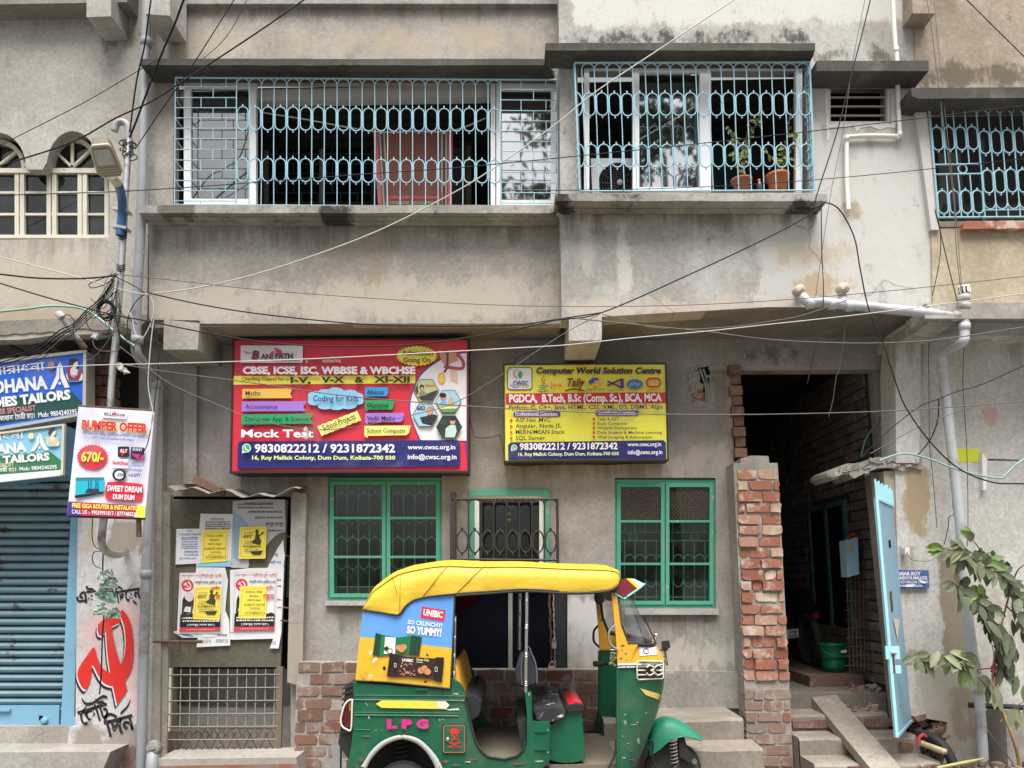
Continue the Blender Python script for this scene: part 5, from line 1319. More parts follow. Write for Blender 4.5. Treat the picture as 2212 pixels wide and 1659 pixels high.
# posters
PY = [YD + 0.026]
def pst(c): return (351 + c[0] * 0.2116, 1064.3 + c[1] * 0.2116)
def poster(label, pts, mat, cat='poster', name='poster', group='posters pasted on the old door'):
    PY[0] -= 0.0035
    q = MB(); q.prism(Ws([pst(p) for p in pts], PY[0]), 0.0015, mat)
    o = q.build(name, label=label, cat=cat, group=group)
    A = Art(351, 1064.3, 0.2116, PY[0] - 0.0004)
    A.lay = 0
    return o, A
def smalltype(A, x0, x1, ys, h, m, cover=0.9, seed=1):
    """fine print too small to read"""
    r = random.Random(seed); y_ = A.up()
    for y in ys:
        x = x0 + r.uniform(0, 12)
        while x < x1:
            w = r.uniform(8, 26)
            A.b.flat(A.P(rect(x, y - h * r.uniform(0.7, 1), min(x + w, x1), y)), y_, m)
            x += w + r.uniform(3, 8)
o, A = poster('large torn grey white poster with a pale blue corner high on the door', [(718, 85), (1000, 66), (1250, 70), (1256, 330), (1255, 400), (1180, 420), (1100, 490), (1060, 545), (960, 620), (880, 690), (885, 735), (870, 770), (700, 765)], ink('greyish_poster_paper', 'c6c8cc', 0.8))
A.poly([(722, 190), (820, 250), (900, 370), (850, 690), (770, 700), (722, 660)], ink('poster_pale_blue', '8fb4cc'))
A.text('অবাধ সুেযাগ', 830, 120, 300, 22, m_inkgrey); smalltype(A, 760, 1130, [125, 160], 16, m_inkgrey, seed=3); smalltype(A, 870, 1220, [205], 22, m_inkgrey, seed=4); A.text('আসন েলাকসভা', 940, 270, 285, 26, m_inkgrey); A.text('দমদম', 1050, 350, 190, 48, m_inkgrey); smalltype(A, 1080, 1230, [395], 18, m_inkgrey, seed=5)
A.done('print', o)
o, A = poster('narrow torn strip of white poster at the door edge, beside the large torn one', [(1240, 590), (1250, 640), (1235, 770), (1060, 790), (1110, 690), (1180, 560), (1235, 480)], m_paper)
A.text('ভাট', 1120, 655, 60, 30, m_inkgrey); A.text('জয়ী কর', 1100, 725, 110, 26, m_inkblue); A.done('print', o)
o, A = poster('white leaflet with grey type and a sky blue foot under a yellow notice', [(388, 214), (718, 218), (700, 755), (345, 755), (350, 690)], m_paper)
A.poly([(360, 692), (695, 688), (698, 755), (358, 755)], i_sky); A.text('একটি সুেযাগ, েশষ সুেযাগ', 490, 280, 140, 18, m_inkgrey); smalltype(A, 430, 695, [305, 328, 350, 372], 15, m_inkgrey, seed=6)
A.done('print', o)
o, A = poster('white sheet with faint blue type, the pale one nearest the door hinge side', [(142, 370), (392, 366), (386, 722), (132, 733)], m_paper)
A.text('I.C.C', 248, 398, 55, 18, m_inkblue); A.text('COACHING CENTRE', 165, 436, 225, 20, m_inkblue, bold=0.02); smalltype(A, 190, 360, [460, 478, 505, 530, 552, 572], 11, m_inkblue, seed=7); A.text('7809860901', 222, 610, 145, 18, m_inkblue, bold=0.02); A.text('9123970181', 222, 642, 145, 18, m_inkblue, bold=0.02); smalltype(A, 170, 340, [672], 10, m_inkblue, seed=8)
A.done('print', o)
def tuition(label, pts, dx, dy):
    o, A = poster(label, pts, m_yellow_paper, 'notice', 'notice', 'yellow tuition notices')
    A.line([(pts[0][0] + 20, pts[0][1] + 30), (pts[1][0] - 18, pts[1][1] + 28), (pts[2][0] - 20, pts[2][1] - 28), (pts[3][0] + 18, pts[3][1] - 30)], 3, m_inkgrey, True)
    for s_, x, y, w in (('ICSE & CBSE', 452, 450, 165), ('BOARD', 490, 492, 90), ('MATH AND', 468, 534, 135), ('SCIENCE GROUP', 430, 580, 212), ('TUITION', 485, 618, 108), ('(all classes)', 468, 642, 140), ('9123894371', 438, 668, 205)):
        A.text(s_, x + dx, y + dy, w, 20 if s_[0] != '(' else 13, m_inkblack if s_[0] != '(' else m_inkred, bold=0.0)
    A.done('print', o)
tuition('yellow tuition notice in black capitals pasted over the leaflet with a blue foot', [(405, 385), (665, 374), (660, 700), (398, 718)], 0, 0)
def party(label, x, y, sd, pts):
    o, A = poster(label, pts, m_paper)
    x0, y0 = x, y
    A.text('ভারেতর কমিউিনস্ট পািট', x0 + 20, y0 + 58, 410, 30, m_inkpink, bold=0.03)
    A.poly(ell(x0 + 80, y0 + 135, 62, 62, 24), m_inkred)
    A.line(smooth([(x0 + 55, y0 + 165), (x0 + 100, y0 + 170), (x0 + 112, y0 + 130), (x0 + 85, y0 + 95)], 4), 12, i_wht); A.line([(x0 + 45, y0 + 130), (x0 + 70, y0 + 110)], 20, i_wht); A.line([(x0 + 58, y0 + 118), (x0 + 110, y0 + 175)], 9, i_wht)
    A.text('দক্ষিণ দমদম এরিয়া-৪ এর', x0 + 155, y0 + 118, 270, 26, m_inkgrey)
    A.poly([(x0 + 20, y0 + 420), (x0 + 30, y0 + 280), (x0 + 60, y0 + 215), (x0 + 130, y0 + 215), (x0 + 150, y0 + 300), (x0 + 120, y0 + 420)], m_inkblack)
    A.poly(smooth([(x0 + 55, y0 + 270), (x0 + 50, y0 + 220), (x0 + 95, y0 + 205), (x0 + 135, y0 + 225), (x0 + 135, y0 + 280), (x0 + 95, y0 + 300), (x0 + 55, y0 + 270)], 3), m_inkpink if False else ink('poster_fist', 'e4d0d4'))
    A.poly([(x0 + 40, y0 + 400), (x0 + 60, y0 + 350), (x0 + 120, y0 + 355), (x0 + 110, y0 + 410)], ink('poster_fist_pale', 'e8dade'))
    A.poly([(x0 + 8, y0 + 430)] + [(x0 + 8 + i * 41, y0 + (418 if i % 2 else 432)) for i in range(1, 11)] + [(x0 + 415, y0 + 562), (x0 + 2, y0 + 562)], m_inkblack)
    A.poly([(x0, y0 + 566), (x0 + 415, y0 + 562), (x0 + 413, y0 + 600), (x0 - 2, y0 + 606)], m_inkred)
    smalltype(A, x0 + 20, x0 + 405, [y0 + 475, y0 + 505], 16, i_wht, seed=sd); A.text('( েসাদপুর, দমদম পাক )', x0 + 75, y0 + 548, 280, 20, i_wht); smalltype(A, x0 + 60, x0 + 360, [y0 + 592], 14, m_inkpink, seed=sd + 1)
    A.text('আন্দোলন', x0 + 300, y0 + 290, 112, 60, m_inkred, bold=0.03); A.text('জাতীয়', x0 + 330, y0 + 180, 80, 30, m_inkred)
    A.line([(pts[0][0] + 12, pts[0][1] + 12), (pts[1][0] - 12, pts[1][1] + 12), (pts[2][0] - 14, pts[2][1] - 20), (pts[3][0] + 22, pts[3][1] - 20)], 3, m_inkgrey, True)
    A.done('print', o)
o, A = poster('remains of a white poster with a long number, lowest by the bolt', [(345, 760), (640, 765), (668, 900), (640, 1200), (680, 1300), (692, 1560), (347, 1578), (360, 1480), (200, 1480), (110, 1420), (250, 1380), (330, 900)], m_paper)
A.text('7003 6715', 375, 1535, 120, 34, m_inkgrey, bold=0.01); A.text('007867153', 545, 1530, 125, 34, m_inkgrey, bold=0.01); A.poly([(130, 1420), (250, 1440), (330, 1470), (220, 1460)], i_tnav); A.poly([(400, 1440), (520, 1450), (540, 1470), (420, 1480)], m_paper); smalltype(A, 550, 660, [1460], 16, m_inkgrey, seed=20); A.done('print', o)
o, A = poster('remains of a torn white poster with numerals 153 at its foot', [(690, 790), (880, 770), (1240, 765), (1215, 1420), (1185, 1590), (1095, 1588), (1130, 1490), (750, 1500), (690, 1500)], m_paper)
A.text('153', 1118, 1550, 38, 34, m_inkgrey); smalltype(A, 1170, 1215, [900, 960, 1100, 1180], 18, m_inkgrey, seed=21); A.done('print', o)
party('red and black party poster with a raised fist, on the hinge side of the door', 175, 812, 30, [(176, 818), (632, 818), (612, 1435), (148, 1441)])
party('red and black party poster with a raised fist, by the opening edge of the door', 728, 805, 40, [(730, 802), (1175, 795), (1145, 1410), (690, 1420)])
def goddess(label, pts, dx, dy):
    o, A = poster(label, pts, m_yellow_paper, 'notice', 'notice', 'yellow picture notices')
    A.line([(pts[0][0] + 18, pts[0][1] + 22), (pts[1][0] - 20, pts[1][1] + 22), (pts[2][0] - 18, pts[2][1] - 24), (pts[3][0] + 22, pts[3][1] - 26)], 3, m_inkgrey, True)
    g_ = ink('print_dark_olive', '3c3820')
    X, Y = dx, dy
    A.poly(ell(X + 965, Y + 398, 18, 24, 12), g_); A.poly([(X + 950, Y + 420), (X + 985, Y + 420), (X + 1000, Y + 490), (X + 940, Y + 490)], g_); A.poly([(X + 905, Y + 500), (X + 950, Y + 470), (X + 1010, Y + 480), (X + 1000, Y + 535), (X + 930, Y + 520)], g_); A.line([(X + 920, Y + 500), (X + 1025, Y + 408)], 10, g_); A.poly(ell(X + 1022, Y + 410, 10, 14, 8), g_); A.poly([(X + 890, Y + 595), (X + 1025, Y + 590), (X + 1000, Y + 635), (X + 920, Y + 632)], g_)
    A.text('অঙ্ক ও', X + 820, Y + 465, 85, 22, m_inkblack); A.text('9123894371', X + 820, Y + 558, 185, 18, m_inkblack, bold=0.03); smalltype(A, X + 825, X + 925, [Y + 415, Y + 440, Y + 500, Y + 525], 10, m_inkgrey, seed=9); smalltype(A, X + 825, X + 990, [Y + 585, Y + 605], 9, m_inkgrey, seed=10)
    A.done('print', o)
goddess('yellow notice with a dark seated figure, pasted on the large torn poster', [(790, 350), (1065, 345), (1050, 672), (775, 675)], 0, 0)
goddess('yellow notice with a dark seated figure, pasted over a fist poster', [(330, 960), (600, 955), (585, 1300), (308, 1290)], -465, 612)
tuition('yellow tuition notice in black capitals pasted over a fist poster', [(795, 955), (1065, 950), (1055, 1285), (775, 1285)], 402, 572)
# ================================================================ auto rickshaw
YN_, YC_, YFa = 5.42, 6.02, 6.62       # near side, centre line, far side
def fR(c): return (768.0 + c[0] * 0.27281, 1206.9 + c[1] * 0.27281)
def f5(c): return (713.2 + c[0] * 0.19841, 1404.4 + c[1] * 0.19841)
def f6(c): return (1206.9 + c[0] * 0.25934, 1228.9 + c[1] * 0.25934)
def mir(p): return Vector((p[0], 2 * YC_ - p[1], p[2]))
m_rgreen = paint_worn('rickshaw_green_paint', '06593b', '868c80', 0.18, 0.3, 7, dark='063f2c')
m_rteal = paint_worn('faded_teal_green_paint', '1b7d60', '5c5a4c', 0.25, 0.4, 7, dark='1a7358')
m_ryel = paint_worn('rickshaw_yellow_paint', 'e2a62c', '4a453c', 0.42, 0.42, 8)
_t = NT('yellow_vinyl_hood')
_c = _t.mix(_t.noise(2.5, 6), lin('cda426'), lin('dfbc38'))
_c = _t.mix(_t.math('MULTIPLY', _t.ss(_t.noise(4, 9, 0.75, stretch=(1, 1, 0.5), off=(2, 2, 5)), 0.5, 0.72), 0.6), _c, lin('b08e3c'))
_c = _t.mix(_t.math('MULTIPLY', _t.ss(_t.noise(26, 6, 0.7), 0.62, 0.74), 0.6), _c, lin('6e5a34'))
_t.color(_c); _t.rough(0.55)
_t.bump(_t.math('ADD', _t.noise(5, 5, 0.6, stretch=(1.2, 1, 2.6)), _t.math('MULTIPLY', _t.noise(16, 5, 0.6, stretch=(1, 1, 2)), 0.3)), 0.30, 0.02)
m_hood = _t.mat
m_vblue = plain('blue_printed_vinyl', lin('5f9ade'), 0.45, var=0.1, scale=3, bump=0.08)
m_vyel = plain('ochre_printed_vinyl', lin('dfae2e'), 0.45, var=0.12, scale=3, dirt='a07c28', dirt_amt=0.1)
m_rubber = plain('black_rubber', (0.02, 0.02, 0.021), 0.65, dirt='4a463f', dirt_amt=0.1)
m_tyre = plain('dusty_tyre_rubber', (0.055, 0.053, 0.05), 0.85, var=0.3, scale=14)
m_seat = plain('black_vinyl_seat', (0.02, 0.021, 0.024), 0.33, bump=0.3, scale=5)
m_seattape = paint_worn('silver_taped_vinyl', '2a2c30', 'c9cbd0', 0.6, 0.3, 7)
m_floor = plain('dusty_floor_mat', lin('6b6355'), 0.9, var=0.3, scale=8)
m_under = plain('dark_underbody', (0.02, 0.02, 0.02), 0.8)
rk = thing('auto_rickshaw', 'parked green and yellow auto rickshaw with a blue advertisement panel and a teal front mudguard', 'auto rickshaw', (0.15, YC_, 0))
# --- tub
side = [(764, 1474), (973, 1490), (977, 1466), (991, 1474), (999, 1484), (1005, 1499), (1004, 1513), (1012, 1545), (1020, 1579), (1026, 1603), (1039, 1626), (1054, 1638), (1090, 1643), (1119, 1636), (1132, 1622), (1138, 1603), (1138, 1543), (1134, 1496), (1148, 1495), (1150, 1559), (1187, 1559), (1187, 1641), (1174, 1658), (1165, 1682),
        (965, 1682), (955, 1655)] + [(947, 1640), (927, 1615), (904, 1596), (876, 1588), (852, 1590), (824, 1602), (802, 1622), (785, 1650), (780, 1682)] + [(750, 1682), (751, 1650), (757, 1619), (763, 1575), (764, 1515)]
b = MB(); b.px(side, YN_, 0.035, m_rgreen)
near = [W(x, y, YN_) for x, y in side]
b.poly([mir(p) for p in near], m_rgreen)
b.face([near[0], mir(near[0]), mir(near[-1]), near[-1]], m_rgreen); b.face([near[-1], mir(near[-1]), mir(near[-2]), near[-2]], m_rgreen); b.face([near[-2], mir(near[-2]), mir(near[-5]), near[-5]], m_rgreen)
for yy in (1503, 1513, 1540, 1546, 1577):
    x1 = 1003 if yy < 1520 else 990 if yy < 1560 else 800
    b.tube([W(766, yy - 1, YN_), W(x1, yy + (1 if x1 > 900 else 0), YN_)], 0.007 if yy in (1513, 1546) else 0.004, m_rgreen, 6)
b.tube([W(957, 1488, YN_), W(957, 1513, YN_)], 0.003, m_rubber, 4)
for yy in (1577, 1616): b.px([(1154, yy), (1184, yy), (1182, yy + 5), (1156, yy + 5)], YN_ - 0.012, 0.014, m_rgreen)
b.px(rect(898, 1487, 924, 1492), YN_ - 0.012, 0.014, m_rgreen)
body = b.build('body', rk)
b = MB(); b.tube([W(x, y, YN_ - 0.004) for x, y in [(1005, 1513), (1013, 1545), (1021, 1579), (1028, 1603), (1041, 1624), (1056, 1635), (1090, 1640), (1117, 1633), (1130, 1620), (1136, 1602)]], 0.009, m_rubber, 6); b.build('door_edging', rk)
b = MB()
arch = [(780, 1656), (790, 1640), (802, 1622), (824, 1602), (852, 1590), (876, 1588), (904, 1596), (927, 1615), (947, 1640), (956, 1660)]
inn = [(792, 1660), (799, 1645), (810, 1630), (829, 1612), (854, 1600), (875, 1598), (899, 1606), (918, 1622), (934, 1645), (941, 1662)]
o_, i_ = smooth(arch, 4), smooth(inn, 4)
b.grid([[W(x, y, YN_ - 0.014) for x, y in o_], [W((x + c) / 2, (y + d) / 2, YN_ - 0.022) for (x, y), (c, d) in zip(o_, i_)], [W(x, y, YN_ - 0.010) for x, y in i_], [W(x, y, YN_ + 0.10) for x, y in i_]], paint_worn('chipped_white_trim', 'b6b6b2', '57524a', 0.4, 0.4, 9))
b.build('wheel_arch_trim', rk)
b = MB(); b.box(near[-2].x + 0.02, W(1187, 1600, YN_).x - 0.02, YN_ + 0.5, YFa - 0.05, 0.16, 0.34, m_under); b.box(W(800, 0, YN_).x, W(940, 0, YN_).x, YN_ + 0.36, YFa - 0.36, 0.2, 0.6, m_under)
b.px([(770, 1580), (960, 1580), (960, 1682), (770, 1682)], YN_ + 0.34, 0.02, m_under); b.build('underbody', rk)
zf = W(1090, 1639, YN_ + 0.03).z
b = MB(); x0, x1 = W(1012, 1600, YN_).x, W(1345, 1640, YN_).x
b.box(x0, W(1150, 0, YN_).x, YN_ + 0.03, YFa - 0.03, zf - 0.05, zf, m_floor); b.box(W(1150, 0, YN_).x, x1, YN_ + 0.06, YFa - 0.06, zf - 0.11, zf - 0.055, m_floor)
b.px([(1118, 1560), (1136, 1556), (1136, 1620), (1128, 1632), (1124, 1600)], YN_ + 0.06, 1.0, m_rubber)
b.build('floor', rk)
# --- painted stripe, letters, fuel flap
A = Art(713.2, 1404.4, 0.19841, YN_ - 0.009)
A.poly([(497, 585), (560, 548), (800, 548), (1180, 555), (1258, 556), (1300, 600), (1262, 642), (1190, 640), (560, 628)], ink('stripe_yellow', 'f0d84a')); A.poly([(1160, 556), (1258, 556), (1298, 600), (1262, 641), (1200, 638), (1165, 620)], ink('stripe_worn_white', 'efe6cc')); A.poly([(1260, 645), (1400, 632), (1408, 652), (1290, 655)], ink('stripe_chip', 'd0d4cc'))
A.done('painted_stripe', rk)
A.lay = 6
for ch, x, w in (('L', 618, 108), ('P', 780, 112), ('G', 938, 132)): A.text(ch, x, 846, w, 84, ink('lettering_magenta', 'd8208c'), bold=0.06, out=ink('lettering_brown', '7d4638'), outw=0.05)
A.done('lettering', rk)
b = MB(); b.px([f5(c) for c in rrect(1222, 812, 1476, 1126, 20)], YN_ - 0.010, 0.012, m_rubber); b.px([f5(c) for c in rrect(1228, 818, 1470, 1120, 18)], YN_ - 0.016, 0.012, m_rgreen)
fl = b.build('fuel_flap', rk)
A = Art(713.2, 1404.4, 0.19841, YN_ - 0.017)
A.line(rrect(1234, 824, 1464, 1114, 16), 9, ink('flap_orange_line', 'a8704c'), True)
sk = ink('skull_red', 'c8302c')
A.poly(smooth([(1305, 900), (1310, 865), (1355, 848), (1400, 865), (1405, 900), (1385, 915), (1325, 915), (1305, 900)], 4), sk); A.line([(1280, 862), (1310, 880)], 12, sk); A.line([(1430, 862), (1400, 880)], 12, sk)
A.poly(ell(1330, 930, 13, 13, 10), sk); A.poly(ell(1380, 930, 13, 13, 10), sk); A.poly([(1345, 940), (1370, 940), (1385, 975), (1330, 975)], sk); A.line(smooth([(1325, 960), (1335, 1010), (1385, 1010), (1392, 960)], 4), 10, sk)
A.line([(1285, 1000), (1425, 1055)], 12, sk); A.line([(1425, 1000), (1285, 1055)], 12, sk); A.text('GAS', 1300, 1065, 110, 26, sk)
A.done('skull_sign', fl)
b = MB(); b.lathe(W(*f5((1280, 970)), YN_ - 0.016), (0, -1, 0), [(0, 0.014), (0.012, 0.013), (0.016, 0.006), (0.0161, 0.0005)], m_chrome, 12); b.build('latch', fl)
# --- hood
top = [(784, 1316), (796, 1290), (806, 1272), (819, 1260), (858, 1233), (904, 1223), (963, 1216), (1041, 1219), (1123, 1219), (1232, 1224.5), (1314, 1227), (1336, 1233), (1339, 1248)]
low = [(784.5, 1317.5), (800, 1320), (822, 1323), (845, 1327), (863, 1327), (880, 1306), (910, 1292), (984, 1283), (1070, 1277), (1136, 1273), (1232, 1278), (1310, 1274), (1336, 1262)]
T_, L_ = smooth(top, 4), smooth(low, 4)
rows = [[], [], [], [], []]
for (a, e), (c, d) in zip(T_, L_):
    wob = 0.004 * math.sin(a * 0.035) + 0.002 * math.sin(a * 0.11 + 1)
    rows[0].append(W(c, d, YN_ - 0.012 + wob)); rows[1].append(W(lerp(a, c, 0.5), lerp(e, d, 0.5), YN_ - 0.020 - wob)); rows[2].append(W(lerp(a, c, 0.10), lerp(e, d, 0.10), YN_ + 0.004)); rows[3].append(W(a, e, YN_ + 0.06))
    q = W(a, e, YN_ + 0.06); rows[4].append(Vector((q.x, YC_, q.z + 0.035)))
full = rows + [[mir(p) for p in r] for r in rows[3::-1]]
b = MB(); b.grid(full, m_hood)
b.face([r[-1] for r in full], m_hood)
hood = b.build('hood', rk)
b = MB()
m_seam = plain('hood_seam', lin('b08f30'), 0.7)
for ca in (963, 858, 1041):
    i = min(range(len(T_)), key=lambda k: abs(T_[k][0] - ca))
    b.tube([r[i] + Vector((0.012 * k, -0.003, 0)) for k, r in enumerate(rows[:4])], 0.003, m_seam, 4)
b.tube([r + Vector((0, -0.003, 0.002)) for r in rows[2]], 0.003, m_seam, 4)
b.build('seam', hood)
b = MB(); b.tube([r + Vector((0, -0.004, 0)) for r in rows[0][:40]], 0.007, m_rubber, 5); b.tube([r + Vector((0, -0.002, -0.012)) for r in rows[0][28:]], 0.010, plain('olive_hem', (0.03, 0.026, 0.012), 0.7), 5)
P = [W(*fR(c), YN_ - 0.03) for c in ((285, 140), (310, 210), (330, 280))]; b.tube(P, 0.002, m_rubber, 4)
b.build('hem', hood)
b = MB(); b.grid([[r + Vector((0, 0.03, -0.03)) for r in rr[8:]] for rr in full[1:-1]], m_rubber); b.build('hood_lining', hood)
# --- side curtain with the biscuit advertisement
YK = YN_ - 0.006
ctop = [(784, 1318), (864, 1328), (880, 1307), (908, 1292), (984, 1284)]
mid_l, mid_r = fR((35, 620)), fR((768, 710))
b = MB()
b.flat(smooth([fR((60, 408)), fR((200, 425)), fR((350, 442)), fR((400, 372)), fR((480, 322)), fR((620, 292)), fR((785, 285))], 3) + [mid_r, fR((520, 680)), fR((300, 642)), mid_l], YK, m_vblue)
b.flat([mid_l, fR((300, 642)), fR((520, 680)), mid_r, fR((752, 1028)), fR((500, 1000)), fR((250, 975)), fR((0, 962)), fR((15, 780))], YK, m_vyel)
L = [W(*fR(c), YK) for c in ((60, 408), (35, 620), (0, 962))]
for a, c, mm in ((L[0], L[1], m_vblue), (L[1], L[2], m_vyel)): b.face([a, c, mir(c), mir(a)], mm)
far = [mir(W(x, y, YK)) for x, y in [(784, 1318), (908, 1292), (984, 1284), mid_r, fR((752, 1028)), fR((0, 962))]]
b.poly(far, m_rubber)
cur = b.build('side_curtain', rk)
b = MB()
b.tube([W(*fR(c), YK - 0.004) for c in ((0, 966), (250, 978), (500, 1004), (752, 1030))], 0.006, m_rubber, 5); b.tube([W(*fR(c), YK - 0.004) for c in ((752, 1030), (770, 710), (788, 285))], 0.007, m_rubber, 5)
b.build('binding', cur)
A = Art(768.0, 1206.9, 0.27281, YK - 0.0015)
A.poly([(527, 378), (715, 408), (700, 498), (514, 465)], i_red)
A.done('brand_badge', cur); A.lay = 2
A.text('UNIBIC', 534, 446, 155, 48, i_wht, ang=-0.15, bold=0.04); A.text('SO CRUNCHY!', 412, 516, 275, 32, i_wht, ang=-0.11, bold=0.03); A.text('SO YUMMY!', 404, 588, 275, 56, i_wht, ang=-0.10, bold=0.05)
A.done('slogan', cur); A.lay = 6
pg, pg2, pb, pb2, bis = ink('packet_green', '1f7040'), ink('packet_dark_green', '12402a'), ink('packet_brown', '35201e'), ink('packet_dark_brown', '241414'), ink('biscuit_tan', 'c98a5c')
A.poly([(160, 585), (200, 600), (330, 625), (470, 605), (525, 620), (505, 760), (330, 760), (180, 775), (135, 765)], pg); A.poly([(160, 585), (205, 602), (188, 770), (135, 765)], pg2); A.poly([(440, 612), (525, 620), (505, 768), (425, 762)], pg2); A.poly([(235, 618), (318, 625), (312, 760), (225, 752)], i_wht)
for x, y, rr, mm in ((255, 680, 20, i_cream), (290, 690, 20, i_wht), (245, 712, 18, pb), (272, 732, 22, pb), (272, 732, 16, i_wht)): A.poly(ell(x, y, rr, rr, 12), mm)
for x, y in ((345, 705), (380, 700), (365, 718)): A.poly(ell(x, y, 27, 24, 14), bis)
A.done('green_packet', cur); A.lay = 14
A.poly([(272, 745), (330, 760), (400, 775), (620, 790), (648, 780), (702, 782), (684, 982), (630, 968), (610, 955), (400, 935), (300, 938), (248, 932)], pb); A.poly([(272, 745), (345, 770), (322, 935), (248, 932)], pb2); A.poly([(640, 780), (702, 782), (684, 982), (615, 958)], pb2)
r_ = random.Random(5)
for k in range(46):
    x, y = r_.uniform(352, 470), r_.uniform(820, 925); A.b.flat(A.P(ell(x, y, r_.uniform(4, 8), r_.uniform(4, 7), 7)), A.Y - 0.0008 * 18, [bis, ink('choc_chip', '6a3424'), ink('choc_pale', 'd9a888')][k % 3] if k < 3 else A.b.mats[k % 3 + 2])
A.lay = 19
for x, y in ((520, 885), (545, 870), (570, 895)): A.poly(ell(x, y, 30, 29, 16), pb2); A.poly(ell(x, y, 27, 26, 16), bis)
A.text('UNIBIC', 368, 812, 90, 22, i_wht, ang=-0.06, bold=0.03); A.text('Choco Chip', 482, 806, 98, 18, i_cream, ang=-0.06); A.text('Cookies', 482, 822, 50, 11, i_cream, ang=-0.06); A.line(rrect(308, 828, 322, 858, 3), 3, i_wht, True); A.line(rrect(630, 858, 647, 892, 3), 3, i_wht, True)
A.poly([(135, 805), (165, 778), (172, 795), (138, 825)], i_wht); A.poly([(110, 735), (125, 728), (128, 758), (112, 762)], i_wht); A.poly(ell(228, 868, 14, 18, 8), pb2); A.poly([(555, 750), (580, 762), (575, 775), (560, 768)], pb2); A.poly(ell(553, 975, 14, 9, 8), pb2); A.poly(rect(105, 918, 130, 942), i_wht); A.poly(ell(117, 930, 8, 8, 8), i_wa)
A.done('brown_packet', cur)
# --- front cowl: a rounded nose swept down to the mudguard
XD = lambda y: W(1334, y, YN_ + 0.03).x
sec = [(1391, 1409), (1410, 1424), (1424, 1432), (1433, 1437), (1440, 1437), (1467, 1436.5), (1490, 1434.5), (1514, 1430), (1540, 1423.5), (1563, 1415.5), (1597, 1401), (1633, 1387), (1660, 1368), (1690, 1352)]
def nose(y):
    for (a, e), (c, d) in zip(sec[:-1], sec[1:]):
        if y <= c: return lerp(e, d, max(0, min(1, (y - a) / (c - a))))
    return sec[-1][1]
def cowl(th, y, out=0.0):
    pn = W(nose(y), y, YC_ - 0.18); xd = XD(y)
    s_, c_ = math.sin(th), math.cos(th)
    sg = 1 if c_ >= 0 else -1
    xx = xd + (pn.x - xd + out) * abs(s_) ** 0.72
    yy = YC_ - sg * (YC_ - YN_ - 0.03 + out) * abs(c_) ** 0.72
    return Vector((xx, yy, W(1360, y, YN_ + 0.15).z))
def px_of(p):
    d = ROT.transposed() @ (Vector(p) - CAMP)
    return 1106 + FOCAL * d.x / -d.z, PCY - FOCAL * d.y / -d.z
def cowl_at(px, py, out=0.004):
    lo, hi = 0.0, 1.45
    y = py
    for _ in range(3):
        lo, hi = 0.0, 1.45
        for _ in range(26):
            m_ = (lo + hi) / 2
            if px_of(cowl(m_, y, out))[0] < px: lo = m_
            else: hi = m_
        y += (py - px_of(cowl(lo, y, out))[1])
    return cowl(lo, y, out)
def cowl_decal(mb, quad, mat, out=0.004, n=6):
    f = bil(*quad)
    mb.grid([[cowl_at(*f(j / n, i / n), out) for j in range(n + 1)] for i in range(n + 1)], mat)
ths = [math.pi * i / 28 for i in range(29)]
ys_g = [1433, 1440, 1452, 1467, 1490, 1514, 1540, 1563, 1580, 1597, 1615, 1633, 1647, 1660, 1690]
b = MB(); b.grid([[cowl(t_, y) for t_ in ths] for y in ys_g], m_rgreen)
b.tube([cowl(0, y) for y in ys_g], 0.012, m_rgreen, 5); b.tube([cowl(math.pi, y) for y in ys_g], 0.012, m_rgreen, 5)
cw = b.build('front_cowl', rk)
b = MB(); b.grid([[cowl(t_, y) for t_ in ths] for y in (1391, 1400, 1410, 1424, 1433)], m_ryel); b.build('upper_cowl', rk)
b = MB()
for y, r in ((1432, 0.010), (1437, 0.006)): b.tube([cowl(t_, y, 0.008) for t_ in ths], r, m_chrome, 6)
b.build('chrome_strip', cw)
b = MB(); cowl_decal(b, ((1381, 1397), (1414, 1394), (1382, 1417), (1422, 1414)), i_wht); b.build('paper_label', cw)
b = MB()
for P in (ell(1396, 1406, 6, 5, 14),):
    b.tube([cowl_at(x, y, 0.007) for x, y in P], 0.003, m_inkgrey, 4, closed=True)
b.build('mark', cw)
b = MB(); cowl_decal(b, ((1383, 1487), (1431, 1501), (1395, 1501), (1429, 1514)), ink('stripe_front_yellow', 'ecc96a')); b.build('painted_stripe', cw)
b = MB()
cowl_decal(b, ((1380, 1431), (1429, 1430), (1380, 1466), (1430, 1464)), plain('dark_lamp_recess', (0.03, 0.02, 0.018), 0.3), 0.006, 6)
lamp = b.build('front_lamp', rk)
b = MB(); m_wire = plain('cream_wire_guard', lin('d8d2c0'), 0.45)
for P in ([(1377, 1428), (1432, 1428), (1434, 1432), (1434, 1463), (1430, 1466), (1379, 1468), (1376, 1464), (1376, 1432), (1377, 1428)], [(1377, 1436), (1433, 1436)], [(1377, 1448), (1433, 1448)], [(1378, 1458), (1433, 1457)]): b.tube([cowl_at(min(x, 1433), y, 0.022) for x, y in P], 0.0055, m_wire, 5)
for cx in (1407, 1425):
    for s_ in (1, -1): b.tube([cowl_at(min(x, 1433), y, 0.026) for x, y in smooth([(cx - 10, 1448 - s_ * 6), (cx - 4, 1448 - s_ * 11), (cx + 4, 1448 - s_ * 7), (cx + 6, 1448 - s_ * 3), (cx - 1, 1448)], 3)], 0.0055, m_wire, 5)
b.build('lamp_guard', lamp)
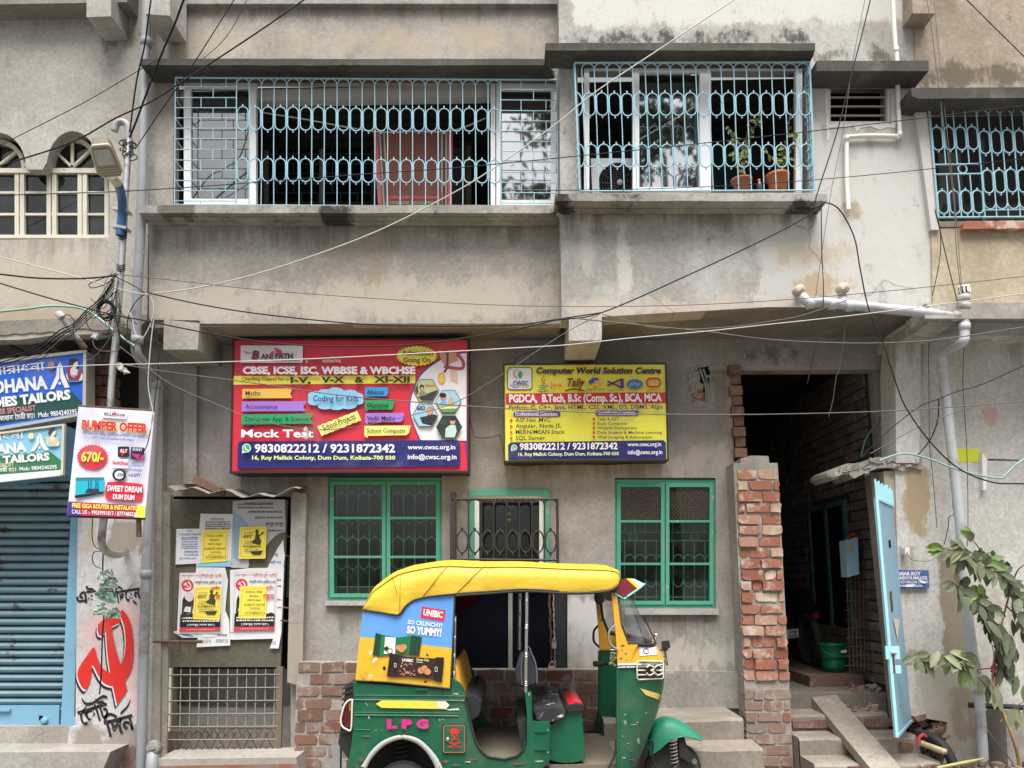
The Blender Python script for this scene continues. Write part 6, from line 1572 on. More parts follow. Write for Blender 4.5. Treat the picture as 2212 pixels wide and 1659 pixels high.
# --- chipped paint
m_chip = plain('bare_grey_chip', lin('9aa096'), 0.7, var=0.3, scale=30); m_scuff = plain('brown_scuff', lin('5a5446'), 0.85, var=0.3, scale=30)
def chip(cx, cy, w, h):
    return [(cx + w * random.uniform(.5, 1) * math.cos(a), cy + h * random.uniform(.4, 1) * math.sin(a)) for a in [math.tau * i / 9 for i in range(9)]]
b = MB(); random.seed(21)
for cx, cy, w, h, m in ((790, 1519, 2, 2, 0), (793, 1523, 1.5, 2, 0), (950, 1555, 3, 2, 0), (957, 1554, 3, 1.6, 0), (985, 1499, 9, 2.2, 0), (790, 1590, 14, 4, 1), (812, 1577, 3, 1, 0), (824, 1577, 2, 1, 0), (838, 1577, 6, 1, 0), (876, 1577, 5, 1, 0), (1022, 1640, 14, 4, 1), (1012, 1646, 10, 3, 0), (1120, 1650, 20, 4, 1), (1165, 1644, 12, 3, 0), (1184, 1577, 2, 3, 0), (1183, 1625, 2.5, 3, 0), (780, 1640, 8, 9, 1), (770, 1655, 6, 8, 1), (962, 1645, 10, 6, 1), (985, 1652, 16, 4, 1), (797, 1550, 2, 5, 0), (1143, 1500, 2, 6, 0), (1000, 1516, 3, 2, 1), (925, 1500, 2, 1, 0), (1141, 1560, 1.5, 9, 1), (880, 1583, 4, 2, 1), (910, 1594, 4, 2.4, 1)):
    b.flat(chip(cx, cy, w, h), YN_ - 0.006, m_scuff if m else m_chip)
b.build('paint_chip', body)
b = MB()
for cx, cy, w, h, m in ((1350, 1544, 3, 2, 0), (1352, 1560, 3, 1.6, 0), (1369, 1565, 10, 1.4, 0), (1377, 1560, 3, 2, 0), (1379, 1600, 4, 9, 0), (1387, 1590, 4, 4, 1), (1362, 1622, 5, 4, 1), (1347, 1637, 6, 2, 0), (1357, 1606, 3, 1.5, 0), (1396, 1540, 3, 1.6, 0), (1345, 1590, 3, 1.2, 0), (1366, 1640, 9, 4, 1), (1385, 1618, 4, 6, 1), (1342, 1455, 2, 2, 1), (1340, 1515, 2, 4, 1), (1408, 1530, 2, 2, 1)):
    b.poly([cowl_at(x, y, 0.004) for x, y in chip(cx, cy, w, h)], m_scuff if m else m_chip)
b.build('paint_chip', cw)
b = MB()
for cx, cy, w, h in ((1345, 1395, 6, 3), (1352, 1412, 4, 2.5), (1342, 1422, 5, 2), (1358, 1427, 9, 1.6), (1344, 1404, 2, 3)): b.poly([cowl_at(x, y, 0.004) for x, y in chip(cx, cy, w, h)], m_scuff)
b.build('paint_chip', cw)
# --- A posts, windscreen
b = MB()
ap = [(1321, 1280), (1332, 1282), (1337, 1300), (1343, 1350), (1352, 1380), (1364, 1392), (1378, 1393), (1368, 1412), (1362, 1434), (1334, 1434), (1331, 1380), (1326, 1330)]
b.px(ap, YN_ + 0.028, 0.02, m_ryel); b.build('windscreen_post', rk)
b = MB(); b.prism([mir(W(x, y, YN_ + 0.028)) for x, y in ap], -0.02, m_ryel); b.build('windscreen_post', rk)
wt, wb = [], []
for i in range(21):
    t_ = math.pi * i / 20
    s_, c_ = abs(math.sin(t_)) ** 0.8, math.cos(t_)
    sg = 1 if c_ >= 0 else -1
    yy = YC_ - sg * (YC_ - YN_ - 0.04) * abs(c_) ** 0.8
    a0, a1 = W(1334, 1290, YN_ + 0.04), W(1360, 1296, YC_ - 0.1)
    c0, c1 = W(1356, 1389, YN_ + 0.04), W(1411, 1390, YC_ - 0.15)
    wt.append(Vector((lerp(a0.x, a1.x, s_), yy, a0.z))); wb.append(Vector((lerp(c0.x, c1.x, s_), yy, lerp(c0.z, c1.z, s_))))
b = MB(); b.tube(wb, 0.016, m_rubber, 6); b.tube(wt, 0.013, m_rubber, 6)
b.tube([wt[0], wt[0].lerp(wb[0], 0.6) + Vector((-0.02, 0, 0)), wb[0]], 0.014, m_rubber, 6); b.tube([wt[-1], wt[-1].lerp(wb[-1], 0.6) + Vector((-0.02, 0, 0)), wb[-1]], 0.014, m_rubber, 6)
ws = b.build('windscreen_frame', rk)
b = MB(); b.grid([wt, [p.lerp(q_, 0.5) for p, q_ in zip(wt, wb)], wb], glassmat('windscreen_glass', (0.8, 0.82, 0.82), refl=0.16, dust=0.12, dustc=(0.5, 0.5, 0.5))); b.build('pane', ws)
b = MB(); b.tube([wb[6] + Vector((0.02, -0.02, 0.01)), wb[6].lerp(wt[6], 0.6) + Vector((0.02, -0.02, 0))], 0.005, m_black, 5); b.lathe(wb[10] + Vector((0.02, 0, 0)), (0.5, 0, 0.8), [(0, 0.012), (0.05, 0.012), (0.055, 0.02), (0.07, 0.02), (0.075, 0.001)], m_chrome, 10); b.build('wiper', ws)
# --- sun visor
v_red, v_yel, v_teal, v_wht = ink('visor_maroon', '6a1a26', 0.3), ink('visor_yellow', 'f0d020', 0.3), ink('visor_teal', '7fd0cc', 0.3), ink('visor_white', 'd0d8da', 0.3)
def V6(c, Y): return W(*f6(c), Y)
b = MB()
vp = {k: V6(c, Y) for k, c, Y in (('a', (465, 205), 5.45), ('b', (512, 112), 5.52), ('c', (562, 80), 5.66), ('d', (662, 168), 5.60), ('e', (540, 252), 5.46), ('f', (596, 80), 5.72), ('g', (676, 152), 5.66), ('h', (632, 82), 5.85), ('i', (716, 126), 5.8))}
b.prism([vp['a'], vp['b'], vp['c'], vp['d'], vp['e']], (0.0, 0.012, 0), v_red); b.prism([vp['c'], vp['f'], vp['g'], vp['d']], (0, 0.012, 0), v_yel); b.prism([vp['f'], vp['h'], vp['i'], vp['g']], (0, 0.012, 0), v_wht)
b.prism([vp['h'], mir(vp['h']), mir(vp['i']), vp['i']], (0, 0, -0.012), v_wht)
b.prism([mir(vp[k]) for k in 'abcde'], (0, -0.012, 0), v_red); b.prism([mir(vp[k]) for k in 'cfgd'], (0, -0.012, 0), v_yel); b.prism([mir(vp[k]) for k in 'fhig'], (0, -0.012, 0), v_wht)
vz = b.build('sun_visor', rk)
b = MB(); b.tube([vp[k] + Vector((0, -0.006, 0)) for k in ('a', 'e', 'd', 'i')], 0.008, v_teal, 5); b.build('visor_rim', vz)
# --- front mudguard, wheel, spring
T = [(1399, 1606), (1405, 1580), (1414, 1563), (1427, 1553), (1440, 1549), (1462, 1553), (1485, 1567), (1505, 1583), (1517, 1597)]
Lo = [(1405, 1632), (1409, 1629), (1417, 1624), (1428, 1616), (1440, 1605), (1455, 1597), (1475, 1591), (1497, 1593), (1516, 1600)]
TT, LL = smooth(T, 3), smooth(Lo, 3)
r0 = [W(x, y, YC_ - 0.13) for x, y in LL]; r2 = [W(x, y, YC_) for x, y in TT]
r1 = [W(lerp(a, c, 0.42), lerp(e, d, 0.42), YC_ - 0.12) for (a, e), (c, d) in zip(TT, LL)]; r15 = [W(lerp(a, c, 0.1), lerp(e, d, 0.1), YC_ - 0.07) for (a, e), (c, d) in zip(TT, LL)]
b = MB(); b.grid([r0, r1, r15, r2] + [[mir(p) for p in r] for r in (r15, r1, r0)], m_rteal); b.tube(r0, 0.006, m_rteal, 5)
b.build('front_mudguard', rk)
def wheel(name, c, r, w, hubmat):
    c = Vector(c)
    q = MB()
    q.lathe(c - Vector((0, w / 2, 0)), (0, 1, 0), [(0.012, r * 0.60), (0.0, r * 0.66), (-0.004, r * 0.8), (0.008, r * 0.93), (0.022, r * 0.985), (w * 0.5, r), (w - 0.022, r * 0.985), (w - 0.008, r * 0.93), (w, r * 0.66), (w - 0.012, r * 0.6)], m_tyre, 36)
    for k in range(60):
        t_ = math.tau * k / 60
        d = Vector((math.cos(t_), 0, math.sin(t_)))
        q.obox(c + d * r * 0.985 - Vector((0, w * 0.36, 0)), d * 0.006, (0, w * 0.12, 0), d.cross(Vector((0, 1, 0))) * 0.006, m_tyre)
    o = q.build(name, rk)
    q = MB(); q.lathe(c - Vector((0, w / 2 - 0.012, 0)), (0, 1, 0), [(0.03, 0.001), (0.028, r * 0.2), (0.04, r * 0.3), (0.04, r * 0.5), (0.005, r * 0.6), (0.03, r * 0.62)], hubmat, 24)
    for k in range(4):
        t_ = math.tau * k / 4 + 0.5
        q.lathe(c + Vector((math.cos(t_) * r * 0.4, -w / 2 + 0.05, math.sin(t_) * r * 0.4)), (0, -1, 0), [(0, 0.012), (0.015, 0.012), (0.016, 0.001)], m_rust, 6)
    q.build('rim', o)
m_hub = plain('dusty_steel_rim', lin('5a564e'), 0.7, dirt='3d352c', dirt_amt=0.4)
xr = W(870, 1650, YN_ + 0.1).x
wheel('wheel', (xr, YN_ + 0.13, 0.197), 0.197, 0.10, m_hub); wheel('wheel', (xr, YFa - 0.13, 0.197), 0.197, 0.10, m_hub); wheel('wheel', (W(1453, 1655, YC_).x, YC_, 0.197), 0.205, 0.10, m_hub)
def coil(q, a, e, r, turns, wr, m):
    a, e = Vector(a), Vector(e); d = (e - a).normalized(); u = d.cross(Vector((0, 1, 0))).normalized(); v = d.cross(u)
    q.tube([a.lerp(e, i / (turns * 10)) + (u * math.cos(math.tau * i / 10) + v * math.sin(math.tau * i / 10)) * r for i in range(turns * 10 + 1)], wr, m, 5)
m_spring = plain('dusty_grey_spring', lin('6d6a64'), 0.6)
b = MB(); pa, pb_ = W(1453, 1598, YC_ - 0.14), W(1457, 1652, YC_ - 0.14); coil(b, pa, pb_, 0.026, 7, 0.007, m_spring); b.tube([pa, pb_], 0.014, m_under, 8); b.tube([pb_, pb_ + Vector((0, 0, -0.07))], 0.02, m_hub, 8); b.build('suspension_spring', rk)
b = MB(); b.px([(1465, 1592), (1478, 1592), (1488, 1625), (1500, 1640), (1494, 1652), (1478, 1640), (1468, 1635)], YC_ - 0.10, 0.03, m_under); b.tube([W(1500, 1645, YC_ - 0.12), W(1500, 1645, YC_ - 0.08)], 0.02, m_hub, 10); b.build('fork', rk)
b = MB(); coil(b, W(868, 1598, YN_ + 0.24), W(868, 1640, YN_ + 0.24), 0.05, 4, 0.012, m_under); b.build('suspension_spring', rk)
b = MB(); b.tube([W(x, y, YN_ + 0.03) for x, y in smooth([(1330, 1597), (1329, 1625), (1322, 1645), (1310, 1665)], 5)], 0.008, m_rubber, 6); b.tube([W(x, y, YC_ - 0.2) for x, y in smooth([(1401, 1600), (1410, 1603), (1409, 1630), (1413, 1650), (1425, 1662)], 5)], 0.008, m_rubber, 6); b.build('hose', rk)
b = MB(); b.px([(1394, 1600), (1401, 1597), (1398, 1636), (1385, 1634)], YC_ - 0.25, 0.5, m_under); b.build('splash_flap', rk)
# --- seats
b = MB()
def pad(q, prof, y0, y1, mat):
    C = Vector((sum(p[0] for p in prof) / len(prof), sum(p[1] for p in prof) / len(prof), 0))
    rws = []
    for k, sc_ in ((0, 0.82), (0.015, 0.94), (0.05, 1), (0.5, 1), (0.95, 1), (0.985, 0.94), (1, 0.82)):
        rws.append([W(lerp(C.x, x, sc_), lerp(C.y, y, sc_), y0).xz.to_3d().xzy + Vector((0, lerp(y0, y1, k), 0)) if False else Vector((W(lerp(C.x, x, sc_), lerp(C.y, y, sc_), y0).x, lerp(y0, y1, k), W(lerp(C.x, x, sc_), lerp(C.y, y, sc_), y0).z)) for x, y in prof])
    q.grid(rws, mat, close_u=True); q.face(rws[0], mat); q.face(rws[-1][::-1], mat)
pad(b, smooth([(1003, 1502), (1020, 1498), (1034, 1508), (1041, 1524), (1037, 1545), (1020, 1558), (1006, 1556)], 3), YN_ + 0.05, YFa - 0.06, m_seat); b.build('passenger_seat', rk)
b = MB(); pad(b, smooth([(980, 1430), (988, 1440), (997, 1480), (1004, 1530), (985, 1530), (975, 1470)], 2), YN_ + 0.04, YFa - 0.05, m_ryel); b.build('seat_back', rk)
b = MB(); b.px([(1189, 1568), (1208, 1552), (1226, 1537), (1256, 1533), (1262, 1600), (1264, 1641), (1240, 1647), (1216, 1648), (1189, 1642)], YN_ + 0.07, 1.02, m_rgreen); b.px([(1150, 1556), (1190, 1556), (1190, 1642), (1150, 1642)], YN_ + 0.04, 1.1, m_rgreen); b.build('seat_base', rk)
b = MB(); pad(b, smooth([(1152, 1530), (1185, 1527), (1220, 1531), (1225, 1548), (1200, 1560), (1170, 1562), (1152, 1555)], 3), YN_ + 0.02, YFa - 0.08, m_seattape); b.build('driver_seat', rk)
b = MB(); pad(b, smooth([(1220, 1528), (1238, 1522), (1256, 1521), (1265, 1528), (1258, 1536), (1238, 1539), (1222, 1538)], 3), YN_ + 0.04, YFa - 0.3, m_seat); b.build('seat_cushion', rk)
b = MB(); pad(b, smooth([(1226, 1524), (1240, 1516), (1256, 1518), (1258, 1524), (1240, 1526)], 3), YN_ + 0.08, YFa - 0.5, ink('red_cushion', 'c81e2c')); b.build('red_cushion', rk)
# --- poles, handles, bars
def banded_pole(name, p0, p1, Y, r):
    q = MB(); a, e = W(*p0, Y), W(*p1, Y)
    q.tube([a, e], r, m_chrome, 10)
    for k in range(7):
        if k in (0, 2, 4, 6):
            for s_ in range(3):
                c = a.lerp(e, 0.06 + k * 0.14 + s_ * 0.018); q.lathe(c, (0, 0, -1), [(-0.005, r), (0, r * 1.35), (0.005, r)], m_chrome, 10)
    q.build(name, rk)
banded_pole('grab_pole', (1138, 1276), (1136, 1495), YN_ + 0.02, 0.013); banded_pole('grab_pole', (983, 1330), (980, 1466), YN_ + 0.03, 0.011); banded_pole('grab_pole', (1123, 1282), (1122, 1404), YFa - 0.04, 0.012)
b = MB(); b.tube([W(*f6(c), YN_ + 0.015) for c in smooth([(465, 468), (432, 500), (416, 540), (420, 600), (445, 642), (492, 672)], 3)], 0.009, m_chrome, 7); b.build('grab_handle', rk)
b = MB(); b.tube([W(*f6(c), YFa - 0.02) for c in smooth([(335, 468), (300, 505), (290, 545), (296, 610), (348, 658)], 3)], 0.010, m_iron, 7); b.build('grab_handle', rk)
b = MB(); b.tube([W(1283, 1434, 5.72), W(1300, 1434, 5.74)], 0.02, m_rubber, 10); b.tube([W(1300, 1434, 5.74), W(1326, 1432, 5.82), W(1340, 1440, 6.0)], 0.012, m_iron, 8); b.build('handlebar', rk)
b = MB(); r_ = random.Random(3); m_fl = plain('dried_flower', lin('a8a07c'), 0.8, var=0.4, scale=40)
for k in range(26):
    c = W(1322 + r_.uniform(-5, 9), 1424 + r_.uniform(-14, 14), 5.6); b.lathe(c, (r_.uniform(-1, 1), -1, r_.uniform(-1, 1)), [(-0.008, 0.002), (0, 0.012), (0.008, 0.002)], m_fl, 5)
b.build('garland', rk)
b = MB(); pad(b, ell(1296, 1291, 11, 15, 14), YFa - 0.14, YFa - 0.05, m_black); b.build('speaker', rk)
b = MB(); b.px([(1314, 1270), (1332, 1270), (1336, 1296), (1326, 1300)], 5.7, 0.5, m_black); b.build('roof_bracket', rk)
b = MB(); b.px([(1431, 1386), (1446, 1384), (1448, 1400), (1432, 1402)], 6.42, 0.05, m_black); b.build('side_mirror', rk)
b = MB(); b.tube([W(1427, 1404, 6.44), W(1442, 1403, 6.44), W(1436, 1406, 6.44), W(1441, 1437, 6.44)], 0.010, m_rust, 6); b.build('mirror_stalk', rk)
b = MB(); b.poly([W(*fR(c), YFa - 0.03) for c in ((795, 290), (1015, 292), (960, 350), (875, 420), (800, 495))], plain('dark_red_cloth', lin('5a1418'), 0.9)); b.build('inner_curtain', rk)
# --- tail
b = MB(); b.px([(747, 1479), (765, 1474), (763, 1575), (752, 1640), (730, 1606), (735, 1580), (741, 1530)], YN_ + 0.06, 1.1, m_rubber)
for k in range(9): b.px([(739 - k * 0.5, 1486 + k * 12), (760, 1480 + k * 12), (760, 1484 + k * 12), (739 - k * 0.5, 1490 + k * 12)], YN_ + 0.05, 1.1, m_rubber)
b.build('rear_panel', rk)
b = MB(); b.px([(744, 1526), (758, 1520), (758, 1572), (746, 1570), (741, 1555)], YN_ + 0.02, 0.05, ink('tail_lamp_red', '5a1512', 0.2)); b.px([(753, 1520), (759, 1518), (759, 1536), (754, 1536)], YN_ + 0.015, 0.05, ink('tail_lamp_amber', 'a8602c', 0.3))
tl = b.build('tail_lamp', rk)
b = MB(); b.tube([W(x, y, YN_ + 0.005) for x, y in smooth([(762, 1511), (752, 1514), (744, 1524), (739, 1540), (736, 1558), (740, 1570), (748, 1575), (758, 1577), (760, 1545), (761, 1514)], 3)], 0.0065, m_wire, 6, closed=True); b.build('lamp_guard', tl)
b = MB(); b.px([(714, 1612), (731, 1608), (735, 1614), (733, 1690), (722, 1690), (717, 1622)], YN_ + 0.1, 0.06, m_galv); b.tube([W(733, 1610, YN_ + 0.12), W(755, 1597, YN_ + 0.12)], 0.014, m_galv, 6); b.build('bumper_bracket', rk)
# --- bag on the pole
m_bag = plain('navy_backpack_cloth', (0.022, 0.024, 0.035), 0.7, bump=0.3, scale=6); m_bag2 = plain('grey_bag_trim', (0.11, 0.11, 0.12), 0.6)
t = thing('backpack', 'dark navy backpack hanging from the rickshaw pole beside the driver seat', 'backpack', tuple(W(1140, 1485, 5.5)))
b = MB(); pad(b, smooth([(1124, 1412), (1146, 1410), (1158, 1430), (1163, 1462), (1160, 1478), (1142, 1484), (1118, 1480), (1113, 1450)], 3), YN_ + 0.08, YN_ + 0.30, m_bag); b.build('bag_body', t)
b = MB()
for P in ([(1150, 1415), (1158, 1440), (1160, 1476)], [(1130, 1412), (1126, 1445), (1128, 1480)], [(1136, 1404), (1140, 1396), (1146, 1404), (1148, 1414)]): b.tube([W(x, y, YN_ + 0.07) for x, y in smooth(P, 4)], 0.006, m_bag2, 5)
b.build('strap', t)
# ================================================================ pipes
def pxpipe(q, pts, r, mat, n=12, sm=5):
    """pts: (px, py, Y)"""
    P = [W(*p) for p in (smooth(pts, sm) if len(pts) > 2 else pts)]
    q.tube(P, r, mat, n)
    return P
def collar(q, a, e, r, mat, L=0.05):
    a, e = Vector(a), Vector(e); d = (e - a).normalized()
    q.tube([a - d * L, a - d * L * 0.9, a + d * L * 0.9, a + d * L], [r, r * 1.18, r * 1.18, r], mat, 12)
t = thing('drain_pipe', 'tall grey drain pipe running down the corner between the two houses', 'drain pipe', tuple(W(304, 1680, 6.8)))
q = MB()
P = pxpipe(q, [(322, -400, 6.33), (316, 45, 6.33), (311, 200, 6.33), (308, 375, 6.33), (306, 430, 6.33), (303, 520, 6.33), (296, 652, 6.33), (293.5, 745, 6.35)], 0.040, m_pvc_grey, 14)
P2 = pxpipe(q, [(293.5, 745, 6.35), (296, 765, 6.37), (312, 790, 6.5), (330, 818, 6.72), (336, 838, 6.74)], 0.042, m_pvc_grey, 14)
P3 = pxpipe(q, [(336, 838, 6.74), (325, 1054, 6.76), (316, 1239, 6.78), (310, 1444, 6.79), (303, 1690, 6.8)], 0.042, m_pvc_grey, 14)
q.build('pipe', t)
q = MB()
for a, e in ((W(296.5, 735, 6.35), W(296, 745, 6.35)), (W(336, 832, 6.74), W(336, 845, 6.74)), (W(316, 1240, 6.78), W(315.7, 1250, 6.78)), (W(316.5, 92, 6.33), W(316, 100, 6.33))): collar(q, a, e, 0.043, m_pvc_grey, 0.035)
q.build('collar', t)
t = thing('sewer_pipe', 'pale sewer pipe with two capped elbows, running along under the bay and down the wall', 'sewer pipe', tuple(W(2126, 1690, 6.5)))
q = MB(); r = 0.040
pxpipe(q, [(1727, 628, 6.2), (1733, 640, 6.1), (1745, 652, 6.06), (1765, 652, 6.06)], r, m_pvc_pale, 14); pxpipe(q, [(1760, 651, 6.06), (1900, 666, 6.08), (2075, 683, 6.1)], r, m_pvc_pale, 14, 2)
pxpipe(q, [(1820, 624, 6.16), (1820, 645, 6.08), (1821, 657, 6.06)], r * 0.9, m_pvc_pale, 12)
pxpipe(q, [(2083, 634, 6.1), (2083, 735, 6.1)], r, m_pvc_pale, 14); pxpipe(q, [(2083, 730, 6.1), (2078, 740, 6.12), (2055, 752, 6.3), (2036, 762, 6.46), (2035, 780, 6.5)], r, m_pvc_pale, 14)
pxpipe(q, [(2035, 775, 6.5), (2039, 815, 6.5), (2056, 970, 6.5), (2074, 1130, 6.5), (2084, 1270, 6.5), (2099, 1394, 6.5), (2114, 1494, 6.5), (2127, 1690, 6.5)], r * 1.02, m_pvc_pale, 14, 3)
q.build('pipe', t)
q = MB()
for x, y, Y, x2, y2 in ((1750, 655, 6.06, 1760, 654), (1798, 657, 6.06, 1806, 657), (1834, 661, 6.07, 1842, 661), (2063, 682, 6.1, 2070, 683), (2083, 662, 6.1, 2083, 668), (2083, 706, 6.1, 2083, 712), (2083, 645, 6.1, 2083, 650), (2036, 800, 6.5, 2037, 806), (2114, 1490, 6.5, 2115, 1500)): collar(q, W(x, y, Y), W(x2, y2, Y), r, m_pvc_pale, 0.03)
q.build('collar', t)
m_capr = plain('rusty_pipe_cap', lin('bdb0a4'), 0.7, dirt='8d7c6c', dirt_amt=0.4)
for cx, cy, Y in ((1727, 627, 6.08), (1822, 623, 6.04)):
    q = MB(); c = W(cx, cy, Y); q.lathe(c, (0.1, -1, -0.1), [(-0.05, r * 1.1), (0.0, r * 1.15), (0.02, r * 1.1), (0.021, 0.001)], m_capr, 16); q.obox(c + Vector((0, -0.024, 0)), (0.022, 0, 0.016), (0, 0.005, 0), (-0.004, 0, 0.006), m_capr); q.build('cap', t)
q = MB(); c = W(2083, 634, 6.1); q.lathe(c, (0, 0, 1), [(0, r * 1.1), (0.02, r * 0.95), (0.021, r * 0.7)], m_dark, 14)
for k in range(9):
    a = math.tau * k / 9; q.obox(c + Vector((math.cos(a) * r, math.sin(a) * r, 0.025)), (0.006, 0, 0), (0, 0.006, 0), (0, 0, 0.026), m_pvc_white)
q.lathe(c + Vector((0, 0, 0.05)), (0, 0, 1), [(0, r * 1.15), (0.012, r * 1.1), (0.02, 0.001)], m_pvc_white, 14); q.build('vent_cowl', t)
q = MB(); pw = 0.019
Pw = [(1915, -400, 6.02), (1930, 40, 6.02), (1936, 113, 6.02), (1937.5, 135, 5.96)]
pxpipe(q, Pw[:3], pw, m_pvc_white, 10, 2); pxpipe(q, [(1936, 110, 6.02), (1938, 135, 6.02)], pw, m_pvc_white, 10)
pxpipe(q, [(1938, 150, 6.17), (1940, 220, 6.18), (1944, 288, 6.18), (1943, 295, 6.18), (1936, 297, 6.18)], pw, m_pvc_white, 10, 3)
pxpipe(q, [(1944, 295, 6.18), (1880, 293, 6.18), (1830, 296, 6.18)], pw, m_pvc_white, 10, 2); pxpipe(q, [(1829, 293, 6.18), (1829, 380, 6.18), (1833, 453, 6.16)], pw, m_pvc_white, 10, 2)
for x, y, x2, y2 in ((1936, 108, 1936.5, 114), (1944, 290, 1944, 296), (1829, 298, 1829, 303)): collar(q, W(x, y, 6.17 if y > 200 else 6.02), W(x2, y2, 6.17 if y > 200 else 6.02), pw, m_pvc_white, 0.02)
q.build('water_pipe', label='thin white water pipe bending below the louvred ventilator', cat='water pipe')
q = MB(); pxpipe(q, [(2092, 1523, 6.55), (2160, 1526, 6.5), (2300, 1532, 6.5)], 0.022, m_rubber, 10, 2); q.build('black_pipe', label='black pipe lying along the low parapet behind the sapling', cat='pipe')
t = thing('cleanout_pipe', 'short grey cleanout pipe with round cap in a hole beside the old door', 'pipe', tuple(W(330, 1680, 6.6)))
q = MB(); pxpipe(q, [(333, 1610, 6.75), (329, 1640, 6.6), (327, 1700, 6.58)], 0.05, m_pvc_grey, 14, 4); q.build('pipe', t)
q = MB(); c = W(331, 1617, 6.62); q.lathe(c, (-0.05, -1, 0.25), [(-0.06, 0.055), (0, 0.058), (0.02, 0.054), (0.022, 0.001)], plain('cap_grey', lin('8d8a84'), 0.7, dirt='6b6258', dirt_amt=0.4), 18); q.obox(c + Vector((0, -0.03, 0.005)), (0.03, 0, 0.008), (0, 0.004, 0), (-0.003, 0, 0.008), m_pvc_grey); q.build('cap', t)
# ================================================================ street lamp and pole
t = thing('street_lamp', 'silver service pole with a beige LED street lamp on a blue arm', 'street lamp', tuple(W(222, 1190, 6.0)))
q = MB()
pxpipe(q, [(279, 300, 6.0), (277, 325, 6.0), (271, 420, 6.0), (262, 575, 6.0), (255, 677, 6.0), (247, 765, 6.0), (241, 829, 6.0), (225, 1120, 6.02)], 0.027, m_galv, 12, 3)
pxpipe(q, [(225, 1115, 6.02), (221, 1148, 6.03), (220, 1172, 6.06), (230, 1192, 6.2), (252, 1199, 6.5), (272, 1192, 6.84)], 0.030, m_galv, 12)
q.build('pole', t)
q = MB(); pxpipe(q, [(277, 305, 6.0), (277, 276, 6.0), (271, 266, 6.0), (262, 263, 6.0), (252, 268, 6.0), (247, 283, 6.0)], 0.028, m_pvc_grey, 12, 6); q.build('gooseneck', t)
m_armblue = plain('blue_lamp_arm', lin('2c5f92'), 0.4, dirt='4a5560', dirt_amt=0.15)
q = MB(); pxpipe(q, [(250, 390, 5.5), (257, 402, 5.62), (263, 425, 5.84), (264, 455, 5.94), (262, 485, 5.96), (259, 509, 5.96)], 0.034, m_armblue, 12); q.build('arm', t)
q = MB()
for y in (456, 494):
    c = W(264 if y < 470 else 262, y, 5.97); q.obox(c, (0.06, 0, -0.012), (0, 0.045, 0), (0.0, 0, 0.012), m_galv)
q.build('clamp', t)
m_lampb = plain('beige_lamp_housing', lin('9a927c'), 0.5, var=0.1); m_lampw = plain('pale_lamp_rim', lin('c0bcac'), 0.5)
Hp = [W(195, 319, 4.98), W(238, 315, 4.98), W(266, 378, 5.38), W(214, 383, 5.38)]
q = MB()
up = (Hp[1] - Hp[0]).cross(Hp[3] - Hp[0]).normalized(); up = up if up.z > 0 else -up
f_ = lambda u, v: Hp[0].lerp(Hp[1], u).lerp(Hp[3].lerp(Hp[2], u), v)
outl = [f_(u, v) for u, v in rrect(0.0, 0.0, 1.0, 0.98, 0.16, 4)]
q.prism(outl, up * 0.05, m_lampb); q.prism([f_(u, v) + up * 0.05 for u, v in rrect(0.02, 0.05, 0.95, 0.95, 0.2, 4)], up * 0.03, m_lampb)
for k in range(8): q.obox(f_(0.5, 0.68 + k * 0.045), (f_(0.94, 0.7) - f_(0.06, 0.7)) * 0.5, up * 0.006, (f_(0.5, 1) - f_(0.5, 0)) * 0.010, m_lampw if k % 2 else m_lampb)
lo = outl
q.tube([p + up * 0.01 for p in outl], 0.010, m_lampw, 5, closed=True)
hd = q.build('lamp_head', t)
q = MB(); q.prism([f_(u, v) - up * 0.004 for u, v in rrect(0.12, 0.06, 0.90, 0.58, 0.08, 3)], up * -0.004, plain('lamp_diffuser', (0.42, 0.45, 0.44), 0.25, var=0.15, scale=20)); q.build('diffuser', hd)
q = MB(); a = W(240, 379, 5.40); q.tube([a, W(252, 393, 5.52)], [0.035, 0.04], m_lampw, 12); q.build('socket', t)
# ================================================================ cables
def cable(label, pts, Y, r, mat=None, name='cable', n=6, sm=6, group='wires across the facade'):
    q = MB()
    P = [(p[0], p[1], p[2] if len(p) > 2 else (Y if not isinstance(Y, tuple) else lerp(Y[0], Y[1], i / max(1, len(pts) - 1)))) for i, p in enumerate(pts)]
    ext = lambda a, e: [(a[0] + (a[0] - e[0]) * f, a[1] + (a[1] - e[1]) * f, a[2] + (a[2] - e[2]) * f * .3) for f in [min(9.0, 420 / max(1, math.hypot(a[0] - e[0], a[1] - e[1])))]]
    out = lambda a: a[0] < -5 or a[0] > 2220 or a[1] < -5
    if out(P[0]): P = ext(P[0], P[1]) + P
    if out(P[-1]): P = P + ext(P[-1], P[-2])
    q.tube([W(*p) for p in (smooth(P, sm) if len(P) > 2 else P)], r * 0.64, mat or m_cable, n)
    return q.build(name, label=label, cat='cable', group=group)
G, PL = m_cable_grey, m_cable_pale
cable('thick white wire rising from the drain pipe across the long sill to the top edge', [(312, 636), (425, 622), (560, 590), (700, 544), (840, 488), (1000, 405), (1106, 336), (1206, 264), (1290, 196), (1440, 96), (1600, -10)], (6.0, 5.6), 0.0085, PL)
cable('white wire falling from the picture edge to the drain pipe knot', [(-20, 550), (90, 578), (180, 602), (260, 625), (312, 636)], 5.95, 0.007, PL)
cable('heavy black cable level below the arched windows to the pole', [(-20, 590), (60, 599), (120, 602), (190, 601), (252, 595)], 5.9, 0.011)
cable('long sagging black cable falling past the pole and along the soffit to the bay corner', [(-20, 606), (117, 647), (245, 680), (310, 692), (425, 715), (553, 737), (658, 746), (803, 748), (928, 741), (1106, 713), (1201, 692), (1301, 675), (1500, 588), (1659, 513), (1744, 467), (1776, 442)], 5.85, 0.0085)
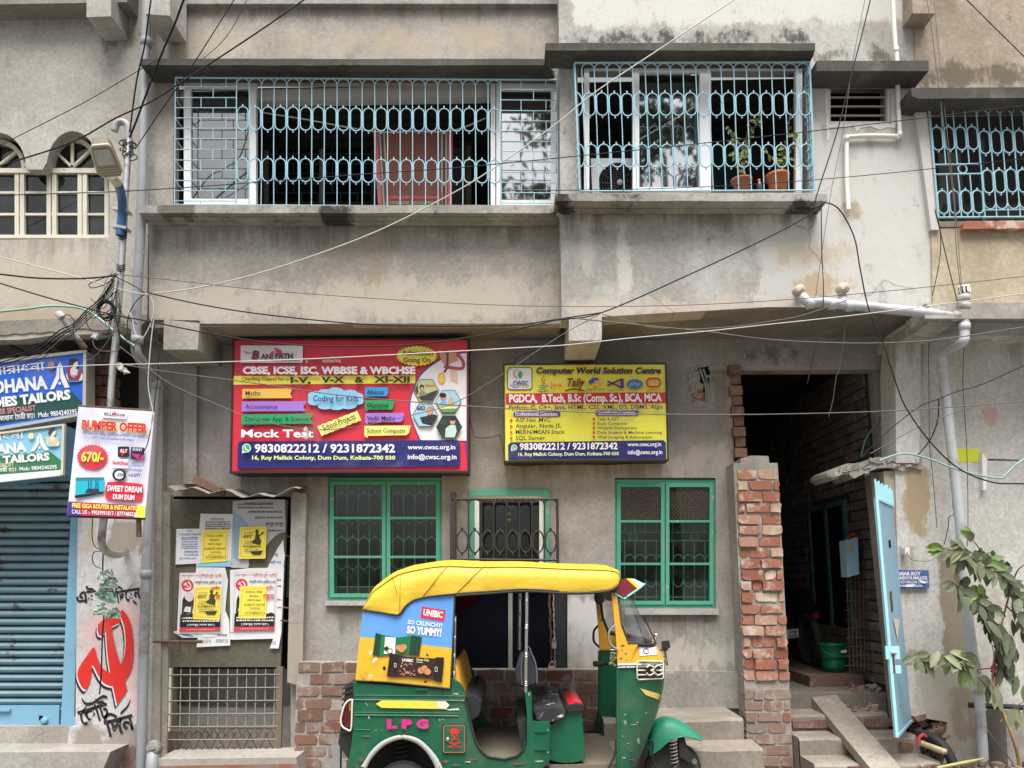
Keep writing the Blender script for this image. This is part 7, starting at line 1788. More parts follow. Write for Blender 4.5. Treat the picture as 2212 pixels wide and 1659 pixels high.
cable('black cable from the drain pipe knot dipping to the bracket under the bay', [(318, 632), (425, 656), (553, 677), (753, 698), (903, 704), (1106, 702), (1201, 690), (1301, 675)], 5.95, 0.0085)
cable('thin beige wire running level over the whole overhang', [(250, 592), (400, 608), (553, 625), (800, 644), (1106, 660), (1400, 661), (1659, 650), (1934, 627), (2230, 595)], 5.8, 0.005, G)
cable('pale wire crossing both signboards near their tops', [(-20, 804), (175, 790), (330, 786), (475, 782), (653, 776), (853, 766), (1106, 752), (1226, 745), (1356, 731), (1531, 715), (1659, 701), (1809, 685), (1934, 670), (2230, 632)], 5.75, 0.006, PL)
cable('black wire crossing the middle of both signboards and the passage', [(268, 788), (375, 805), (553, 828), (728, 853), (878, 867), (1010, 877), (1106, 883), (1281, 891), (1443, 895), (1659, 895), (1934, 887), (2230, 866)], 5.8, 0.0065, G)
cable('thin wire dipping over the red signboard to the bay bracket', [(258, 748), (365, 827), (460, 870), (553, 906), (660, 927), (743, 925), (803, 916), (888, 897), (978, 872), (1053, 829), (1106, 795), (1206, 728), (1298, 677)], 5.85, 0.005, G)
cable('grey wire looping from the bracket under the bay to the sewer pipe', [(1301, 679), (1343, 689), (1393, 705), (1481, 711), (1581, 706), (1659, 695), (1734, 681), (1829, 648)], 5.85, 0.006, G)
cable('grey wire sagging past the sewer pipe towards the far house', [(1246, 688), (1393, 703), (1531, 717), (1659, 733), (1784, 740), (1909, 741), (2034, 733), (2230, 704)], 5.8, 0.0075, G)
cable('thick black cable arching from the bay corner down across the passage', [(1766, 448), (1785, 438), (1815, 455), (1845, 512), (1858, 580), (1872, 650), (1888, 700), (1910, 750), (1937, 832), (1959, 884), (2009, 954), (2071, 1012), (2146, 1042), (2230, 1046)], 5.8, 0.009)
cable('steep black cable in front of the louvred ventilator', [(1885, -20), (1860, 82), (1839, 162), (1809, 282), (1768, 410), (1760, 440)], 5.9, 0.008)
cable('thin steep grey wire beside the ventilator', [(1872, -20), (1844, 125), (1820, 290), (1796, 410), (1776, 540), (1762, 640)], 6.0, 0.004, G)
cable('long thin black wire rising across the upper windows', [(-20, 423), (125, 418), (250, 414), (400, 405), (553, 394), (803, 375), (978, 363), (1106, 351), (1406, 321), (1659, 294), (1934, 262), (2230, 226)], 5.7, 0.006)
cable('thin black wire low across the bay window and the far grille', [(1106, 412), (1400, 408), (1659, 396), (1909, 375), (2230, 341)], 5.8, 0.005)
cable('black cable rising from the arched windows to the top of the picture', [(-20, 365), (150, 309), (250, 255), (325, 220), (400, 172), (553, 72), (670, -10)], 5.6, 0.0095)
cable('thickest black cable falling from the top to the pole head', [(402, -15), (380, 45), (351, 112), (320, 192), (295, 260), (280, 297)], (5.4, 5.95), 0.013)
cable('black cable dropping beside the thickest one to the pole head', [(328, -15), (312, 100), (295, 175), (280, 287)], (5.5, 5.95), 0.0095)
cable('black wire slanting down over the end of the canopy to the pole', [(515, -15), (425, 127), (378, 196), (332, 262), (292, 322)], (5.6, 5.95), 0.0065)
cable('thin grey wire slanting to the top of the canopy', [(540, -15), (505, 55), (475, 95), (440, 126)], (5.7, 6.15), 0.005, G)
cable('thin dark wire rising over the plain wall to the canopy end', [(-20, 324), (175, 225), (295, 155), (342, 128)], 6.1, 0.005)
cable('black cable slanting across the corner at the far top edge', [(2075, -15), (2089, 0), (2134, 45), (2230, 140)], 5.8, 0.006)
cable('thin wire falling over the brown wall into the grille window', [(2000, -15), (2012, 60), (2034, 237), (2059, 420), (2066, 540), (2076, 630)], 6.0, 0.005, G)
cable('second thin wire falling over the brown wall beside the first', [(2016, -15), (2025, 80), (2042, 250), (2062, 430), (2078, 630)], 6.02, 0.004, G)
cable('black wire dropping straight from the bay corner into the passage', [(1774, 443), (1775, 540), (1779, 640), (1772, 700), (1766, 727), (1744, 829)], 6.0, 0.006)
cable('thin wire hanging in the dark mouth of the passage', [(1825, 670), (1822, 740), (1812, 800), (1806, 815), (1800, 860), (1790, 900)], 6.3, 0.004, G)
cable('black wire curving down the edge of the ochre wall', [(2019, 452), (2031, 500), (2030, 560), (2014, 640)], 6.05, 0.005)
cable('black wire slanting from the grille window to the vent pipe', [(2020, 455), (2031, 500), (2050, 580), (2069, 655)], 6.04, 0.006)
cable('black wire crossing upwards from the broken slab to the picture edge', [(1859, 990), (1920, 930), (1984, 880), (2026, 862), (2070, 845), (2124, 829), (2230, 782)], 5.9, 0.006)
cable('grey wire crossing upwards below it from the passage', [(1880, 980), (1984, 922), (2040, 900), (2096, 880), (2160, 855), (2230, 830)], 6.0, 0.005, G)
m_hose = plain('sea_green_hose', lin('86aa9a'), 0.45)
cable('sea green hose lying over the broken slab and bending up at the picture edge', [(1900, 995), (1930, 984), (1959, 980), (2009, 992), (2050, 1008), (2096, 1022), (2140, 1031), (2164, 1033), (2170, 1028), (2190, 1008), (2230, 978)], 6.2, 0.012, m_hose, 'hose', 8)
cable('green conduit curving from the arched window wall down behind the pole', [(-20, 675), (60, 667), (112, 661), (175, 666), (212, 687), (245, 714), (290, 748)], 6.3, 0.016, m_hose, 'conduit', 8)
cable('green and grey conduit slanting down the passage pier to the slab', [(1950, 830), (1938, 855), (1905, 900), (1872, 945), (1860, 985)], 6.95, 0.012, plain('dark_green_conduit', lin('3f6a5c'), 0.5), 'conduit', 8)
cable('black cable drooping from the pier to the broken slab', [(2028, 862), (2026, 905), (2012, 945), (1990, 975), (1978, 985)], 6.5, 0.008)
cable('black cable tied down the front of the banner', [(330, 690), (341, 740), (342, 800), (336, 850), (330, 900), (318, 960), (300, 990)], 5.86, 0.006)
cable('pale wire hanging straight down beside the drain pipe', [(332, 690), (326, 740), (321, 800), (320, 830), (324, 860), (330, 885), (331, 905), (322, 935)], 5.84, 0.006, PL)
cable('black wire rising beside the sewer pipe to the white switch box', [(2056, 1048), (2058, 1090), (2060, 1110), (2050, 1118), (2048, 1140), (2040, 1175)], 6.6, 0.005)
cable('thin wire looping along the wall from the white switch box', [(1961, 1198), (1970, 1209), (1990, 1212), (2012, 1210), (2035, 1195)], 6.62, 0.004, G)
cable('thin wire hanging down the whitewash between the pier and sewer pipe', [(2009, 690), (2006, 760), (2007, 860), (2008, 960), (2015, 1030), (2024, 1140)], 6.5, 0.004)
cable('thin black wire hanging past the painted yellow mark', [(2083, 745), (2080, 829), (2088, 960), (2091, 1100), (2090, 1180)], 6.45, 0.004)
cable('loose black wire hanging between the two signboards', [(1013, 880), (1020, 930), (1030, 945), (1060, 945), (1078, 940), (1085, 960), (1090, 995)], 6.9, 0.005)
cable('black wire strung below the yellow signboard', [(1091, 1000), (1130, 1007), (1210, 1000), (1300, 1004), (1360, 1001), (1420, 996)], 6.9, 0.005)
rr_ = random.Random(11)
for k, lb in enumerate(('black cable bundle strand nearest the shutter sign, from pole to corner', 'black cable strand sweeping from the pole over the upper tailor sign', 'black cable strand drooping lowest over the upper tailor sign', 'grey cable strand among the bundle behind the pole', 'thin black cable strand crossing the bundle by the soffit')):
    d = k * 5
    cable(lb, [(249 - k, 596 + k * 9), (230, 628 + d), (212, 650 + d), (185, 672 + d * 1.2), (158, 700 + d), (132, 712 + d * 1.4), (90, 742 + d * 1.6), (50, 762 + d * 1.2), (0, 776 + d * 1.3), (-30, 782 + d * 1.3)], (5.92, 6.3), 0.008 - k * 0.0008, [m_cable, m_cable, m_cable, G, m_cable][k], group='cable bundle behind the pole')
for k, (lb, pts) in enumerate((('black cable loop hanging off the pole towards the arched wall', [(250, 590), (220, 602), (195, 612), (193, 618), (200, 622), (225, 615), (248, 600)]), ('black cable hanging in a loop below the drain pipe knot', [(312, 636), (295, 650), (280, 675), (275, 700), (278, 730), (290, 738), (303, 730)]), ('pale cable loop hanging below the drain pipe knot', [(325, 640), (332, 665), (325, 700), (310, 728), (298, 728), (290, 712), (285, 685), (275, 670)]),
    ('black cable strung from the conduit to the junction box', [(185, 672), (186, 690), (190, 705), (200, 715)]), ('grey cable looping from the junction box past the brick column', [(200, 735), (205, 750), (220, 758), (250, 758), (262, 750)]), ('black wire from the pole slanting to the drain pipe', [(250, 598), (285, 615), (312, 632)]), ('black cable loop by the rusty pipe stub', [(130, 686), (148, 680), (160, 695), (158, 715), (165, 735), (185, 738), (200, 730)]))):
    cable(lb, pts, 5.95, 0.006, [m_cable, m_cable, PL, m_cable, G, m_cable, m_cable][k], group='cable loops near the pole')
q = MB()
for k in range(7):
    cx, cy, rx, ry = 229 + rr_.uniform(-3, 3), 668 + rr_.uniform(-4, 4), 17 + rr_.uniform(-3, 3), 20 + rr_.uniform(-4, 4)
    q.tube([W(x, y, 5.92 + k * 0.012) for x, y in ell(cx, cy, rx, ry, 18)], 0.005, m_cable, 5, closed=True)
q.build('cable_coil', label='coil of spare black cable hanging by the pole above the conduit', cat='cable coil')
q = MB()
for k in range(10):
    cx, cy = 277 + rr_.uniform(-5, 5), 315 + rr_.uniform(-22, 25)
    q.tube([W(x, y, 5.99 + 0.03 * math.sin(j)) for j, (x, y) in enumerate(ell(cx, cy, 12 + rr_.uniform(-4, 4), 5 + rr_.uniform(-2, 4), 12))], 0.005, [m_cable, G][k % 2], 4, closed=True)
q.build('wire_tangle', label='tangle of wires wound round the head of the silver pole', cat='wire tangle')
q = MB()
for k in range(18):
    x0, y0_ = rr_.uniform(238, 262), rr_.uniform(585, 700); x1, y1_ = x0 + rr_.uniform(-75, 55), y0_ + rr_.uniform(20, 110)
    q.tube([W(*p_) for p_ in smooth([(x0, y0_, 5.96), (lerp(x0, x1, .3) + rr_.uniform(-14, 14), lerp(y0_, y1_, .3) + rr_.uniform(0, 25), 5.93), (lerp(x0, x1, .7) + rr_.uniform(-14, 14), lerp(y0_, y1_, .7) + rr_.uniform(0, 25), 5.95), (x1, y1_, 6.0)], 6)], 0.0032, [m_cable, m_cable, G][k % 3], 4)
q.build('wire_tangle', label='fine tangle of drooping wires behind the silver pole above the brick column', cat='wire tangle')
for y0, lb in ((455, 'black wire wound round the pole under the lamp arm'), (572, 'black wire ties wound round the pole at the cable bundle')):
    q = MB(); 
    for k in range(4): q.tube([W(265 - (y0 - 455) * 0.03 + x, y0 + y + k * 4 + (80 if y0 < 500 else 0) * 0.6, 6.0 + dy) for x, y, dy in ((-9, 0, -.02), (0, 2, -.045), (9, -1, -.02), (0, -2, .04))], 0.005, m_cable, 4, closed=True)
    q.build('wire_tie', label=lb, cat='wire tie')
t = thing('junction_box', 'small grey cable junction box hanging among the wires by the brick column', 'junction box', tuple(W(204, 733, 5.9)))
q = MB(); q.px([(203, 717), (214, 722), (207, 733), (195, 728)], 5.88, 0.03, m_pvc_grey); q.build('box', t)
q = MB(); q.px([(204, 720), (210, 723), (206, 730), (199, 727)], 5.876, 0.004, m_pvc_pale); q.build('lid', t)
q = MB(); pxpipe(q, [(130, 682, 6.2), (150, 708, 6.25), (168, 732, 6.3)], 0.024, m_pvc_grey, 10, 3); q.lathe(W(131, 683, 6.2), (-0.5, -0.3, 0.8), [(-0.02, 0.03), (0.03, 0.032), (0.04, 0.02)], m_pvc_pale, 12); pxpipe(q, [(166, 730, 6.3), (184, 754, 6.33)], 0.027, m_rust, 10); q.build('pipe_stub', label='slanting grey pipe stub with a rusty end under the arched wall', cat='pipe')
q = MB()
for k in range(5): q.obox(W(256 + k * 4, 790 + k * 3, 5.95), (0.016, 0, 0.01), (0, 0.012, 0), (-0.006, 0, 0.014), plain('dirty_white_rag', lin('b8b4ac'), 0.9), jit=0.012)
q.build('rag', label='dirty white rag tied to the silver pole above the banner', cat='rag')
q = MB()
for k in range(4): q.obox(W(661 + rr_.uniform(-2, 2), 927 + k * 6, 5.84), (0.010, 0, 0.004), (0, 0.008, 0), (-0.003, 0, 0.014), m_cable_pale, jit=0.006)
q.build('knot', label='pale cloth knot on the wire in front of the red signboard', cat='knot')
# ================================================================ plants
m_leaf = NT('sapling_leaf')
rp = m_leaf.n.new('ShaderNodeValToRGB'); m_leaf.link(m_leaf.attr(), rp.inputs[0])
rp.color_ramp.elements[0].color = (*lin('454c38'), 1); rp.color_ramp.elements[1].color = (*lin('7f9e36'), 1)
for p_, c_ in ((0.3, '5f6a4a'), (0.5, '85896a'), (0.75, '648244')): e_ = rp.color_ramp.elements.new(p_); e_.color = (*lin(c_), 1)
m_leaf.color(m_leaf.mix(m_leaf.noise(30, 4), rp.outputs[0], m_leaf.mix(0.35, rp.outputs[0], (0.05, 0.05, 0.03)))); m_leaf.rough(0.55); m_leaf = m_leaf.mat
m_twig = plain('brown_twig', lin('6d5844'), 0.85, var=0.25, scale=20); m_twig2 = plain('tan_stem', lin('9c8058'), 0.8, var=0.2, scale=20)
def leaf(q, p, d, L, wd, tint, mat=None):
    p, d = Vector(p), Vector(d).normalized()
    s_ = d.cross(Vector((rr_.uniform(-.4, .4), -1, rr_.uniform(-.2, .6)))).normalized(); n_ = s_.cross(d).normalized()
    rows = []; cu = rr_.uniform(0.05, 0.45); fo = rr_.uniform(0.1, 0.6)
    for t_, ww in ((0, 0.06), (0.22, 0.72), (0.5, 1.0), (0.78, 0.7), (1, 0.03)):
        c = p + d * L * t_ - Vector((0, 0, L * cu * t_ * t_))
        rows.append([c - s_ * wd * ww + n_ * wd * fo * ww, c, c + s_ * wd * ww + n_ * wd * fo * ww])
    q.grid(rows, mat or m_leaf, tint, smooth=True)
t = thing('sapling', 'dusty broad-leaved sapling growing against the sewer pipe', 'sapling', tuple(W(2200, 1690, 6.15)))
q = MB()
YS_ = 6.2
stems = [([(2208, 1690), (2196, 1620), (2170, 1545), (2148, 1490), (2146, 1440), (2158, 1375), (2172, 1315), (2186, 1262)], 0.016), ([(2186, 1262), (2165, 1238), (2125, 1212), (2075, 1194), (2040, 1184)], 0.008), ([(2160, 1365), (2140, 1330), (2112, 1290), (2085, 1278), (2065, 1270)], 0.007), ([(2150, 1520), (2125, 1475), (2095, 1450), (2062, 1424), (2020, 1412), (1978, 1422)], 0.007), ([(2130, 1210), (2112, 1180), (2095, 1160)], 0.006), ([(2186, 1262), (2200, 1230), (2225, 1215)], 0.007), ([(2175, 1310), (2195, 1330), (2212, 1345)], 0.006), ([(2160, 1560), (2190, 1530), (2225, 1508)], 0.006), ([(2190, 1650), (2150, 1600), (2126, 1566)], 0.006), ([(2152, 1480), (2150, 1430), (2140, 1380)], 0.006)]
for P, r in stems:
    S = smooth(P, 5); q.tube([W(x, y, YS_ + 0.03 * math.sin(i * 0.7)) for i, (x, y) in enumerate(S)], [r * (1 - 0.6 * i / len(S)) for i in range(len(S))], m_twig2 if r > 0.01 else m_twig, 6)
q.build('stem', t)
q = MB()
def spray(x0, y0, x1, y1, n, dang, L=(0.10, 0.145), tint=(0.0, 0.55), jit=7, spread=60):
    for k in range(int(n * 1.4)):
        u = rr_.random()
        x, y = lerp(x0, x1, u) + rr_.uniform(-jit, jit), lerp(y0, y1, u) + rr_.uniform(-jit, jit)
        a = math.radians(dang + rr_.uniform(-spread, spread))
        leaf(q, W(x, y, YS_ + rr_.uniform(-0.12, 0.10)), (math.cos(a), rr_.uniform(-0.5, 0.2), math.sin(a)), rr_.uniform(*L), rr_.uniform(0.026, 0.036), rr_.uniform(*tint))
spray(2055, 1190, 2190, 1255, 34, -60, spread=70); spray(2060, 1188, 2120, 1205, 12, 160, tint=(0.2, 0.7), spread=50); spray(2100, 1205, 2180, 1240, 12, 60, spread=60, tint=(0.1, 0.5)); spray(2030, 1184, 2050, 1190, 6, 165, tint=(0.75, 1.0), spread=35, jit=4); spray(2120, 1208, 2140, 1218, 6, 20, tint=(0.7, 1.0), spread=80)
spray(2092, 1158, 2100, 1170, 3, 120, tint=(0.4, 0.8), spread=20, jit=3); spray(2070, 1270, 2140, 1320, 20, -70, spread=80, tint=(0, 0.5)); spray(2112, 1284, 2125, 1290, 5, 150, tint=(0.75, 1), spread=60, jit=4); spray(2065, 1260, 2080, 1270, 5, 170, tint=(0, 0.25), spread=90)
spray(2140, 1330, 2185, 1400, 26, -90, spread=40, tint=(0, 0.25), jit=12); spray(2150, 1395, 2175, 1440, 12, -90, spread=40, tint=(0, 0.25), jit=12); spray(2180, 1270, 2225, 1330, 16, -40, spread=80, tint=(0, 0.4), jit=10); spray(2185, 1330, 2220, 1360, 8, -80, spread=50, tint=(0, 0.3), jit=8)
spray(1975, 1415, 2020, 1418, 14, -120, spread=80, tint=(0.2, 0.5), jit=6); spray(2030, 1410, 2090, 1420, 18, -90, spread=85, tint=(0.15, 0.6), jit=8); spray(2085, 1442, 2098, 1455, 3, -90, tint=(0.6, 0.8), spread=30); spray(2125, 1455, 2150, 1495, 5, -90, spread=30, tint=(0.4, 0.7)); spray(2190, 1530, 2210, 1520, 3, -90, spread=30, tint=(0.4, 0.6)); spray(2200, 1450, 2220, 1500, 4, -90, spread=40, tint=(0.1, 0.4))
q.build('foliage', t)
q = MB(); q.tube([W(x, y, YS_ - 0.05) for x, y in [(2095, 1447), (2140, 1444), (2150, 1442), (2152, 1480), (2148, 1500)]], 0.006, plain('maroon_cord', lin('6a2836'), 0.85), 5)
for k in range(3): q.obox(W(2146 + rr_.uniform(-3, 3), 1442 + k * 4, YS_ - 0.05), (0.011, 0, 0.008), (0, 0.015, 0), (-0.004, 0, 0.014), m_bead if False else q.mats[0], jit=0.012)
q.build('cord', label='maroon cord tying the sapling to the sewer pipe', cat='cord')
m_clay = plain('terracotta', lin('9c6246'), 0.8, var=0.15, dirt='8a6a58', dirt_amt=0.2); m_soil = plain('potting_soil', lin('3a2c22'), 0.95)
m_pleaf = NT('pot_plant_leaf'); rp = m_pleaf.n.new('ShaderNodeValToRGB'); m_pleaf.link(m_pleaf.attr(), rp.inputs[0]); rp.color_ramp.elements[0].color = (*lin('34421f'), 1); rp.color_ramp.elements[1].color = (*lin('818f40'), 1); m_pleaf.color(rp.outputs[0]); m_pleaf.rough(0.5); m_pleaf = m_pleaf.mat
for cx, yt, yb, w_, ht, lb in ((1603, 389, 413, 45, 250, 'terracotta pot with a tall thin leafy plant behind the bay grille'), (1681, 379, 411, 50, 245, 'orange pot with a sparse round-leaved plant at the end of the bay grille')):
    Yp_ = 6.26
    a, e = W(cx, yb, Yp_), W(cx, yt, Yp_)
    t = thing('potted_plant', lb, 'potted plant', tuple(a), 'plants on the bay sill')
    r = w_ / 2 / px_m(Yp_); h = (e - a).length
    q = MB(); q.lathe(a, (0, 0, 1), [(0, r * 0.05), (0.001, r * 0.72), (h * 0.8, r * 0.95), (h * 0.8, r * 1.08), (h, r * 1.08), (h, r * 0.95), (h * 0.9, r * 0.9)], m_clay if cx < 1650 else plain('orange_plastic_pot', lin('b5642f'), 0.5), 24); q.face([a + Vector((r * 0.9 * math.cos(k), r * 0.9 * math.sin(k), h * 0.9)) for k in [math.tau * i / 16 for i in range(16)]], m_soil); q.build('pot', t)
    q = MB(); qs = MB()
    for s_ in range(5):
        top_ = (cx + rr_.uniform(-38, 48), rr_.uniform(ht - 20, 340)); P = smooth([(cx + rr_.uniform(-6, 6), yt + 2), (lerp(cx, top_[0], 0.4) + rr_.uniform(-16, 16), lerp(yt, top_[1], 0.5)), top_], 6)
        qs.tube([W(x, y, Yp_ + 0.03) for x, y in P], 0.004, m_twig, 4)
        for x, y in P[4:]:
            for _ in range(2 if cx < 1650 else 1):
                a_ = rr_.uniform(0, math.tau); leaf(q, W(x + rr_.uniform(-5, 5), y + rr_.uniform(-5, 5), Yp_ + rr_.uniform(-.05, .08)), (math.cos(a_), rr_.uniform(-.6, .3), math.sin(a_)), rr_.uniform(0.03, 0.055) * (1 if cx < 1650 else 1.25), rr_.uniform(0.010, 0.016) * (1 if cx < 1650 else 1.5), rr_.random(), m_pleaf)
    qs.build('stem', t); q.build('foliage', t)
c = W(1641, 412, 6.24); t = thing('plastic_bottle', 'small clear bottle with a red cap between the two pots', 'bottle', tuple(c))
q = MB(); q.lathe(c, (0, 0, 1), [(0, 0.001), (0.001, 0.022), (0.06, 0.024), (0.075, 0.012), (0.085, 0.011)], plain('bottle_plastic', lin('5a5e60'), 0.2), 14); q.build('bottle_body', t); q = MB(); q.lathe(c + Vector((0, 0, 0.083)), (0, 0, 1), [(0, 0.014), (0.018, 0.014), (0.019, 0.001)], i_red, 12); q.build('cap', t)
# ================================================================ things in the upper windows
t = thing('air_conditioner', 'white air conditioner outdoor unit with a round fan grille behind the bay bars', 'air conditioner', tuple(W(1320, 414, 6.5)))
q = MB(); q.px([(1276, 342), (1374, 342), (1376, 418), (1280, 418)], 6.45, 0.28, plain('unit_white', lin('d0d4d6'), 0.5)); q.build('casing', t)
q = MB(); q.px(ell(1334, 393, 41, 42, 28), 6.446, 0.004, m_dark)
for k in range(1, 8): q.tube([W(x, y, 6.435) for x, y in ell(1334, 393, k * 5.6, k * 5.7, 24)], 0.003, m_iron, 4, closed=True)
for k in range(12): q.rod([(1334 + 7 * math.cos(k * math.tau / 12), 393 + 7 * math.sin(k * math.tau / 12)), (1334 + 41 * math.cos(k * math.tau / 12 + .5), 393 + 42 * math.sin(k * math.tau / 12 + .5))], 6.435, 0.003, m_iron, n=4)
q.build('fan_grille', t)
q = MB(); q.lathe(W(1339, 394, 6.43), (0, -1, 0), [(0, 0.028), (0.006, 0.026), (0.0061, 0.001)], m_pvc_grey, 16); q.build('fan_hub', t)
m_towel = NT('brick_red_checked_cloth')
sx = m_towel.xyz(); wv = m_towel.math('ABSOLUTE', m_towel.math('SINE', m_towel.math('MULTIPLY', sx[0], 210))); wz = m_towel.math('ABSOLUTE', m_towel.math('SINE', m_towel.math('MULTIPLY', sx[2], 210)))
m_towel.color(m_towel.mix(m_towel.math('MULTIPLY', m_towel.math('ADD', wv, wz), 0.35), lin('7d5042'), lin('4c2822'))); m_towel.rough(0.95); m_towel = m_towel.mat
q = MB(); Yt = 6.62
tf_ = bil((806, 284), (978, 282), (817, 446), (976, 446))
def strip(u0, u1, v0, v1, mat, off):
    n = 10; q.grid([[W(*tf_(lerp(u0, u1, j / n), lerp(v0, v1, i / n)), Yt - off + 0.012 * math.sin(lerp(u0, u1, j / n) * 17) * lerp(v0, v1, i / n)) for j in range(n + 1)] for i in range(n + 1)], mat)
strip(0, 1, 0, 1, m_towel, 0)
for u0, u1, mt in ((0, 0.055, ink('cloth_border_red', 'a83440')), (0.07, 0.09, i_cream), (0.095, 0.12, i_blk), (0.125, 0.145, i_cream), (0.945, 1, ink('cloth_edge_red', 'a83440')), (0.91, 0.93, i_cream), (0.88, 0.905, i_blk), (0.855, 0.875, i_cream)): strip(u0, u1, 0, 1, mt if mt is not i_cream else ink('cloth_dull_stripe', '9a8a7c'), 0.003)
strip(0.15, 0.85, 0.86, 0.90, ink('cloth_red', '9c2c34'), 0.002); strip(0.15, 0.85, 0.93, 0.97, ink('cloth_olive', '6a6a48'), 0.002)
q.build('hanging_cloth', label='brick red checked cloth with striped borders hanging on a line behind the bars', cat='cloth')
q = MB(); q.tube([W(x, y, Yt) for x, y in smooth([(560, 242), (660, 258), (806, 284), (892, 284), (978, 282), (1050, 255)], 5)], 0.007, PL, 5); q.build('clothes_line', label='cream clothes line strung behind the long grille', cat='clothes line')
# ================================================================ odds and ends
t = thing('awning_sheet', 'bent rusty corrugated sheet serving as a canopy over the old door', 'awning', tuple(W(505, 1066, 6.7)))
m_tin = paint_worn('grey_tin_sheet', '8f8a80', '5c4a3a', 0.45, 0.6, 7)
q = MB(); rows = [[], []]
for k in range(49):
    x = 362 + k * 5.9; yc = lerp(1050, 1070, min(1, k / 30)) - max(0, k - 34) * 0.9
    w_ = 4.0 * math.asin(math.sin(k * 0.52)) + 2 * math.sin(k * 0.23) + rr_.uniform(-1, 1)
    rows[0].append(W(x, yc + w_, 6.68)); p = W(x + (1106 - x) * 0.03, yc + w_ - 2, 6.96); rows[1].append(Vector((W(x, yc, 6.68).x, 7.0, W(x, yc + w_, 6.68).z + 0.05)))
q.grid(rows, m_tin, smooth=False); q.grid([[p + Vector((0, 0, -0.004)) for p in r] for r in rows], m_tin, smooth=False); q.grid([rows[0], [p + Vector((0, 0, -0.004)) for p in rows[0]]], m_tin, smooth=False)
q.build('sheet', t)
q = MB(); c = W(451, 1050, 6.82); q.obox(c + Vector((0, 0, 0.0)), (0.125, 0, -0.055), (0, 0.06, 0), (0.010, 0, 0.034), m_brick_old, 0.3, jit=0.012); q.build('loose_brick', label='loose red brick lying on the corrugated awning sheet', cat='brick')
# chains and padlocks at the black door
m_chain = plain('rusty_chain', lin('6a4a3a'), 0.75, metal=0.3, var=0.4, scale=30)
def chain(label, p0, p1, Y, n, s_, mat):
    q = MB()
    for k in range(n):
        u = (k + 0.5) / n; c = W(lerp(p0[0], p1[0], u) + math.sin(k * 1.3) * 0.8, lerp(p0[1], p1[1], u), Y); L = (p1[1] - p0[1]) / n / px_m(Y) * 0.66
        pr = [(L * 0.55 * math.sin(a) * (0.55), L * math.cos(a)) for a in [math.tau * i / 10 for i in range(10)]]
        q.tube([c + (Vector((x, 0, z)) if k % 2 else Vector((x * 0.35, x, z))) for x, z in pr], s_, mat, 5, closed=True)
    return q.build('door_chain', label=label, cat='chain')
chain('rusty chain hanging on the black door', (1186, 1276), (1192, 1436), 6.93, 20, 0.007, m_chain); chain('thinner chain beside the rusty one on the black door', (1195, 1282), (1199, 1436), 6.94, 26, 0.0035, m_galv)
for cx, cy, w_, lb, mt in ((1197, 1388, 5, 'small silver padlock on the thinner chain of the black door', m_galv), (1192, 1438, 8, 'round padlock at the foot of the rusty chain', m_chrome)):
    t = thing('padlock', lb, 'padlock', tuple(W(cx, cy + 14, 6.9)))
    q = MB(); q.px(rrect(cx - w_, cy, cx + w_, cy + 13, 3), 6.90, 0.03, mt); q.build('lock_body', t); q = MB(); q.tube([W(x, y, 6.915) for x, y in ell(cx, cy, w_ * 0.7, 9, 10, 0, math.pi)], 0.006, m_galv, 6); q.build('shackle', t)
# switch box, bucket, meter box
t = thing('switch_box', 'small white switch box on the whitewashed wall above the nameplate', 'switch box', tuple(W(1960, 1198, 6.65)))
q = MB(); q.px(rrect(1955, 1182, 1965, 1198, 2), 6.62, 0.06, m_white); q.build('casing', t); q = MB(); q.px(rect(1958, 1194, 1961, 1196), 6.616, 0.004, m_black); q.build('switch', t)
c = W(1803, 1456, 7.92); c.z = 0.655
t = thing('bucket', 'green plastic bucket with handle standing in the passage', 'bucket', tuple(c))
m_bucket = plain('green_bucket_plastic', lin('15704a'), 0.35)
q = MB(); q.lathe(c, (0, 0, 1), [(0, 0.001), (0.001, 0.10), (0.14, 0.12), (0.15, 0.127), (0.16, 0.122), (0.26, 0.135), (0.27, 0.147), (0.29, 0.147), (0.288, 0.135), (0.05, 0.11)], m_bucket, 28); q.build('bucket_body', t)
q = MB(); q.tube([c + Vector((0.15 * math.cos(a), -0.06 - 0.08 * math.sin(a), 0.26 - 0.10 * math.sin(a))) for a in [math.pi * i / 14 for i in range(15)]], 0.006, m_bucket, 6); q.build('handle', t)
q = MB(); q.face([c + Vector((x, -0.142, z)) for x, z in ((0.02, 0.20), (0.08, 0.205), (0.08, 0.23), (0.02, 0.225))], i_wht); q.build('sticker', t)
t = thing('meter_box', 'pale blue meter box with a red flower on top, on the passage wall', 'meter box', tuple(W(1836, 1250, 7.5)))
q = MB(); q.px([(1826, 1168), (1853, 1160), (1856, 1240), (1831, 1247)], 7.3, 0.14, m_gate, side=m_gate2); q.build('casing', t)
q = MB(); q.px([(1830, 1180), (1840, 1177), (1841, 1190), (1831, 1193)], 7.295, 0.004, ink('meter_sticker', 'c8a44a')); q.build('sticker', t)
q = MB()
for k in range(8): q.lathe(W(1840 + rr_.uniform(-6, 6), 1158 + rr_.uniform(-4, 3), 7.36), (rr_.uniform(-1, 1), -1, rr_.uniform(-1, 1)), [(-.012, .003), (0, .02), (.012, .003)], ink('marigold_red', 'c83020'), 6)
q.build('flower', label='red flower offering lying on top of the meter box', cat='flower')
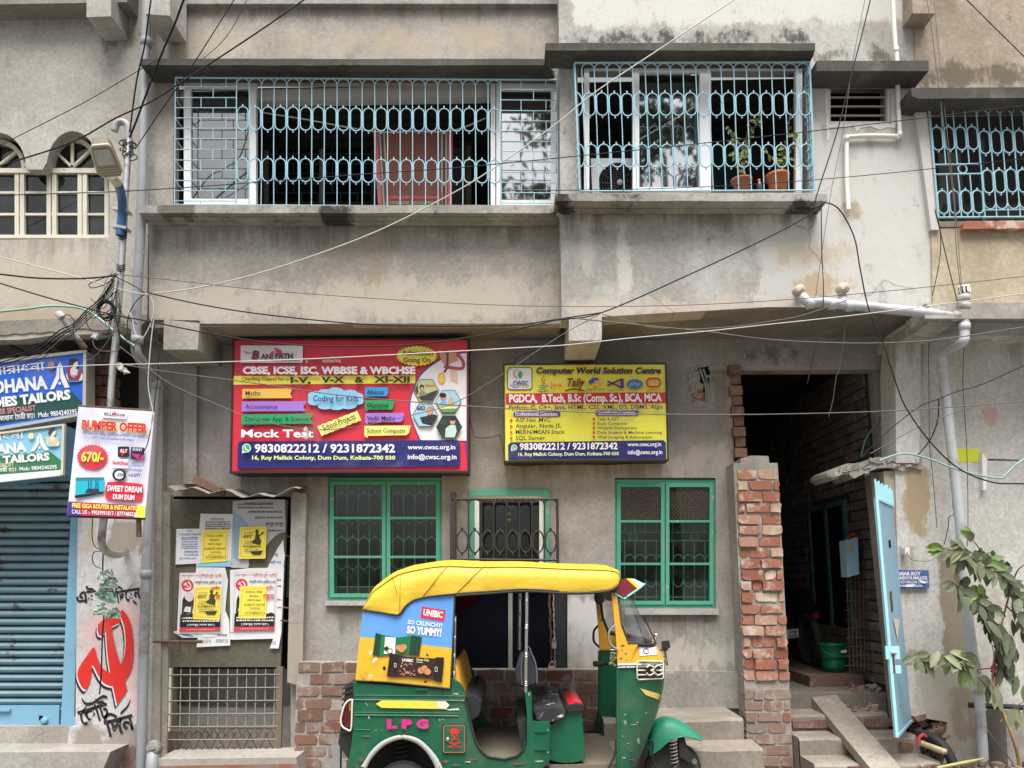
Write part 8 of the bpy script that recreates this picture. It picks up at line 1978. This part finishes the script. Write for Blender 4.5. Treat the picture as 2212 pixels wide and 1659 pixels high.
# motorcycle in the dark passage
mc = thing('motorcycle', 'dark motorcycle parked deep in the passage behind the brick pillar', 'motorcycle', tuple(Vector((W(1722, 1445, 9.3).x, 9.4, 0.62))))
o = ORG[mc.name]
q = MB(); q.tube([o + Vector((0, -0.55 + 0.27 * math.cos(a), 0.28 + 0.27 * math.sin(a))) for a in [math.tau * i / 24 for i in range(24)]], 0.05, m_tyre, 8, closed=True); q.tube([o + Vector((0, 0.75 + 0.27 * math.cos(a), 0.28 + 0.27 * math.sin(a))) for a in [math.tau * i / 24 for i in range(24)]], 0.045, m_tyre, 8, closed=True); q.build('tyre', mc)
q = MB(); q.tube([o + Vector((0, -0.75, 0.62)), o + Vector((0, -0.6, 0.72)), o + Vector((0, -0.1, 0.74)), o + Vector((0, 0.15, 0.72))], [0.05, 0.11, 0.13, 0.10], m_seat, 10); q.build('seat', mc)
q = MB(); q.tube([o + Vector((0, 0.1, 0.72)), o + Vector((0, 0.3, 0.82)), o + Vector((0, 0.55, 0.75))], [0.08, 0.15, 0.08], m_iron, 10); q.tube([o + Vector((0, 0.75, 0.28)), o + Vector((0, 0.55, 0.95))], 0.03, m_galv, 6); q.tube([o + Vector((-0.32, 0.45, 1.0)), o + Vector((0, 0.55, 0.95)), o + Vector((0.32, 0.45, 1.0))], 0.015, m_iron, 6); q.obox(o + Vector((0, 0.2, 0.4)), (0.12, 0, 0), (0, 0.2, 0), (0, 0, 0.16), m_iron, jit=0.03); q.build('body', mc)
q = MB(); q.obox(o + Vector((0, -0.78, 0.56)), (0.045, 0, 0), (0, 0.03, 0), (0, 0, 0.03), ink('motor_tail_red', 'a01818')); q.build('tail_lamp', mc)
PL_ = lambda p, s_: Vector((W(p, s_, 8.55).x, 8.55, W(p, s_, 8.55).z))
q = MB(); q.px([(1700, 1360), (1724, 1358), (1725, 1377), (1701, 1379)], 8.56, 0.006, m_white); text(q, 'ZAB', 1704, 1367, 18, 6, 8.552, m_inkblack, bold=0.03); text(q, '675', 1704, 1376, 18, 6, 8.552, m_inkblack, bold=0.03); q.build('number_plate', mc)
# bundle of packets at the pole foot
m_pack = plain('pale_green_plastic_film', lin('93a899'), 0.45, var=0.2, scale=12); m_pack2 = plain('green_plastic_film', lin('6b8f7a'), 0.45, var=0.2, scale=10); m_pack3 = plain('clear_plastic_film', lin('aeb4aa'), 0.4, var=0.2, scale=10)
t = thing('packet_bundle', 'bunch of green plastic packets hanging on a black cord in front of the painted emblem', 'packet bundle', tuple(W(233, 1346, 6.5)))
for k in range(20):
    q = MB(); x, y = rr_.uniform(212, 250), rr_.uniform(1226, 1320); w_, h_ = rr_.uniform(9, 13), rr_.uniform(16, 24); Yk = 6.45 + rr_.uniform(-0.08, 0.10)
    if y < 1255: x = lerp(x, 232, 0.45)
    rows = [[W(x + (j - 2) * w_ / 2 * (0.4 + 0.8 * min(1, i / 3)) + rr_.uniform(-1.2, 1.2), y + i * h_ / 4 + rr_.uniform(-1.2, 1.2), Yk + rr_.uniform(-.014, .014)) for j in range(5)] for i in range(5)]
    q.grid(rows, [m_pack, m_pack2, m_pack3, m_pack][k % 4], smooth=False); q.build('packet', t)
cable('black cord hanging from the pole foot down the painted emblem', [(223, 1190), (222, 1240), (226, 1300), (221, 1380), (219, 1450), (215, 1500)], 6.55, 0.009, m_cable, 'cord')
cable('black cord loop hanging beside the pole foot', [(200, 1118), (199, 1160), (205, 1180), (220, 1190), (205, 1192), (199, 1205), (205, 1222), (218, 1228)], 6.5, 0.006, m_cable, 'cord')
# pipes, stick and rubble by the passage steps
q = MB(); pxpipe(q, [(1985, 1585, 6.6), (2010, 1592, 6.5), (2034, 1608, 6.42), (2050, 1630, 6.38), (2060, 1652, 6.36)], 0.040, m_rubber, 12); q.build('black_hose', label='thick black bent hose end lying by the broken wall foot', cat='hose')
q = MB(); a, e = W(1985, 1604, 6.5), W(2041, 1624, 6.25); q.tube([a, e], 0.024, plain('cream_pipe', lin('b5a884'), 0.6), 12, caps=False); q.tube([e, a], 0.019, m_dark, 12, caps=False); d_ = (e - a).normalized(); q.lathe(e, tuple(d_), [(-0.002, 0.024), (0.002, 0.024), (0.002, 0.018), (-0.03, 0.018)], q.mats[0], 12); q.build('cream_pipe', label='cream open-ended pipe lying below the black hose', cat='pipe')
q = MB(); q.tube([W(x, y, 6.3) for x, y in ((1984, 1610), (1986, 1592), (1995, 1586), (2000, 1592))], 0.014, plain('red_rag', lin('9a3038'), 0.9), 6); q.build('red_rag', label='red rag knotted round the black hose', cat='rag')
q = MB(); q.tube([W(2024, 1659, 6.1), W(2080, 1648, 6.2), W(2126, 1638, 6.3)], [0.012, 0.014, 0.007], plain('bamboo', lin('a89c68'), 0.7, var=0.2), 6); q.build('stick', label='bamboo stick lying on the rubble at the foot of the sewer pipe', cat='stick')
q = MB(); m_rub = brickmat('rubble_mix', ['7d6658', '9a8f82', '8a5a48', 'b0a698', '5c524a'], '8c8072', 0.4)
for k in range(150):
    if k < 70: x, y, Y = rr_.uniform(1870, 1945), rr_.uniform(1480, 1560), None
    else: x, y, Y = rr_.uniform(1990, 2240), rr_.uniform(1640, 1690), rr_.uniform(6.1, 6.5)
    if Y is None:
        c = Vector((W(x, y, 7).x, rr_.uniform(7.0, 8.6), 0)); c.z = 0.57 if c.y > 7.2 else 0.44
        c.x = min(c.x, XR - 0.05) if c.y > 7.15 else c.x - 0.2
    else: c = W(x, y, Y); c.z = max(0.02, min(c.z, 0.1))
    s_ = rr_.uniform(0.008, 0.035)
    q.obox(c, (s_, 0, s_ * rr_.uniform(-.5, .5)), (0, s_, 0), (s_ * 0.2, 0, s_ * 0.7), m_rub, rr_.random(), jit=s_ * 0.35)
q.build('rubble', kind='stuff')
# ================================================================ trees across the street, seen mirrored in the panes
m_tl = NT('street_tree_leaf'); rp = m_tl.n.new('ShaderNodeValToRGB'); m_tl.link(m_tl.attr(), rp.inputs[0]); rp.color_ramp.elements[0].color = (0.03, 0.045, 0.02, 1); rp.color_ramp.elements[1].color = (0.09, 0.12, 0.05, 1); m_tl.color(rp.outputs[0]); m_tl = m_tl.mat
for tx, ty, hz, rad, n, lb in ((4.4, -7.5, 13.2, 3.6, 5200, 'leafy street tree across the road, mirrored in the bay window pane'), (1.0, -8.5, 12.0, 2.4, 2200, 'smaller street tree across the road, mirrored in the long window panes')):
    t = thing('street_tree', lb, 'tree', (tx, ty, 0))
    q = MB(); q.tube([(tx, ty, 0), (tx + 0.1, ty, 3), (tx - 0.1, ty + 0.1, 6), (tx, ty, hz)], [0.28, 0.22, 0.17, 0.05], m_twig, 10)
    for k in range(9):
        a = math.tau * k / 9; q.tube([(tx, ty, hz * 0.55 + k * 0.3), (tx + math.cos(a) * rad * 0.4, ty + math.sin(a) * rad * 0.4, hz * 0.75 + k * 0.2), (tx + math.cos(a) * rad * 0.75, ty + math.sin(a) * rad * 0.75, hz + rr_.uniform(-1, 1.5))], [0.09, 0.06, 0.02], m_twig, 6)
    q.build('trunk', t)
    q = MB(); cl_ = [(Vector((tx, ty, hz)) + Vector((rr_.gauss(0, rad * .5), rr_.gauss(0, rad * .45), rr_.gauss(0, rad * .45))), rr_.uniform(.5, 1.0)) for _ in range(26)]
    for k in range(n):
        c, s_ = rr_.choice(cl_); p = c + Vector((rr_.gauss(0, s_ * .5), rr_.gauss(0, s_ * .5), rr_.gauss(0, s_ * .42)))
        u = Vector((rr_.gauss(0, 1), rr_.gauss(0, 1), rr_.gauss(0, 1))).normalized(); v = u.orthogonal().normalized()
        q.face([p - u * .16, p + v * .06, p + u * .16, p - v * .06], m_tl, rr_.random())
    q.build('crown', t)
